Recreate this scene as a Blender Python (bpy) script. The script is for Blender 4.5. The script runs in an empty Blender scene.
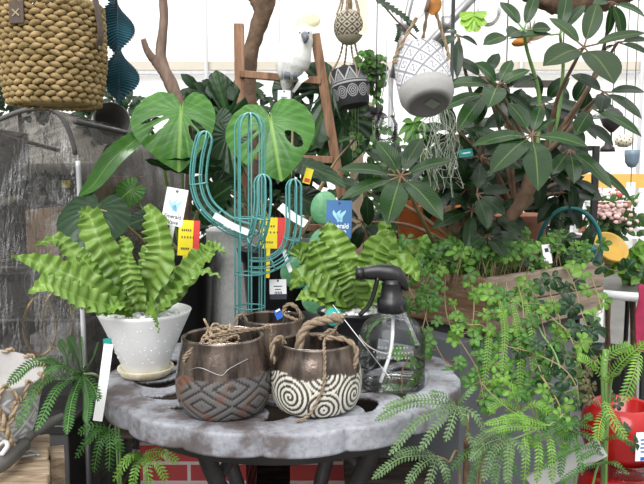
import bpy, math, random
from mathutils import Vector, Matrix, noise
R = random.Random(7)
PI = math.pi
sc = bpy.context.scene
COL = sc.collection
F = 690.0
PITCH = math.radians(5.5)
CAM = Vector((0, 0, 1.05))
CP, SP = math.cos(PITCH), math.sin(PITCH)
V = Vector

def ray(px, py):
    a = (px - 322) / F; b = (242 - py) / F
    return V((a, CP + b * SP, -SP + b * CP))
def P(px, py, Y):            # point of the place seen at that pixel, Y metres into the shop
    d = ray(px, py); return CAM + d * (Y / d.y)
def G(px, py, z):            # point on a level surface of height z
    d = ray(px, py); return CAM + d * ((z - CAM.z) / d.z)
def m(n, Y): return n * Y / F

# ------------------------------------------------------------------ materials
MATS = {}
def nt(name):
    M = bpy.data.materials.new(name); M.use_nodes = True
    t = M.node_tree
    for n in list(t.nodes): t.nodes.remove(n)
    out = t.nodes.new('ShaderNodeOutputMaterial')
    MATS[name] = M
    return M, t, out
def N(t, kind, **kw):
    n = t.nodes.new('ShaderNode' + kind)
    for k, v in kw.items():
        if hasattr(n, k): setattr(n, k, v)
        else: n.inputs[k.replace('_', ' ')].default_value = v
    return n
def rgb(c): return (c[0], c[1], c[2], 1)
def mixc(t, fac, a, b, mode='MIX'):
    n = t.nodes.new('ShaderNodeMix'); n.data_type = 'RGBA'; n.blend_type = mode
    for s, val in ((0, fac), (6, a), (7, b)):
        if hasattr(val, 'is_output') or isinstance(val, bpy.types.NodeSocket): t.links.new(val, n.inputs[s])
        elif s == 0: n.inputs[0].default_value = val
        else: n.inputs[s].default_value = rgb(val)
    return n.outputs[2]
def ramp(t, src, stops):
    n = t.nodes.new('ShaderNodeValToRGB'); e = n.color_ramp.elements
    while len(e) < len(stops): e.new(0.5)
    for i, (p, c) in enumerate(stops):
        e[i].position = p; e[i].color = rgb(c) if len(c) == 3 else c
    t.links.new(src, n.inputs[0]); return n.outputs[0]
def mth(t, op, a, b=0.0, c=None):
    n = t.nodes.new('ShaderNodeMath'); n.operation = op
    for i, val in enumerate((a, b) if c is None else (a, b, c)):
        if isinstance(val, bpy.types.NodeSocket): t.links.new(val, n.inputs[i])
        else: n.inputs[i].default_value = val
    return n.outputs[0]
def coords(t, kind='Object', scale=(1, 1, 1)):
    c = t.nodes.new('ShaderNodeTexCoord'); mp = t.nodes.new('ShaderNodeMapping')
    mp.inputs['Scale'].default_value = scale
    t.links.new(c.outputs[kind], mp.inputs[0]); return mp.outputs[0]
def noise_tex(t, vec, scale, detail=4, rough=0.55):
    n = N(t, 'TexNoise'); n.inputs['Scale'].default_value = scale
    n.inputs['Detail'].default_value = detail; n.inputs['Roughness'].default_value = rough
    t.links.new(vec, n.inputs['Vector']); return n.outputs[0]
def bump(t, h, strength=0.4, dist=0.002):
    b = N(t, 'Bump'); b.inputs['Strength'].default_value = strength; b.inputs['Distance'].default_value = dist
    t.links.new(h, b.inputs['Height']); return b.outputs[0]
def principled(t, out, col=None, rough=0.5, metal=0.0, spec=0.5, normal=None):
    p = N(t, 'BsdfPrincipled')
    for key, val in (('Base Color', col), ('Roughness', rough), ('Metallic', metal), ('Specular IOR Level', spec)):
        if isinstance(val, bpy.types.NodeSocket): t.links.new(val, p.inputs[key])
        elif key == 'Base Color': p.inputs[key].default_value = rgb(val)
        else: p.inputs[key].default_value = val
    if normal is not None: t.links.new(normal, p.inputs['Normal'])
    if out is not None: t.links.new(p.outputs[0], out.inputs[0])
    return p

def mat(name, c, rough=0.5, metal=0.0, c2=None, scale=8, b=0.0, bscale=60, spec=0.5, stretch=(1, 1, 1)):
    M, t, out = nt(name)
    vec = coords(t, 'Object', stretch)
    c2 = c2 or tuple(x * 0.75 for x in c)
    col = mixc(t, ramp(t, noise_tex(t, vec, scale), [(0.35, (0, 0, 0)), (0.65, (1, 1, 1))]), c, c2)
    nrm = bump(t, noise_tex(t, vec, bscale, 6), b, 0.003) if b else None
    principled(t, out, col, rough, metal, spec, nrm); return M

def leafmat(name, dark, light, mid, rough=0.35, trans=0.25, veins=14, vs=0.25, midw=0.035, spec=0.4, bs=0.25, isle=0.5):
    M, t, out = nt(name)
    uv = N(t, 'TexCoord').outputs['UV']
    s = N(t, 'SeparateXYZ'); t.links.new(uv, s.inputs[0])
    u = mth(t, 'ABSOLUTE', mth(t, 'SUBTRACT', s.outputs[0], 0.5))
    vein = mth(t, 'PINGPONG', mth(t, 'SUBTRACT', mth(t, 'MULTIPLY', s.outputs[1], veins), mth(t, 'MULTIPLY', u, veins * 0.6)), 0.5)
    vline = ramp(t, vein, [(0.0, (1, 1, 1)), (0.16, (0, 0, 0))])
    obj = coords(t)
    nz = ramp(t, noise_tex(t, obj, 25, 3), [(0.3, (0, 0, 0)), (0.7, (1, 1, 1))])
    col = mixc(t, nz, dark, light)
    col = mixc(t, mth(t, 'MULTIPLY', vline, vs), col, mid)
    ml = ramp(t, u, [(midw * 0.5, (1, 1, 1)), (midw * 1.4, (0, 0, 0))])
    col = mixc(t, ml, col, mid)
    rnd = N(t, 'ObjectInfo').outputs['Random']
    hv = N(t, 'HueSaturation'); t.links.new(col, hv.inputs['Color'])
    isl = N(t, 'NewGeometry').outputs['Random Per Island']
    t.links.new(mth(t, 'MULTIPLY', mth(t, 'ADD', mth(t, 'MULTIPLY', rnd, 0.3), 0.85), mth(t, 'ADD', mth(t, 'MULTIPLY', isl, isle), 1 - isle * 0.55)), hv.inputs['Value'])
    col = hv.outputs[0]
    p = principled(t, None, col, rough, 0, spec, bump(t, vein, bs, 0.002))
    tr = N(t, 'BsdfTranslucent'); t.links.new(mixc(t, 0.35, col, light), tr.inputs[0])
    ms = N(t, 'MixShader'); ms.inputs[0].default_value = trans
    t.links.new(p.outputs[0], ms.inputs[1]); t.links.new(tr.outputs[0], ms.inputs[2])
    t.links.new(ms.outputs[0], out.inputs[0]); return M

def dusty(name):
    M, t, out = nt(name); vec = coords(t, 'Object', (1, 1, 0.6))
    cr = noise_tex(t, vec, 22, 8, 0.7); nrm = bump(t, cr, 1.0, 0.08)
    p = principled(t, None, mixc(t, noise_tex(t, vec, 9, 4), (0.10, 0.092, 0.08), (0.20, 0.187, 0.167)), 0.15, 0, 0.6, nrm)
    tp = N(t, 'BsdfTransparent'); tp.inputs[0].default_value = (0.62, 0.6, 0.57, 1)
    ms = N(t, 'MixShader'); t.links.new(ramp(t, cr, [(0.35, (0.25, 0.25, 0.25)), (0.65, (0.75, 0.75, 0.75))]), ms.inputs[0])
    t.links.new(tp.outputs[0], ms.inputs[1]); t.links.new(p.outputs[0], ms.inputs[2]); t.links.new(ms.outputs[0], out.inputs[0])
def vcolmat(name, rough=0.5, rough2=None, metal2=0.0, streak=0.0, b=0.15):
    """colour laid into the surface pattern; alpha 1 = glazed zone"""
    M, t, out = nt(name)
    a = N(t, 'Attribute'); a.attribute_name = 'Col'
    vec = coords(t, 'Object', (60, 60, 5))
    nz = noise_tex(t, vec, 1.0, 5)
    col = mixc(t, mth(t, 'MULTIPLY', a.outputs['Alpha'], streak), a.outputs['Color'],
               mixc(t, ramp(t, nz, [(0.38, (0, 0, 0)), (0.62, (1, 1, 1))]), (0.035, 0.025, 0.021), (0.24, 0.185, 0.15)))
    fine = noise_tex(t, coords(t), 220, 4)
    col = mixc(t, mth(t, 'MULTIPLY', fine, 0.35), col, mixc(t, 1.0, col, (0.55, 0.55, 0.55), 'MULTIPLY'))
    ro = mth(t, 'MULTIPLY_ADD', a.outputs['Alpha'], ((rough2 if rough2 is not None else rough) - rough), rough)
    me = mth(t, 'MULTIPLY', a.outputs['Alpha'], metal2)
    principled(t, out, col, ro, me, 0.5, bump(t, fine, b, 0.0015)); return M

def woodmat(name, c1, c2, stretch=(3, 30, 30), rough=0.75, b=0.35):
    M, t, out = nt(name)
    vec = coords(t, 'Object', stretch)
    n1 = noise_tex(t, vec, 1.6, 8, 0.65)
    col = ramp(t, n1, [(0.28, tuple(x * 0.5 for x in c1)), (0.45, c1), (0.62, c2), (0.8, tuple(min(1, x * 1.15) for x in c2))])
    principled(t, out, col, rough, 0, 0.3, bump(t, n1, b, 0.003)); return M

def build_mats():
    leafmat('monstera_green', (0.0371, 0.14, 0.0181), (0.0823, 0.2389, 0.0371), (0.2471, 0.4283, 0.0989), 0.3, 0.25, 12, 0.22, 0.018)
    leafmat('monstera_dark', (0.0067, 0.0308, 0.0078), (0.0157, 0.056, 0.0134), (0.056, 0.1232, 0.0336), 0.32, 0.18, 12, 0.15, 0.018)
    leafmat('wavy_fern_green', (0.11, 0.225, 0.028), (0.245, 0.39, 0.082), (0.24, 0.37, 0.085), 0.30, 0.15, 5, 0.03, 0.03)
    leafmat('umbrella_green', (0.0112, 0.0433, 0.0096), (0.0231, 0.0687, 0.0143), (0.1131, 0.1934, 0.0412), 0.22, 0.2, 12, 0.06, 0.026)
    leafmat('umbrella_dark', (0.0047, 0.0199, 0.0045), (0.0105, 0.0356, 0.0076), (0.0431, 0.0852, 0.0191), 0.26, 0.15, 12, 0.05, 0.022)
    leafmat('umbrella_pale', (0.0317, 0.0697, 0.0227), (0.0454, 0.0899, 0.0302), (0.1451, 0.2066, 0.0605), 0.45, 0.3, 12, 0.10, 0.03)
    leafmat('lime_green', (0.225, 0.432, 0.036), (0.324, 0.558, 0.072), (0.45, 0.63, 0.18), 0.4, 0.2, 6, 0.1)
    leafmat('vine_green', (0.0282, 0.1183, 0.0141), (0.0846, 0.2254, 0.0282), (0.1578, 0.2817, 0.0676), 0.4, 0.2, 5, 0.15, 0.04)
    leafmat('vine_bright', (0.0857, 0.2448, 0.0184), (0.1714, 0.3427, 0.0428), (0.2448, 0.3794, 0.1102), 0.4, 0.2, 5, 0.15, 0.04)
    leafmat('vine_dark', (0.009, 0.036, 0.0132), (0.021, 0.072, 0.024), (0.072, 0.15, 0.054), 0.35, 0.2, 5, 0.15, 0.04)
    leafmat('vine_red', (0.09, 0.07, 0.03), (0.13, 0.15, 0.05), (0.3, 0.3, 0.12), 0.4, 0.3, 5, 0.15, 0.04)
    leafmat('feather_green', (0.0217, 0.1084, 0.0181), (0.0506, 0.1878, 0.0289), (0.1445, 0.289, 0.0723), 0.45, 0.3, 2, 0.0)
    leafmat('feather_grey', (0.0688, 0.1454, 0.0536), (0.13, 0.2295, 0.0842), (0.2295, 0.3213, 0.153), 0.5, 0.3, 2, 0.0)
    leafmat('feather_bright', (0.0829, 0.2422, 0.0191), (0.153, 0.3315, 0.0319), (0.255, 0.3825, 0.0956), 0.45, 0.2, 2, 0.0)
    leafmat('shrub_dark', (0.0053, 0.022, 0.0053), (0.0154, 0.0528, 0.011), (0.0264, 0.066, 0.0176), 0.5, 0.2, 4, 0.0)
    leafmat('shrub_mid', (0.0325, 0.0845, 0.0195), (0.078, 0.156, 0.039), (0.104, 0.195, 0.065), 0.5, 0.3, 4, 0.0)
    mat('stem_brown', (0.13, 0.075, 0.04), 0.7, 0, (0.20, 0.13, 0.08), 60, 0.3)
    mat('stem_green', (0.12, 0.25, 0.06), 0.5, 0, (0.2, 0.32, 0.1), 40)
    mat('stem_tan', (0.32, 0.22, 0.12), 0.6, 0, (0.22, 0.22, 0.08), 40)
    mat('stem_red', (0.20, 0.10, 0.06), 0.6, 0, (0.2, 0.2, 0.08), 40)
    mat('bark', (0.20, 0.13, 0.085), 0.85, 0, (0.09, 0.06, 0.04), 30, 0.8, 90, 0.2)
    mat('driftwood', (0.27, 0.19, 0.145), 0.8, 0, (0.16, 0.11, 0.085), 20, 0.5, 60, 0.2, (4, 4, 1))
    woodmat('ladder_wood', (0.24, 0.13, 0.075), (0.36, 0.21, 0.13), (40, 40, 6))
    woodmat('planter_wood', (0.20, 0.115, 0.07), (0.36, 0.26, 0.18), (5, 5, 45))
    woodmat('planter_wood_worn', (0.27, 0.21, 0.155), (0.42, 0.34, 0.26), (5, 5, 45))
    woodmat('crate_wood', (0.25, 0.18, 0.115), (0.44, 0.34, 0.235), (8, 60, 60))
    woodmat('bench_wood', (0.03, 0.022, 0.018), (0.07, 0.052, 0.04), (4, 40, 40))
    woodmat('post_wood', (0.35, 0.27, 0.18), (0.48, 0.38, 0.27), (40, 40, 6))
    mat('jute', (0.34, 0.26, 0.185), 0.9, 0, (0.21, 0.155, 0.105), 200, 0.6, 400, 0.1)
    mat('jute_light', (0.46, 0.355, 0.24), 0.9, 0, (0.31, 0.235, 0.155), 200, 0.6, 400, 0.1)
    mat('seagrass', (0.45, 0.325, 0.16), 0.8, 0, (0.23, 0.165, 0.07), 45, 0.6, 300, 0.15)
    mat('leather', (0.115, 0.08, 0.06), 0.6, 0, (0.08, 0.055, 0.04), 40, 0.3)
    mat('teal_paper', (0.006, 0.085, 0.12), 0.6, 0, (0.004, 0.06, 0.09), 40, 0.2, 200)
    mat('white_ceramic', (0.93, 0.93, 0.93), 0.35, 0, (0.90, 0.90, 0.90), 15, 0.06, 40)
    mat('cream_ceramic', (0.78, 0.75, 0.62), 0.4, 0, (0.58, 0.50, 0.30), 70)
    mat('white_pebble', (0.93, 0.93, 0.92), 0.7, 0, (0.86, 0.86, 0.85), 60, 0.4)
    mat('black_plastic', (0.010, 0.010, 0.011), 0.35, 0, (0.014, 0.014, 0.015), 30)
    mat('pale_concrete', (0.88, 0.88, 0.86), 0.85, 0, (0.74, 0.74, 0.72), 90, 0.4, 160)
    mat('grey_concrete', (0.42, 0.41, 0.40), 0.8, 0, (0.34, 0.33, 0.32), 30, 0.3, 100)
    mat('slate_paint', (0.175, 0.185, 0.205), 0.7, 0, (0.14, 0.15, 0.165), 6, 0.15)
    mat('soil', (0.04, 0.028, 0.02), 0.95, 0, (0.02, 0.015, 0.01), 60, 0.9, 80, 0.1)
    mat('teal_wire', (0.115, 0.36, 0.34), 0.4, 0, (0.09, 0.30, 0.29), 50)
    mat('white_paper', (0.92, 0.92, 0.92), 0.6, 0, (0.90, 0.90, 0.90), 20)
    mat('ink', (0.03, 0.035, 0.06), 0.6, 0, (0.03, 0.03, 0.05), 20)
    mat('white_ink', (0.85, 0.88, 0.9), 0.6, 0, (0.85, 0.88, 0.9), 20)
    mat('pale_blue_ink', (0.35, 0.65, 0.78), 0.6, 0, (0.3, 0.6, 0.75), 20)
    mat('blue_card', (0.05, 0.16, 0.37), 0.5, 0, (0.045, 0.145, 0.34), 20)
    mat('royal_blue', (0.02, 0.12, 0.5), 0.5, 0, (0.02, 0.11, 0.45), 20)
    mat('yellow_card', (0.88, 0.72, 0.02), 0.5, 0, (0.84, 0.68, 0.02), 20)
    mat('red_card', (0.72, 0.055, 0.045), 0.5, 0, (0.68, 0.05, 0.04), 20)
    mat('teal_card', (0.02, 0.32, 0.28), 0.45, 0, (0.02, 0.28, 0.25), 20)
    mat('pad_green', (0.10, 0.30, 0.14), 0.45, 0, (0.17, 0.40, 0.21), 60, 0.15, 200)
    mat('galvanised', (0.42, 0.42, 0.42), 0.4, 0.8, (0.34, 0.34, 0.34), 20)
    mat('dull_metal', (0.17, 0.165, 0.155), 0.45, 0.4, (0.12, 0.115, 0.105), 15)
    mat('silver_trim', (0.72, 0.72, 0.74), 0.3, 0.35, (0.6, 0.6, 0.62), 40)
    mat('white_plastic', (0.80, 0.80, 0.80), 0.35, 0, (0.76, 0.76, 0.76), 10)
    mat('grey_piping', (0.10, 0.096, 0.092), 0.5, 0, (0.075, 0.072, 0.07), 30)
    mat('taupe_fabric', (0.235, 0.22, 0.20), 0.8, 0, (0.17, 0.16, 0.145), 6, 0.3, 20)
    mat('black_metal', (0.022, 0.022, 0.023), 0.45, 0.3, (0.03, 0.03, 0.03), 20)
    mat('iron', (0.035, 0.032, 0.034), 0.5, 0.4, (0.055, 0.05, 0.05), 30, 0.3)
    mat('cardboard', (0.33, 0.235, 0.165), 0.85, 0, (0.29, 0.205, 0.14), 10)
    mat('dark_box', (0.035, 0.034, 0.036), 0.5, 0, (0.06, 0.055, 0.055), 15)
    mat('grey_box', (0.34, 0.345, 0.36), 0.6, 0, (0.29, 0.295, 0.31), 10)
    mat('cream_cloth', (0.55, 0.53, 0.45), 0.8, 0, (0.45, 0.43, 0.35), 15)
    mat('brass', (0.55, 0.38, 0.13), 0.35, 0.8, (0.45, 0.3, 0.1), 30)
    mat('feather_white', (0.92, 0.92, 0.89), 0.85, 0, (0.83, 0.83, 0.79), 60, 0.5, 120, 0.1, (3, 3, 1))
    mat('feather_cream', (0.84, 0.81, 0.60), 0.85, 0, (0.78, 0.73, 0.48), 60, 0.3, 120, 0.1)
    mat('feather_shade', (0.42, 0.42, 0.43), 0.85, 0, (0.32, 0.32, 0.33), 60, 0.3, 120, 0.1)
    mat('beak_grey', (0.16, 0.18, 0.21), 0.4, 0, (0.12, 0.13, 0.16), 60)
    mat('red_glaze', (0.42, 0.012, 0.012), 0.18, 0, (0.36, 0.011, 0.011), 10)
    mat('pink_cloth', (0.36, 0.02, 0.07), 0.8, 0, (0.28, 0.015, 0.055), 20)
    mat('yellow_pot', (0.58, 0.36, 0.06), 0.5, 0, (0.50, 0.30, 0.04), 10)
    mat('teal_plastic', (0.012, 0.16, 0.155), 0.35, 0, (0.012, 0.125, 0.12), 20)
    mat('orange', (0.55, 0.22, 0.03), 0.7, 0, (0.30, 0.11, 0.02), 60)
    mat('orange_pot', (0.58, 0.17, 0.035), 0.7, 0, (0.48, 0.13, 0.03), 20)
    mat('moss', (0.36, 0.40, 0.32), 0.9, 0, (0.26, 0.30, 0.22), 60)
    mat('air_leaf', (0.30, 0.32, 0.24), 0.8, 0, (0.34, 0.20, 0.12), 30)
    mat('sky_blue_glaze', (0.20, 0.27, 0.33), 0.35, 0, (0.16, 0.22, 0.28), 30)
    mat('pale_pink', (0.72, 0.42, 0.40), 0.7, 0, (0.75, 0.55, 0.5), 40)
    mat('flower_red', (0.6, 0.06, 0.08), 0.7, 0, (0.65, 0.15, 0.12), 40)
    mat('flower_white', (0.8, 0.78, 0.75), 0.7, 0, (0.8, 0.7, 0.7), 40)
    mat('terracotta', (0.38, 0.17, 0.10), 0.8, 0, (0.3, 0.13, 0.08), 20)
    mat('beige_paint', (0.66, 0.60, 0.50), 0.7, 0, (0.6, 0.55, 0.45), 3)
    mat('mustard', (0.70, 0.42, 0.10), 0.6, 0, (0.62, 0.36, 0.08), 4)
    mat('floor_concrete', (0.20, 0.195, 0.18), 0.75, 0, (0.155, 0.15, 0.14), 3, 0.2, 60)
    mat('shelf_brown', (0.08, 0.055, 0.042), 0.6, 0, (0.05, 0.035, 0.03), 20)
    # table: weathered cast iron with purple-brown wear patches
    M, t, out = nt('weathered_iron')
    vec = coords(t)
    big = noise_tex(t, vec, 9, 5, 0.6)
    fine = noise_tex(t, vec, 120, 6, 0.7)
    col = ramp(t, big, [(0.34, (0.085, 0.068, 0.066)), (0.43, (0.14, 0.123, 0.125)), (0.49, (0.29, 0.297, 0.325)), (0.64, (0.42, 0.437, 0.475))])
    col = mixc(t, ramp(t, fine, [(0.45, (0, 0, 0)), (0.75, (0.6, 0.6, 0.6))]), col, (0.13, 0.115, 0.11))
    principled(t, out, col, 0.62, 0.1, 0.35, bump(t, fine, 0.5, 0.002))
    # brick
    M, t, out = nt('red_brick')
    vec = coords(t, 'Object', (1, 1, 1))
    s = N(t, 'SeparateXYZ'); t.links.new(vec, s.inputs[0])
    cb = N(t, 'CombineXYZ'); t.links.new(mth(t, 'ADD', s.outputs[0], s.outputs[1]), cb.inputs[0]); t.links.new(s.outputs[2], cb.inputs[1])
    br = N(t, 'TexBrick'); t.links.new(cb.outputs[0], br.inputs[0])
    for k, v in (('Color1', (0.33, 0.045, 0.04, 1)), ('Color2', (0.24, 0.035, 0.035, 1)), ('Mortar', (0.40, 0.34, 0.33, 1)), ('Scale', 1.0), ('Mortar Size', 0.004), ('Brick Width', 0.1), ('Row Height', 0.045)):
        br.inputs[k].default_value = v
    principled(t, out, br.outputs[0], 0.8, 0, 0.3, bump(t, noise_tex(t, vec, 120), 0.5, 0.002))
    # tent cloth: thin white sheet that lets daylight through
    M, t, out = nt('tent_cloth')
    vec = coords(t)
    col = mixc(t, noise_tex(t, vec, 0.8, 3), (0.97, 0.965, 0.95), (0.92, 0.91, 0.89))
    d = N(t, 'BsdfDiffuse'); tr = N(t, 'BsdfTranslucent'); ms = N(t, 'MixShader'); ms.inputs[0].default_value = 0.5
    t.links.new(col, d.inputs[0]); t.links.new(col, tr.inputs[0])
    t.links.new(d.outputs[0], ms.inputs[1]); t.links.new(tr.outputs[0], ms.inputs[2]); t.links.new(ms.outputs[0], out.inputs[0])
    # crinkled clear vinyl
    M, t, out = nt('clear_vinyl')
    vec = coords(t, 'Object', (1, 1, 0.45))
    cr = noise_tex(t, vec, 26, 7, 0.62)
    cr2 = noise_tex(t, vec, 7, 3, 0.5)
    nrm = bump(t, mth(t, 'ADD', cr, cr2), 1.0, 0.09)
    gl = N(t, 'BsdfGlossy'); gl.inputs['Roughness'].default_value = 0.07; gl.inputs[0].default_value = (0.8, 0.8, 0.8, 1); t.links.new(nrm, gl.inputs['Normal'])
    tp = N(t, 'BsdfTransparent'); tp.inputs[0].default_value = (0.72, 0.71, 0.69, 1)
    df = N(t, 'BsdfDiffuse'); df.inputs[0].default_value = (0.75, 0.73, 0.70, 1)
    lw = N(t, 'LayerWeight'); lw.inputs[0].default_value = 0.065; t.links.new(nrm, lw.inputs['Normal'])
    m1 = N(t, 'MixShader'); m1.inputs[0].default_value = 0.03
    t.links.new(tp.outputs[0], m1.inputs[1]); t.links.new(df.outputs[0], m1.inputs[2])
    m2 = N(t, 'MixShader'); t.links.new(lw.outputs['Fresnel'], m2.inputs[0])
    t.links.new(m1.outputs[0], m2.inputs[1]); t.links.new(gl.outputs[0], m2.inputs[2]); t.links.new(m2.outputs[0], out.inputs[0])
    # clear bottle plastic (thin walls)
    M, t, out = nt('clear_plastic')
    gl = N(t, 'BsdfGlossy'); gl.inputs['Roughness'].default_value = 0.05
    tp = N(t, 'BsdfTransparent'); tp.inputs[0].default_value = (0.97, 0.98, 0.98, 1)
    lw = N(t, 'LayerWeight'); lw.inputs[0].default_value = 0.30
    ms = N(t, 'MixShader'); t.links.new(mth(t, 'MULTIPLY', lw.outputs['Fresnel'], 0.9), ms.inputs[0])
    t.links.new(tp.outputs[0], ms.inputs[1]); t.links.new(gl.outputs[0], ms.inputs[2]); t.links.new(ms.outputs[0], out.inputs[0])
    dusty('dusty_vinyl')
    vcolmat('chevron_glaze', 0.5, 0.17, 0.6, 0.85, 0.3)
    vcolmat('spiral_glaze', 0.5, 0.17, 0.6, 0.8, 0.25)
    vcolmat('printed_ceramic', 0.75, 0.75, 0.0, 0.0, 0.15)

# ------------------------------------------------------------------ mesh builder
def catmull(pts, n):
    pts = [V(p) for p in pts]
    if len(pts) == 2: return [pts[0].lerp(pts[1], i / n) for i in range(n + 1)]
    out = []; k = len(pts) - 1
    for i in range(n + 1):
        x = i / n * k; j = min(int(x), k - 1); f = x - j
        p1, p2 = pts[j], pts[j + 1]
        p0 = pts[j - 1] if j > 0 else p1 * 2 - p2
        p3 = pts[j + 2] if j + 2 <= k else p2 * 2 - p1
        out.append(0.5 * ((2 * p1) + (p2 - p0) * f + (2 * p0 - 5 * p1 + 4 * p2 - p3) * f * f + (3 * p1 - p0 - 3 * p2 + p3) * f ** 3))
    return out
def lerpl(l, t):
    x = t * (len(l) - 1); j = min(int(x), len(l) - 2); f = x - j
    return l[j] * (1 - f) + l[j + 1] * f
def basis(T, hint):
    T = T.normalized(); n = hint - T * hint.dot(T)
    if n.length < 1e-5: n = T.orthogonal()
    n.normalize(); return T, n, T.cross(n)
ORG = {}
class MB:
    def __init__(s): s.v = []; s.f = []; s.uv = []; s.c = []; s.sm = []; s.mi = []; s.hasc = False
    def add(s, verts, faces, uvs=None, cols=None, smooth=True, mi=0):
        o = len(s.v); s.v += [tuple(p) for p in verts]
        s.uv += uvs if uvs else [(0.5, 0.5)] * len(verts)
        if cols: s.hasc = True
        s.c += cols if cols else [(1, 1, 1, 1)] * len(verts)
        for f in faces: s.f.append(tuple(i + o for i in f)); s.sm.append(smooth); s.mi.append(mi)
    def grid(s, rows, uvs=None, cols=None, smooth=True, mi=0, keep=None):
        nr, nc = len(rows), len(rows[0])
        fs = [(i * nc + j, i * nc + j + 1, (i + 1) * nc + j + 1, (i + 1) * nc + j) for i in range(nr - 1) for j in range(nc - 1) if keep is None or keep(i, j)]
        s.add([p for r in rows for p in r], fs, [u for r in uvs for u in r] if uvs else None, [c for r in cols for c in r] if cols else None, smooth, mi)
    def tube(s, pts, r, n=8, closed=False, mi=0, cap=True, wob=0.0):
        pts = [V(p) for p in pts]; k = len(pts)
        rr = (lambda i: lerpl(r, i / max(1, k - 1))) if isinstance(r, (list, tuple)) else (lambda i: r)
        T0 = (pts[1] - pts[0]).normalized(); nrm = T0.orthogonal().normalized(); vs = []
        for i in range(k):
            if closed: T = pts[(i + 1) % k] - pts[i - 1]
            else: T = pts[min(i + 1, k - 1)] - pts[max(i - 1, 0)]
            T, nrm, bn = basis(T, nrm)
            q = rr(i)
            for j in range(n):
                a = 2 * PI * j / n
                w = q * (1 + wob * noise.noise(V((i * 0.37, j * 0.9, k))))
                vs.append(pts[i] + nrm * (math.cos(a) * w) + bn * (math.sin(a) * w))
        fs = []
        for i in range(k if closed else k - 1):
            for j in range(n):
                a, b = i * n + j, i * n + (j + 1) % n
                i2 = (i + 1) % k; c, d = i2 * n + (j + 1) % n, i2 * n + j
                fs.append((a, b, c, d))
        if cap and not closed: fs += [tuple(range(n))[::-1], tuple((k - 1) * n + j for j in range(n))]
        s.add(vs, fs, mi=mi)
    def rope(s, pts, r, turns=None, n=6, strands=2, mi=0, seg=None):
        L = sum((V(pts[i + 1]) - V(pts[i])).length for i in range(len(pts) - 1))
        turns = turns or max(2, L / (r * 7))
        k = seg or int(max(16, turns * 9)); c = catmull(pts, k)
        nrm = (c[1] - c[0]).orthogonal(); fr = []
        for i in range(k + 1):
            T, nrm, bn = basis(c[min(i + 1, k)] - c[max(i - 1, 0)], nrm); fr.append((nrm.copy(), bn.copy()))
        for q in range(strands):
            s.tube([c[i] + (fr[i][0] * math.cos(2 * PI * (turns * i / k + q / strands)) + fr[i][1] * math.sin(2 * PI * (turns * i / k + q / strands))) * r * 0.55 for i in range(k + 1)], r * 0.62, n, mi=mi)
    def lathe(s, prof, n=48, M=None, colfn=None, mi=0, disp=None):
        M = M or Matrix(); rows = []; cols = []; uvs = []
        for i, (r, z) in enumerate(prof):
            row = []; cr = []; ur = []
            for j in range(n + 1):
                a = 2 * PI * j / n; q = r + (disp(a, z, i) if disp else 0)
                row.append(M @ V((math.cos(a) * q, math.sin(a) * q, z))); ur.append((j / n, i / max(1, len(prof) - 1)))
                if colfn: cr.append(colfn(a, z, i))
            rows.append(row); cols.append(cr); uvs.append(ur)
        s.grid(rows, uvs, cols if colfn else None, mi=mi)
    def box(s, M, size, mi=0):
        x, y, z = (q / 2 for q in size)
        vs = [M @ V(p) for p in ((-x, -y, -z), (x, -y, -z), (x, y, -z), (-x, y, -z), (-x, -y, z), (x, -y, z), (x, y, z), (-x, y, z))]
        s.add(vs, [(0, 3, 2, 1), (4, 5, 6, 7), (0, 1, 5, 4), (1, 2, 6, 5), (2, 3, 7, 6), (3, 0, 4, 7)], smooth=False, mi=mi)
    def bar(s, a, b, w, d, hint=V((0, -1, 0)), mi=0):
        T, nn, bn = basis(V(b) - V(a), hint)
        M = Matrix((bn, nn, T)).transposed().to_4x4(); M.translation = (V(a) + V(b)) / 2
        s.box(M, (w, d, (V(b) - V(a)).length), mi)
    def ell(s, c, rad, M3=None, n=12, mi=0, lump=0.0, seed=0):
        M3 = M3 or Matrix.Identity(3); rows = []
        for i in range(n // 2 + 1):
            a = PI * i / (n // 2); row = []
            for j in range(n + 1):
                b = 2 * PI * (j % n) / n
                p = V((math.sin(a) * math.cos(b), math.sin(a) * math.sin(b), math.cos(a)))
                q = 1 + (lump * noise.noise(p * 1.3 + V((seed, seed * 0.7, 0))) if lump else 0)
                row.append(V(c) + M3 @ V((p.x * rad[0] * q, p.y * rad[1] * q, p.z * rad[2] * q)))
            rows.append(row)
        s.grid(rows, mi=mi)
    def ribbon(s, pts, w, normal, nv=8, nu=4, fold=0.15, ruf=0.0, freq=8, wid=None, ph=0.0, mi=0, twist=0.0, rpow=1.5):
        c = catmull(pts, nv); rows = []; uvs = []; nn = V(normal)
        for i in range(nv + 1):
            t = i / nv
            T, nn, bn = basis(c[min(i + 1, nv)] - c[max(i - 1, 0)], nn)
            if twist:
                a = twist * t; n2 = nn * math.cos(a) + bn * math.sin(a); b2 = T.cross(n2)
            else: n2, b2 = nn, bn
            q = w * (wid(t) if wid else max(0.02, math.sin(PI * t ** 0.85) ** 0.8))
            row = []; ur = []
            for j in range(nu + 1):
                u = -1 + 2 * j / nu; au = abs(u)
                h = fold * q * au + (ruf * au ** rpow * math.sin(2 * PI * freq * t + ph + (0.9 if u > 0 else 0) + 2.2 * noise.noise(V((t * 5, ph, u * 0.8)))) * (1 + 0.6 * noise.noise(V((t * 7, ph + 9, u)))) if ruf else 0)
                row.append(c[i] + b2 * (q * u) + n2 * h); ur.append((u * 0.5 + 0.5, t))
            rows.append(row); uvs.append(ur)
        s.grid(rows, uvs, mi=mi)
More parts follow.
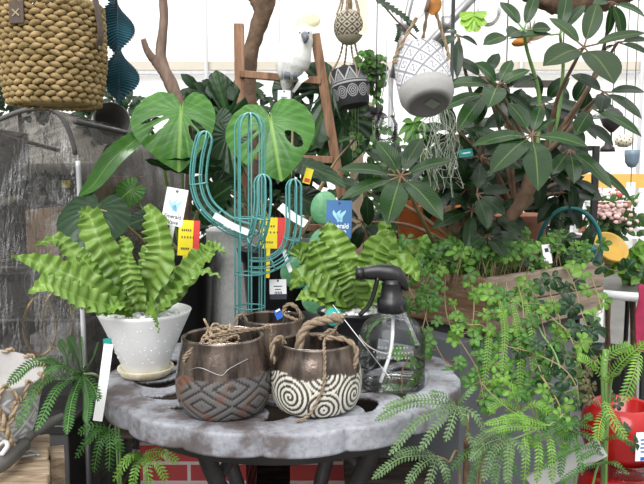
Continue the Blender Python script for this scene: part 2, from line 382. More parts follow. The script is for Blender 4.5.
    def leaf(s, base, tip, w, normal, arch=0.12, nv=6, nu=4, fold=0.18, wid=None, mi=0):
        base, tip = V(base), V(tip); d = tip - base
        T, nn, bn = basis(d, V(normal)); L = d.length
        s.ribbon([base, base + d * 0.33 + nn * L * arch, base + d * 0.7 + nn * L * arch * 0.8, tip], w, nn, nv, nu, fold, wid=wid, mi=mi)
    def build(s, name, mats, parent=None, bevel=0, solid=0, sub=0):
        me = bpy.data.meshes.new(name)
        org = ORG.get(parent.name, V((0, 0, 0))) if parent else V((0, 0, 0))
        me.from_pydata([(a[0] - org[0], a[1] - org[1], a[2] - org[2]) for a in s.v], [], s.f)
        mats = mats if isinstance(mats, (list, tuple)) else [mats]
        for k in mats: me.materials.append(MATS[k])
        me.polygons.foreach_set('use_smooth', s.sm); me.polygons.foreach_set('material_index', s.mi)
        ul = me.uv_layers.new(name='UVMap'); buf = []
        for l in me.loops: buf += s.uv[l.vertex_index]
        ul.data.foreach_set('uv', buf)
        if s.hasc:
            at = me.color_attributes.new('Col', 'FLOAT_COLOR', 'POINT')
            at.data.foreach_set('color', [x for c in s.c for x in c])
        me.update()
        o = bpy.data.objects.new(name, me); COL.objects.link(o)
        if parent: o.parent = parent; ORG[o.name] = org
        if bevel:
            b = o.modifiers.new('bevel', 'BEVEL'); b.width = bevel; b.segments = 2; b.limit_method = 'ANGLE'
        if solid:
            b = o.modifiers.new('solid', 'SOLIDIFY'); b.thickness = solid; b.offset = 0
        if sub:
            b = o.modifiers.new('sub', 'SUBSURF'); b.levels = b.render_levels = sub
        return o

def thing(name, label, cat, loc, group=None):
    o = bpy.data.objects.new(name, None); COL.objects.link(o); o.empty_display_size = 0.02
    o.location = loc; ORG[o.name] = V(loc); o['label'] = label; o['category'] = cat
    if group: o['group'] = group
    return o
def tag(o, label, cat, group=None):
    o['label'] = label; o['category'] = cat
    if group: o['group'] = group
    return o
def struct(o): o['kind'] = 'structure'; return o
def stuff(o): o['kind'] = 'stuff'; return o
def frame(c, x, y):           # matrix with local x, y axes in world directions
    x = V(x).normalized(); y = (V(y) - x * V(y).dot(x)).normalized(); z = x.cross(y)
    M = Matrix((x, y, z)).transposed().to_4x4(); M.translation = c; return M
def text(name, s, size, M, mt, parent, align='CENTER', squash=1.0):
    cu = bpy.data.curves.new(name, 'FONT'); cu.body = s; cu.size = size; cu.align_x = align; cu.align_y = 'CENTER'; cu.offset = size * 0.02
    tmp = bpy.data.objects.new('tmp', cu)
    me = bpy.data.meshes.new_from_object(tmp); bpy.data.objects.remove(tmp)
    mb = MB(); mb.add([M @ V((p.co.x * squash, p.co.y, 0.0006)) for p in me.vertices], [tuple(f.vertices) for f in me.polygons], smooth=False)
    return mb.build(name, mt, parent)
def copy_tree(o, parent=None):
    c = o.copy(); COL.objects.link(c)
    if parent: c.parent = parent
    for ch in list(o.children): copy_tree(ch, c)
    return c
build_mats()
TZ = 0.72                       # table top height
# ================================================================== patio table
TC = V((-0.066, 1.150, TZ)); TR = 0.297
def poly_mesh(loops, half, bev):
    cu = bpy.data.curves.new('shape', 'CURVE'); cu.dimensions = '2D'; cu.fill_mode = 'BOTH'
    cu.extrude = half; cu.bevel_depth = bev; cu.bevel_resolution = 2
    for lp in loops:
        sp = cu.splines.new('POLY'); sp.points.add(len(lp) - 1); sp.use_cyclic_u = True
        for p, q in zip(sp.points, lp): p.co = (q[0], q[1], 0, 1)
    tmp = bpy.data.objects.new('tmp', cu); me = bpy.data.meshes.new_from_object(tmp); bpy.data.objects.remove(tmp)
    return [v.co.copy() for v in me.vertices], [tuple(f.vertices) for f in me.polygons]
def lobe(a): return TR * (0.952 + 0.048 * abs(math.sin(a * 8 + 0.35)) ** 0.45)
outer = [(math.cos(a) * lobe(a), math.sin(a) * lobe(a)) for a in (2 * PI * i / 360 for i in range(360))]
def circ(r, n=96): return [(math.cos(2 * PI * i / n) * r, math.sin(2 * PI * i / n) * r) for i in range(n)]
def swirl(a0, r0, r1, width, bend, n=14):
    L, Rr = [], []
    for i in range(n + 1):
        t = i / n; r = r0 + (r1 - r0) * t; a = a0 + bend * math.sin(t * PI * 0.9) + bend * 0.7 * t
        w = width * math.sin(PI * (0.08 + 0.87 * t)) ** 0.8 * (0.6 + 0.5 * t)
        L.append((math.cos(a - w / r) * r, math.sin(a - w / r) * r)); Rr.append((math.cos(a + w / r) * r, math.sin(a + w / r) * r))
    return L + Rr[::-1]
SETS = []            # (how many, r0, r1, half width, bend, start angle) of the openwork
for a in ((10, 0.142, 0.2425, 0.023, 0.26, 0.0), (10, 0.150, 0.240, 0.017, 0.28, 0.315), (9, 0.055, 0.130, 0.014, -0.28, 0.1), (6, 0.010, 0.044, 0.005, 0.2, 0.0)): SETS.append(a)
def hole_dist(r, a):
    best = 1.0
    for n, r0, r1, w0, bend, st in SETS:
        t = (r - r0) / (r1 - r0)
        if t < -0.06 or t > 1.06: continue
        tc = min(1, max(0, t)); c = st + bend * math.sin(tc * PI * 0.9) + bend * 0.7 * tc
        w = w0 * math.sin(PI * (0.08 + 0.87 * tc)) ** 0.8 * (0.6 + 0.5 * tc)
        if t < 0 or t > 1: w = -abs(t - tc) * (r1 - r0)
        d = ((a - c + PI / n) % (2 * PI / n) - PI / n) * r
        best = min(best, abs(d) - w)
    return best
table = thing('patio_table', 'round weathered grey cast iron garden table with scalloped rim and openwork top', 'table', (TC.x, TC.y, 0))
NAt = 480; radii = [0.004 + 0.238 * i / 95 for i in range(96)] + [0.2435, 0.2445, 0.247, 0.249]
def topz(r, a):
    if r >= 0.2446: return 0.0
    d = hole_dist(r, a); z = -0.0035
    z += 0.0025 * math.exp(-((d - 0.003) / 0.0028) ** 2)
    z += 0.0018 * max(0, math.sin(r * 330 + 3 * math.sin(a * 11))) * (1 if d > 0.008 else 0)
    if r > 0.244: z = -0.001
    return z
rows = [[TC + V((math.cos(2 * PI * j / NAt) * r, math.sin(2 * PI * j / NAt) * r, topz(r, 2 * PI * j / NAt))) for j in range(NAt + 1)] for r in radii]
for k, zz_ in ((0.3, 0.0), (0.6, 0.0), (0.90, 0.0), (0.95, -0.0005), (0.985, -0.0018), (1.0, -0.005), (1.0, -0.008), (1.0, -0.027), (1.0, -0.030), (0.98, -0.033), (0.90, -0.033)):
    rows.append([TC + V((math.cos(a) * (0.249 + (lobe(a) - 0.249) * k), math.sin(a) * (0.249 + (lobe(a) - 0.249) * k), zz_)) for a in (2 * PI * j / NAt for j in range(NAt + 1))])
mb = MB()
mb.grid(rows, keep=lambda i, j: i >= len(radii) - 3 or hole_dist((radii[i] + radii[min(i + 1, len(radii) - 1)]) / 2, 2 * PI * (j + 0.5) / NAt) > 0)
tt = mb.build('tabletop', 'weathered_iron', table, solid=0.005); tt.modifiers['solid'].offset = 1
mb = MB(); mb.lathe([(0.248, TZ - 0.06), (0.256, TZ - 0.033), (0.266, TZ - 0.029)], 64, Matrix.Translation((TC.x, TC.y, 0))); mb.build('apron', 'dark_box', table, solid=0.004)
for k in range(4):
    a = PI / 4 + k * PI / 2 + 0.15
    e = V((math.cos(a), math.sin(a), 0)); B = V((TC.x, TC.y, 0))
    mb = MB()
    mb.tube(catmull([B + e * 0.2 + V((0, 0, TZ - 0.03)), B + e * 0.17 + V((0, 0, 0.6)), B + e * 0.09 + V((0, 0, 0.42)), B + e * 0.13 + V((0, 0, 0.2)), B + e * 0.24 + V((0, 0, 0.06)), B + e * 0.27 + V((0, 0, 0.012))], 26), [0.016, 0.012, 0.014], 8)
    mb.tube(catmull([B + e * 0.08 + V((0, 0, TZ - 0.03)), B + e * 0.12 + V((0, 0, 0.62)), B + e * 0.165 + V((0, 0, 0.58))], 12), 0.009, 8)
    mb.ell(B + e * 0.27 + V((0, 0, 0.012)), (0.022, 0.016, 0.012), None, 10)
    mb.build('leg', 'iron', table)

# ================================================================== glazed pots
def pot_profile(pts, inner_t=0.006, n=70):
    out = catmull([V((a, 0, b)) for a, b in pts], n); out = [(max(p.x, 0.0005), p.z) for p in out]
    top = out[-1]; ins = []
    for (r, z) in reversed(out[4:-1]):
        if r > inner_t + 0.002: ins.append((r - inner_t, max(z, inner_t)))
    return [(0.0005, out[0][1])] + out + [(top[0] - inner_t * 0.5, top[1] + 0.002)] + ins + [(0.0005, inner_t)]
BRONZE = (0.105, 0.078, 0.065, 1.0)
# --- pot with chevrons
HB = 0.106
cb = G(224, 409, TZ); cb.z = TZ
def chevron_val(a, z):
    u = (a / (2 * PI)) * 10; w = (z / HB) * 4.4
    cell = u % 2; uu = abs(cell - 1.0)                  # 0..1 folded
    w2 = abs((w % 2) - 1.0)
    d = uu + w2                                         # nested diamonds
    band = (d * 2.1 + 0.2) % 1.0
    return band
def chevron_col(a, z, i):
    if i > 71: return (0.06, 0.045, 0.04, 1.0)
    lim = HB * (0.56 + 0.05 * noise.noise(V((math.cos(a) * 2, math.sin(a) * 2, 3))))
    if 0.0 < z < lim:
        n = noise.noise(V((math.cos(a) * 2.4, math.sin(a) * 2.4, z * 40)))
        rust = max(0, min(1, n * 3.0 - 0.5)); g = (0.125, 0.122, 0.118)
        if chevron_val(a, z) < 0.30: c = tuple(x * (1 - rust) + y * rust for x, y in zip((0.032, 0.026, 0.023), (0.15, 0.06, 0.033)))
        else: c = tuple(x * (1 - rust) + y * rust for x, y in zip(g, (0.16, 0.075, 0.05)))
        return (*c, 0.0)
    return BRONZE
def chevron_disp(a, z, i):
    return -0.0013 if i <= 71 and 0.003 < z < HB * 0.56 and chevron_val(a, z) < 0.30 else 0.0
POTS = 'bronze glazed pots with twine handles'
def pot_thing(c, label): return thing('flower_pot', label, 'pot', tuple(c), POTS)
pc = pot_thing(cb, 'bronze glazed pot with grey carved zigzag band and twine handle, in front of white pot')
mb = MB(); mb.lathe(pot_profile([(0.046, 0.0), (0.057, 0.004), (0.065, 0.022), (0.0668, 0.045), (0.063, 0.075), (0.0585, 0.097), (0.0575, HB)]), 540, Matrix.Translation(cb), chevron_col, disp=chevron_disp)
mb.build('body', 'chevron_glaze', pc)
def twine(parent, pts, r=0.0022, name='twine_handle', mt='jute', **k):
    mb = MB(); mb.rope(pts, r, **k); return mb.build(name, mt, parent)
def rim(c, r, deg, z): a = math.radians(deg); return V((c.x + math.cos(a) * r, c.y + math.sin(a) * r, TZ + z))
for dz in (0, 0.0045):
    twine(pc, [rim(cb, 0.061, 222, 0.074 + dz), rim(cb, 0.0635, 226, 0.086 + dz), rim(cb, 0.045, 250, 0.112), rim(cb, 0.035, 300, 0.116 + dz), rim(cb, 0.052, 350, 0.118), rim(cb, 0.066, 8, 0.112 + dz), rim(cb, 0.066, 12, 0.09)], 0.002)
mb = MB()
for q in range(5):
    pts = [V((cb.x - 0.005 + math.cos(a + q) * (0.026 - 0.003 * q), cb.y + 0.01 + math.sin(a + q) * 0.02, TZ + 0.098 + 0.004 * q + 0.004 * math.sin(3 * a))) for a in (x * 0.55 for x in range(12))]
    mb.rope(pts, 0.0019)
mb.rope([V((cb.x - 0.012, cb.y + 0.0, TZ + 0.1)), V((cb.x - 0.022, cb.y - 0.005, TZ + 0.124)), V((cb.x - 0.026, cb.y, TZ + 0.13))], 0.0016)
mb.build('twine_coil', 'jute_light', pc)
mb = MB()
mb.tube(catmull([rim(cb, 0.0645, 232, 0.07), rim(cb, 0.0645, 250, 0.077), rim(cb, 0.0652, 275, 0.068), rim(cb, 0.0645, 285, 0.076), rim(cb, 0.063, 310, 0.086)], 30), 0.0006, 5)
mb.build('hanging_wire', 'galvanised', pc)
# --- pot with spirals
HS = 0.094
cs = G(316, 406, TZ); cs.z = TZ
SR = 0.064
spir = []                    # centres in (arc length, height) round the body
for k in range(4):
    a0 = math.radians(236) + k * PI / 2
    spir += [(a0, 0.030, 0), (a0 + 0.80, 0.064, 1), (a0 + 0.78, 0.014, 2)]
def spiral_on(a, z):
    best = None
    for (ca, cz, kind) in spir:
        da = (a - ca + PI) % (2 * PI) - PI
        x = da * SR; y = z - cz; d = math.hypot(x, y)
        sc_ = d * (0.9 if kind == 0 else 1.05)
        if best is None or sc_ < best[0]: best = (sc_, d, math.atan2(y, x), kind)
    _, d, th, kind = best
    t = d / 0.0074 - (th / (2 * PI) if kind == 0 else 0.25)
    return (t % 1.0) < 0.52
def spiral_col(a, z, i):
    if i > 71: return (0.05, 0.04, 0.036, 1.0)
    lim = 0.059 + 0.004 * math.sin(5 * a + 1.0)
    if 0.001 < z < lim:
        return (0.68, 0.655, 0.56, 0.0) if spiral_on(a, z) else (0.052, 0.043, 0.038, 0.0)
    return (0.095, 0.077, 0.068, 1.0)
def spiral_disp(a, z, i): return 0.0008 if i <= 71 and 0.001 < z < 0.059 + 0.004 * math.sin(5 * a + 1.0) and spiral_on(a, z) else 0.0
ps = pot_thing(cs, 'bronze glazed pot with cream raised spirals and thick rope handle, beside spray bottle')
mb = MB(); mb.lathe(pot_profile([(0.045, 0.0), (0.055, 0.004), (0.0625, 0.02), (0.0645, 0.04), (0.062, 0.065), (0.0565, 0.085), (0.055, HS)], n=70), 560, Matrix.Translation(cs), spiral_col, disp=spiral_disp)
mb.build('body', 'spiral_glaze', ps)
twine(ps, [rim(cs, 0.059, 196, 0.068), rim(cs, 0.064, 198, 0.078), rim(cs, 0.062, 193, 0.095), rim(cs, 0.05, 185, 0.101), rim(cs, 0.045, 180, 0.09)], 0.0038)
twine(ps, [rim(cs, 0.058, 330, 0.064), rim(cs, 0.063, 331, 0.072), rim(cs, 0.061, 335, 0.092), rim(cs, 0.045, 330, 0.103), rim(cs, 0.022, 310, 0.104)], 0.0036)
twine(ps, [rim(cs, 0.02, 190, 0.06), rim(cs, 0.024, 195, 0.095), rim(cs, 0.012, 200, 0.118), rim(cs, 0.012, 340, 0.126), rim(cs, 0.03, 352, 0.13), rim(cs, 0.038, 352, 0.128)], 0.0062, 'rope_handle', n=8, strands=3)
twine(ps, [rim(cs, 0.03, 350, 0.125), rim(cs, 0.027, 355, 0.112), rim(cs, 0.018, 330, 0.103), rim(cs, 0.035, 290, 0.101), rim(cs, 0.058, 282, 0.093), rim(cs, 0.0635, 281, 0.075), rim(cs, 0.0675, 279, 0.05), rim(cs, 0.067, 268, 0.02), rim(cs, 0.068, 258, 0.006), rim(cs, 0.075, 250, 0.003)], 0.0022, 'loose_cord')
twine(ps, [rim(cs, 0.01, 300, 0.1), rim(cs, 0.02, 350, 0.112), rim(cs, 0.03, 10, 0.104), rim(cs, 0.015, 40, 0.1), rim(cs, 0.01, 200, 0.106)], 0.0024, 'knot')
# --- third pot behind
ct = P(272, 316, 1.115); ct.z = TZ
p3 = pot_thing(ct, 'plain bronze glazed pot with blue tag, behind the zigzag and spiral pots')
def plain_col(a, z, i): return (0.05, 0.04, 0.036, 1.0) if i > 71 else BRONZE
mb = MB(); mb.lathe(pot_profile([(0.044, 0.0), (0.053, 0.005), (0.061, 0.03), (0.0605, 0.06), (0.056, 0.085), (0.0545, 0.098)]), 96, Matrix.Translation(ct), plain_col); mb.build('body', 'chevron_glaze', p3)
twine(p3, [rim(ct, 0.057, 205, 0.07), rim(ct, 0.062, 205, 0.08), rim(ct, 0.06, 200, 0.1), rim(ct, 0.048, 190, 0.104), rim(ct, 0.04, 185, 0.09)], 0.0026)
twine(p3, [rim(ct, 0.05, 350, 0.09), rim(ct, 0.045, 345, 0.112), rim(ct, 0.03, 340, 0.122), rim(ct, 0.022, 330, 0.108), rim(ct, 0.04, 320, 0.104), rim(ct, 0.05, 330, 0.098)], 0.0028)
twine(p3, [rim(ct, 0.02, 20, 0.09), rim(ct, 0.02, 350, 0.115), rim(ct, 0.035, 0, 0.12), rim(ct, 0.05, 5, 0.1)], 0.0026)
t3 = thing('price_tag', 'small blue price tag lying on twine inside the rearmost bronze pot', 'tag', tuple(rim(ct, 0.025, 290, 0.098)))
mb = MB(); mb.box(frame(rim(ct, 0.024, 300, 0.108), (0.8, -0.3, 0.5), (-0.3, 0.3, 0.8)), (0.012, 0.016, 0.001)); mb.build('card', 'royal_blue', t3)
mb = MB(); mb.box(frame(rim(ct, 0.024, 300, 0.108) + V((-0.001, -0.001, 0.006)), (0.8, -0.3, 0.5), (-0.3, 0.3, 0.8)), (0.008, 0.003, 0.0016)); mb.build('print', 'white_ink', t3)

# ================================================================== white pot with wavy fern
cw = G(146, 375, TZ); cw.z = TZ
mb = MB(); mb.lathe([(0.0005, 0.0), (0.034, 0.0), (0.041, 0.004), (0.046, 0.0135), (0.0455, 0.0155), (0.043, 0.0145), (0.036, 0.007), (0.0005, 0.006)], 72, Matrix.Translation(cw)); so = mb.build('saucer', 'cream_ceramic')
tag(so, 'small cream saucer with tan stains under the white tapered pot', 'saucer')
WB = 0.0065; WH = 0.103
fern1 = thing('potted_fern', 'bright green wavy leaved fern in white tapered ceramic pot on saucer', 'potted plant', (cw.x, cw.y, TZ + WB))
mb = MB(); mb.lathe([(0.0005, 0), (0.032, 0), (0.035, 0.003), (0.055, 0.055), (0.0685, 0.085), (0.0745, WH - 0.005), (0.0765, WH), (0.0745, WH + 0.001), (0.070, WH - 0.006), (0.062, WH - 0.02), (0.03, 0.02), (0.0005, 0.012)], 80, Matrix.Translation((cw.x, cw.y, TZ + WB)))
for i in range(70):     # water drops on the glaze
    a = R.uniform(PI, 2 * PI); z = R.uniform(0.02, 0.09); r = 0.035 + (z - 0.003) * 0.4 - 0.0006
    r = 0.0352 + (z - 0.003) / 0.052 * 0.0198 if z < 0.055 else 0.055 + (z - 0.055) / 0.03 * 0.0135
    mb.ell((cw.x + math.cos(a) * r, cw.y + math.sin(a) * r, TZ + WB + z), (0.0011,) * 3, None, 6)
mb.build('pot', 'white_ceramic', fern1)
def pebbles(name, c, r, z, n, parent, seed):
    rr = random.Random(seed); mb = MB()
    mb.lathe([(0.0005, z - 0.004), (r, z - 0.006)], 24, Matrix.Translation((c.x, c.y, 0)))
    for i in range(n):
        q = r * math.sqrt(rr.random()); a = rr.uniform(0, 2 * PI); s = rr.uniform(0.004, 0.0075)
        mb.ell((c.x + math.cos(a) * q, c.y + math.sin(a) * q, z + rr.uniform(0, 0.006) + 0.012 * max(0, 0.6 - q / r)), (s, s * 0.8, s * 0.65), Matrix.Rotation(rr.uniform(0, 6), 3, 'Z'), 8, lump=0.35, seed=i)
    return stuff(mb.build(name, 'white_pebble', parent))
pebbles('white_gravel', cw, 0.066, TZ + WB + WH - 0.012, 230, fern1, 3)

def frond(parent, pxs, Ys, w, nrm=(0, -1, 0.5), ruf=0.007, freq=9, mt='wavy_fern_green', ph=0.0, twist=0.0, name='frond', tipw=0.5):
    pts = [P(x, y, Y) for (x, y), Y in zip(pxs, Ys)]
    prof = [0.35, 0.62, 0.82, 0.95, 1.0, 0.98, 0.93, 0.85, 0.7, 0.42, 0.05]
    rq = random.Random(int(pxs[-1][0] * 7 + pxs[-1][1]))
    L = 0
    mb = MB(); jit = [rq.uniform(0.88, 1.12) for _ in range(12)]
    mb.ribbon(pts, w * 1.12, V(nrm), 84, 12, 0.25, ruf * 0.7, freq, lambda t: lerpl(prof, t) * lerpl(jit, t) * (1 + 0.05 * math.sin(2 * PI * freq * t + ph + 1.2) + 0.05 * math.sin(2 * PI * freq * 0.53 * t + ph)), ph, twist=twist, rpow=0.6)
    return mb.build(name, mt, parent)
Yw = cw.y
E = [  # crown at about (140, 306)
    ([(138, 312), (128, 285), (113, 262), (98, 238), (90, 217), (80, 211)], [1.09, 1.08, 1.06, 1.05, 1.06, 1.07], 0.021, (0.15, -1, 0.15), 0.0085),
    ([(143, 312), (150, 285), (160, 262), (160, 240), (155, 220), (147, 204)], [1.09, 1.07, 1.05, 1.05, 1.06, 1.08], 0.022, (-0.15, -1, 0.05), 0.0085),
    ([(146, 312), (148, 290), (150, 265), (152, 250), (160, 240)], [1.10, 1.09, 1.10, 1.12, 1.13], 0.017, (-0.1, -1, 0.1), 0.008),
    ([(132, 312), (112, 296), (88, 283), (62, 272), (38, 262), (12, 256)], [1.09, 1.06, 1.03, 1.02, 1.01, 1.0], 0.017, (0.1, -1, 0.6), 0.0065),
    ([(132, 314), (112, 306), (86, 300), (64, 290), (46, 284), (28, 294)], [1.08, 1.04, 1.0, 0.97, 0.95, 0.94], 0.016, (0.1, -1, 0.6), 0.0065),
    ([(135, 310), (112, 290), (92, 270), (72, 252), (58, 240), (34, 245)], [1.11, 1.12, 1.13, 1.14, 1.14, 1.13], 0.015, (0.2, -0.8, 0.7), 0.0065),
    ([(150, 312), (168, 300), (184, 280), (196, 262), (208, 254), (212, 240)], [1.09, 1.08, 1.08, 1.10, 1.11, 1.12], 0.016, (-0.2, -1, 0.15), 0.0075),
    ([(150, 312), (168, 303), (182, 286), (200, 272), (222, 277)], [1.08, 1.06, 1.05, 1.05, 1.06], 0.012, (-0.2, -0.9, 0.8), 0.005),
    ([(150, 310), (166, 292), (186, 268), (204, 250), (218, 248), (226, 254)], [1.11, 1.12, 1.14, 1.16, 1.17, 1.18], 0.012, (-0.3, -1, 0.6), 0.005),
    ([(146, 312), (154, 306), (157, 316), (159, 333)], [1.07, 1.03, 1.008, 1.0], 0.0125, (0, -1, 0.35), 0.003),
    ([(138, 310), (128, 292), (124, 268), (126, 246), (122, 236)], [1.12, 1.14, 1.16, 1.17, 1.18], 0.014, (0.1, -1, 0.3), 0.006),
    ([(134, 311), (112, 300), (98, 280), (86, 262), (76, 256)], [1.09, 1.07, 1.06, 1.06, 1.07], 0.013, (0.1, -0.9, 0.7), 0.006),
    ([(142, 312), (138, 292), (132, 276), (128, 262), (130, 252)], [1.08, 1.06, 1.05, 1.05, 1.06], 0.014, (0.05, -1, 0.4), 0.006),
    ([(150, 312), (160, 296), (172, 284), (180, 276), (186, 272)], [1.12, 1.13, 1.14, 1.15, 1.16], 0.014, (-0.2, -1, 0.5), 0.006),
    ([(131, 313), (118, 306), (100, 312), (84, 305), (72, 310)], [1.07, 1.04, 1.02, 1.0, 0.99], 0.011, (0.1, -0.8, 1), 0.005),
]
for i, (px, Ys, w, n, rf) in enumerate(E): frond(fern1, px, Ys, w, n, rf, max(6, len(px) * 2.1), ph=i * 1.3)

# ================================================================== second fern in black pot
cf = P(352, 313, 1.2); cf.z = TZ
fern2 = thing('potted_fern', 'pale green wavy leaved fern in black pot with white pebbles behind spray bottle', 'potted plant', tuple(cf))
mb = MB(); mb.lathe([(0.0005, 0), (0.042, 0), (0.048, 0.05), (0.056, 0.088), (0.061, 0.089), (0.062, 0.095), (0.058, 0.096), (0.054, 0.085), (0.04, 0.01), (0.0005, 0.008)], 64, Matrix.Translation(cf)); mb.build('pot', 'black_plastic', fern2)
pebbles('white_gravel', cf, 0.053, TZ + 0.09, 140, fern2, 5)
for i, (px, Ys, w, n, rf) in enumerate([
    ([(352, 306), (338, 290), (326, 272), (318, 252), (312, 240)], [1.2, 1.18, 1.16, 1.15, 1.15], 0.024, (0.1, -1, 0.1), 0.0095),
    ([(354, 306), (352, 284), (344, 262), (335, 242), (328, 221)], [1.2, 1.19, 1.18, 1.18, 1.19], 0.026, (0, -1, 0.05), 0.0095),
    ([(358, 306), (364, 284), (372, 262), (378, 246), (392, 230)], [1.2, 1.18, 1.17, 1.17, 1.17], 0.023, (-0.1, -1, 0.1), 0.0095),
    ([(360, 306), (372, 290), (382, 270), (388, 250), (386, 228), (392, 226)], [1.21, 1.22, 1.22, 1.22, 1.23, 1.23], 0.019, (-0.2, -1, 0.3), 0.008),
    ([(360, 306), (376, 290), (394, 274), (408, 264), (420, 282)], [1.19, 1.16, 1.14, 1.12, 1.11], 0.019, (-0.2, -0.9, 0.7), 0.008),
    ([(350, 306), (334, 296), (316, 286), (302, 276), (290, 290)], [1.18, 1.15, 1.13, 1.12, 1.11], 0.019, (0.2, -0.9, 0.7), 0.009),
    ([(348, 306), (328, 284), (310, 262), (300, 250), (288, 256)], [1.21, 1.22, 1.22, 1.21, 1.2], 0.017, (0.2, -1, 0.5), 0.008),
    ([(352, 306), (342, 280), (330, 258), (326, 240), (322, 226)], [1.22, 1.24, 1.25, 1.25, 1.25], 0.017, (0.1, -1, 0.3), 0.008),
    ([(357, 308), (356, 294), (352, 280), (348, 270), (344, 262)], [1.18, 1.15, 1.13, 1.13, 1.14], 0.021, (0, -1, 0.15), 0.008),
    ([(361, 308), (374, 300), (380, 288), (390, 284), (398, 300)], [1.17, 1.14, 1.12, 1.1, 1.1], 0.015, (-0.1, -0.9, 0.7), 0.007),
    ([(362, 306), (384, 286), (404, 262), (414, 250), (424, 258)], [1.22, 1.22, 1.22, 1.22, 1.2], 0.014, (-0.2, -0.9, 0.6), 0.006),
    ([(346, 308), (328, 304), (310, 296), (296, 300)], [1.17, 1.14, 1.12, 1.1], 0.013, (0.1, -0.9, 0.8), 0.006),
]): frond(fern2, px, Ys, w, n, rf, max(6, len(px) * 1.9), ph=i * 1.7)

# ================================================================== plant tags
def card_tag(label, c, w, h, x, y, mt, cat='tag', name='plant_tag', hole=True):
    t = thing(name, label, cat, tuple(c)); M = frame(c, x, y)
    mb = MB(); mb.box(M, (w, h, 0.0008)); mb.build('card', mt, t)
    if hole:
        mb = MB(); mb.lathe([(0.0005, 0.0), (0.0022, 0.0)], 16, M @ Matrix.Translation((0, h * 0.42, 0.0007))); mb.build('hole', 'ink', t)
    return t, M
def swirl_logo(M, mt, parent, s):
    mb = MB()
    for k, (x, tw) in enumerate(((-0.3, -0.5), (0.0, 0.1), (0.28, 0.6))):
        pts = [M @ V((s * (x * 0.4 + tw * t * 0.5 + 0.12 * math.sin(6 * t + k)), s * (-0.5 + t), 0.0009)) for t in (i / 10 for i in range(11))]
        mb.ribbon(pts, s * 0.16, M.to_3x3() @ V((0, 0, 1)), 12, 2, 0)
    mb.build('emblem', mt, parent)
c = P(174.5, 207, 1.065)
t, M = card_tag('white plant tag with pale blue swirl stuck in the fern of the white pot', c, 0.033, 0.058, (1, 0, -0.18), (0.32, 0.15, 1), 'white_paper')
swirl_logo(M @ Matrix.Translation((0, 0.002, 0)), 'pale_blue_ink', t, 0.02)
text('lettering', 'Emerald', 0.0095, M @ Matrix.Translation((0.0, -0.015, 0)), 'ink', t, squash=0.85)
text('lettering', 'Wave', 0.0095, M @ Matrix.Translation((0.0, -0.024, 0)), 'ink', t, squash=0.9)
mb = MB(); mb.box(M @ Matrix.Translation((0.002, -0.05, -0.001)), (0.008, 0.075, 0.0008)); mb.build('stake', 'white_plastic', t)
c = P(339, 219, 1.215)
t, M = card_tag('blue plant tag with flame-like swirl above the fern in black pot', c, 0.045, 0.066, (1, 0, -0.03), (0.03, 0.1, 1), 'blue_card')
swirl_logo(M @ Matrix.Translation((0, 0.005, 0)), 'pale_blue_ink', t, 0.022)
text('lettering', 'Emerald', 0.0125, M @ Matrix.Translation((0.0, -0.0125, 0)), 'white_ink', t, squash=0.85)
text('lettering', 'Wave', 0.0125, M @ Matrix.Translation((0.0, -0.022, 0)), 'white_ink', t, squash=0.9)
mb = MB(); mb.box(M @ Matrix.Translation((0.0, -0.055, -0.001)), (0.008, 0.08, 0.0008)); mb.build('stake', 'white_plastic', t)
def yr_tag(label, c, w, h, x, y):
    t, M = card_tag(label, c, w, h, x, y, 'yellow_card', hole=False)
    mb = MB(); mb.box(M @ Matrix.Translation((w * 0.42, 0, 0.0004)), (w * 0.32, h, 0.0009)); mb.build('stripe', 'red_card', t)
    mb = MB()
    for k, (yy, ww) in enumerate(((0.22, 0.4), (0.02, 0.55), (-0.3, 0.34))):       # lettering too worn to read
        for q in range(5): mb.box(M @ Matrix.Translation((w * (-0.30 + q * 0.13 * ww / 0.5), h * yy, 0.0008)), (w * 0.05, h * 0.06, 0.0006))
    mb.build('print', 'ink', t)
    mb = MB(); mb.box(M @ Matrix.Translation((-w * 0.1, -h * 0.9, -0.001)), (0.008, h * 1.1, 0.0008)); mb.build('stake', 'yellow_card', t)
yr_tag('yellow plant tag with red edge behind the fern of the white pot', P(188, 238, 1.16), 0.033, 0.060, (1, 0, -0.05), (0.06, 0.1, 1))
t, M = card_tag('small yellow-orange tag among the dark leaves under the cockatoo', P(308, 176, 1.43), 0.016, 0.032, (1, 0, -0.3), (0.3, 0.1, 1), 'yellow_card', hole=False); mb = MB(); mb.box(M @ Matrix.Translation((0.001, -0.009, 0.0006)), (0.011, 0.008, 0.0006)); mb.build('print', 'red_card', t)
yr_tag('yellow plant tag with red edge behind the teal wire cactus', P(271, 233, 1.42), 0.05, 0.064, (1, 0, -0.02), (0.02, 0.1, 1))
# long white strip tag hanging from the white pot
t = thing('strip_tag', 'long blank white strip tag hanging off the left rim of the white pot', 'tag', tuple(P(100, 343, 1.0)))
mb = MB(); c = catmull([P(108.5, 344, 1.0), P(107.5, 352, 0.998), P(103, 385, 0.985), P(97.5, 421, 0.98)], 14)
mb.ribbon(c, 0.0068, (0.1, -1, 0.1), 14, 2, 0, wid=lambda t: 1.0); mb.build('strip', 'white_paper', t)
mb = MB(); mb.box(frame(P(107.5, 341.5, 1.003), (1, -0.1, 0.15), (-0.15, 0, 1)), (0.012, 0.009, 0.002)); mb.build('clip', 'teal_card', t)
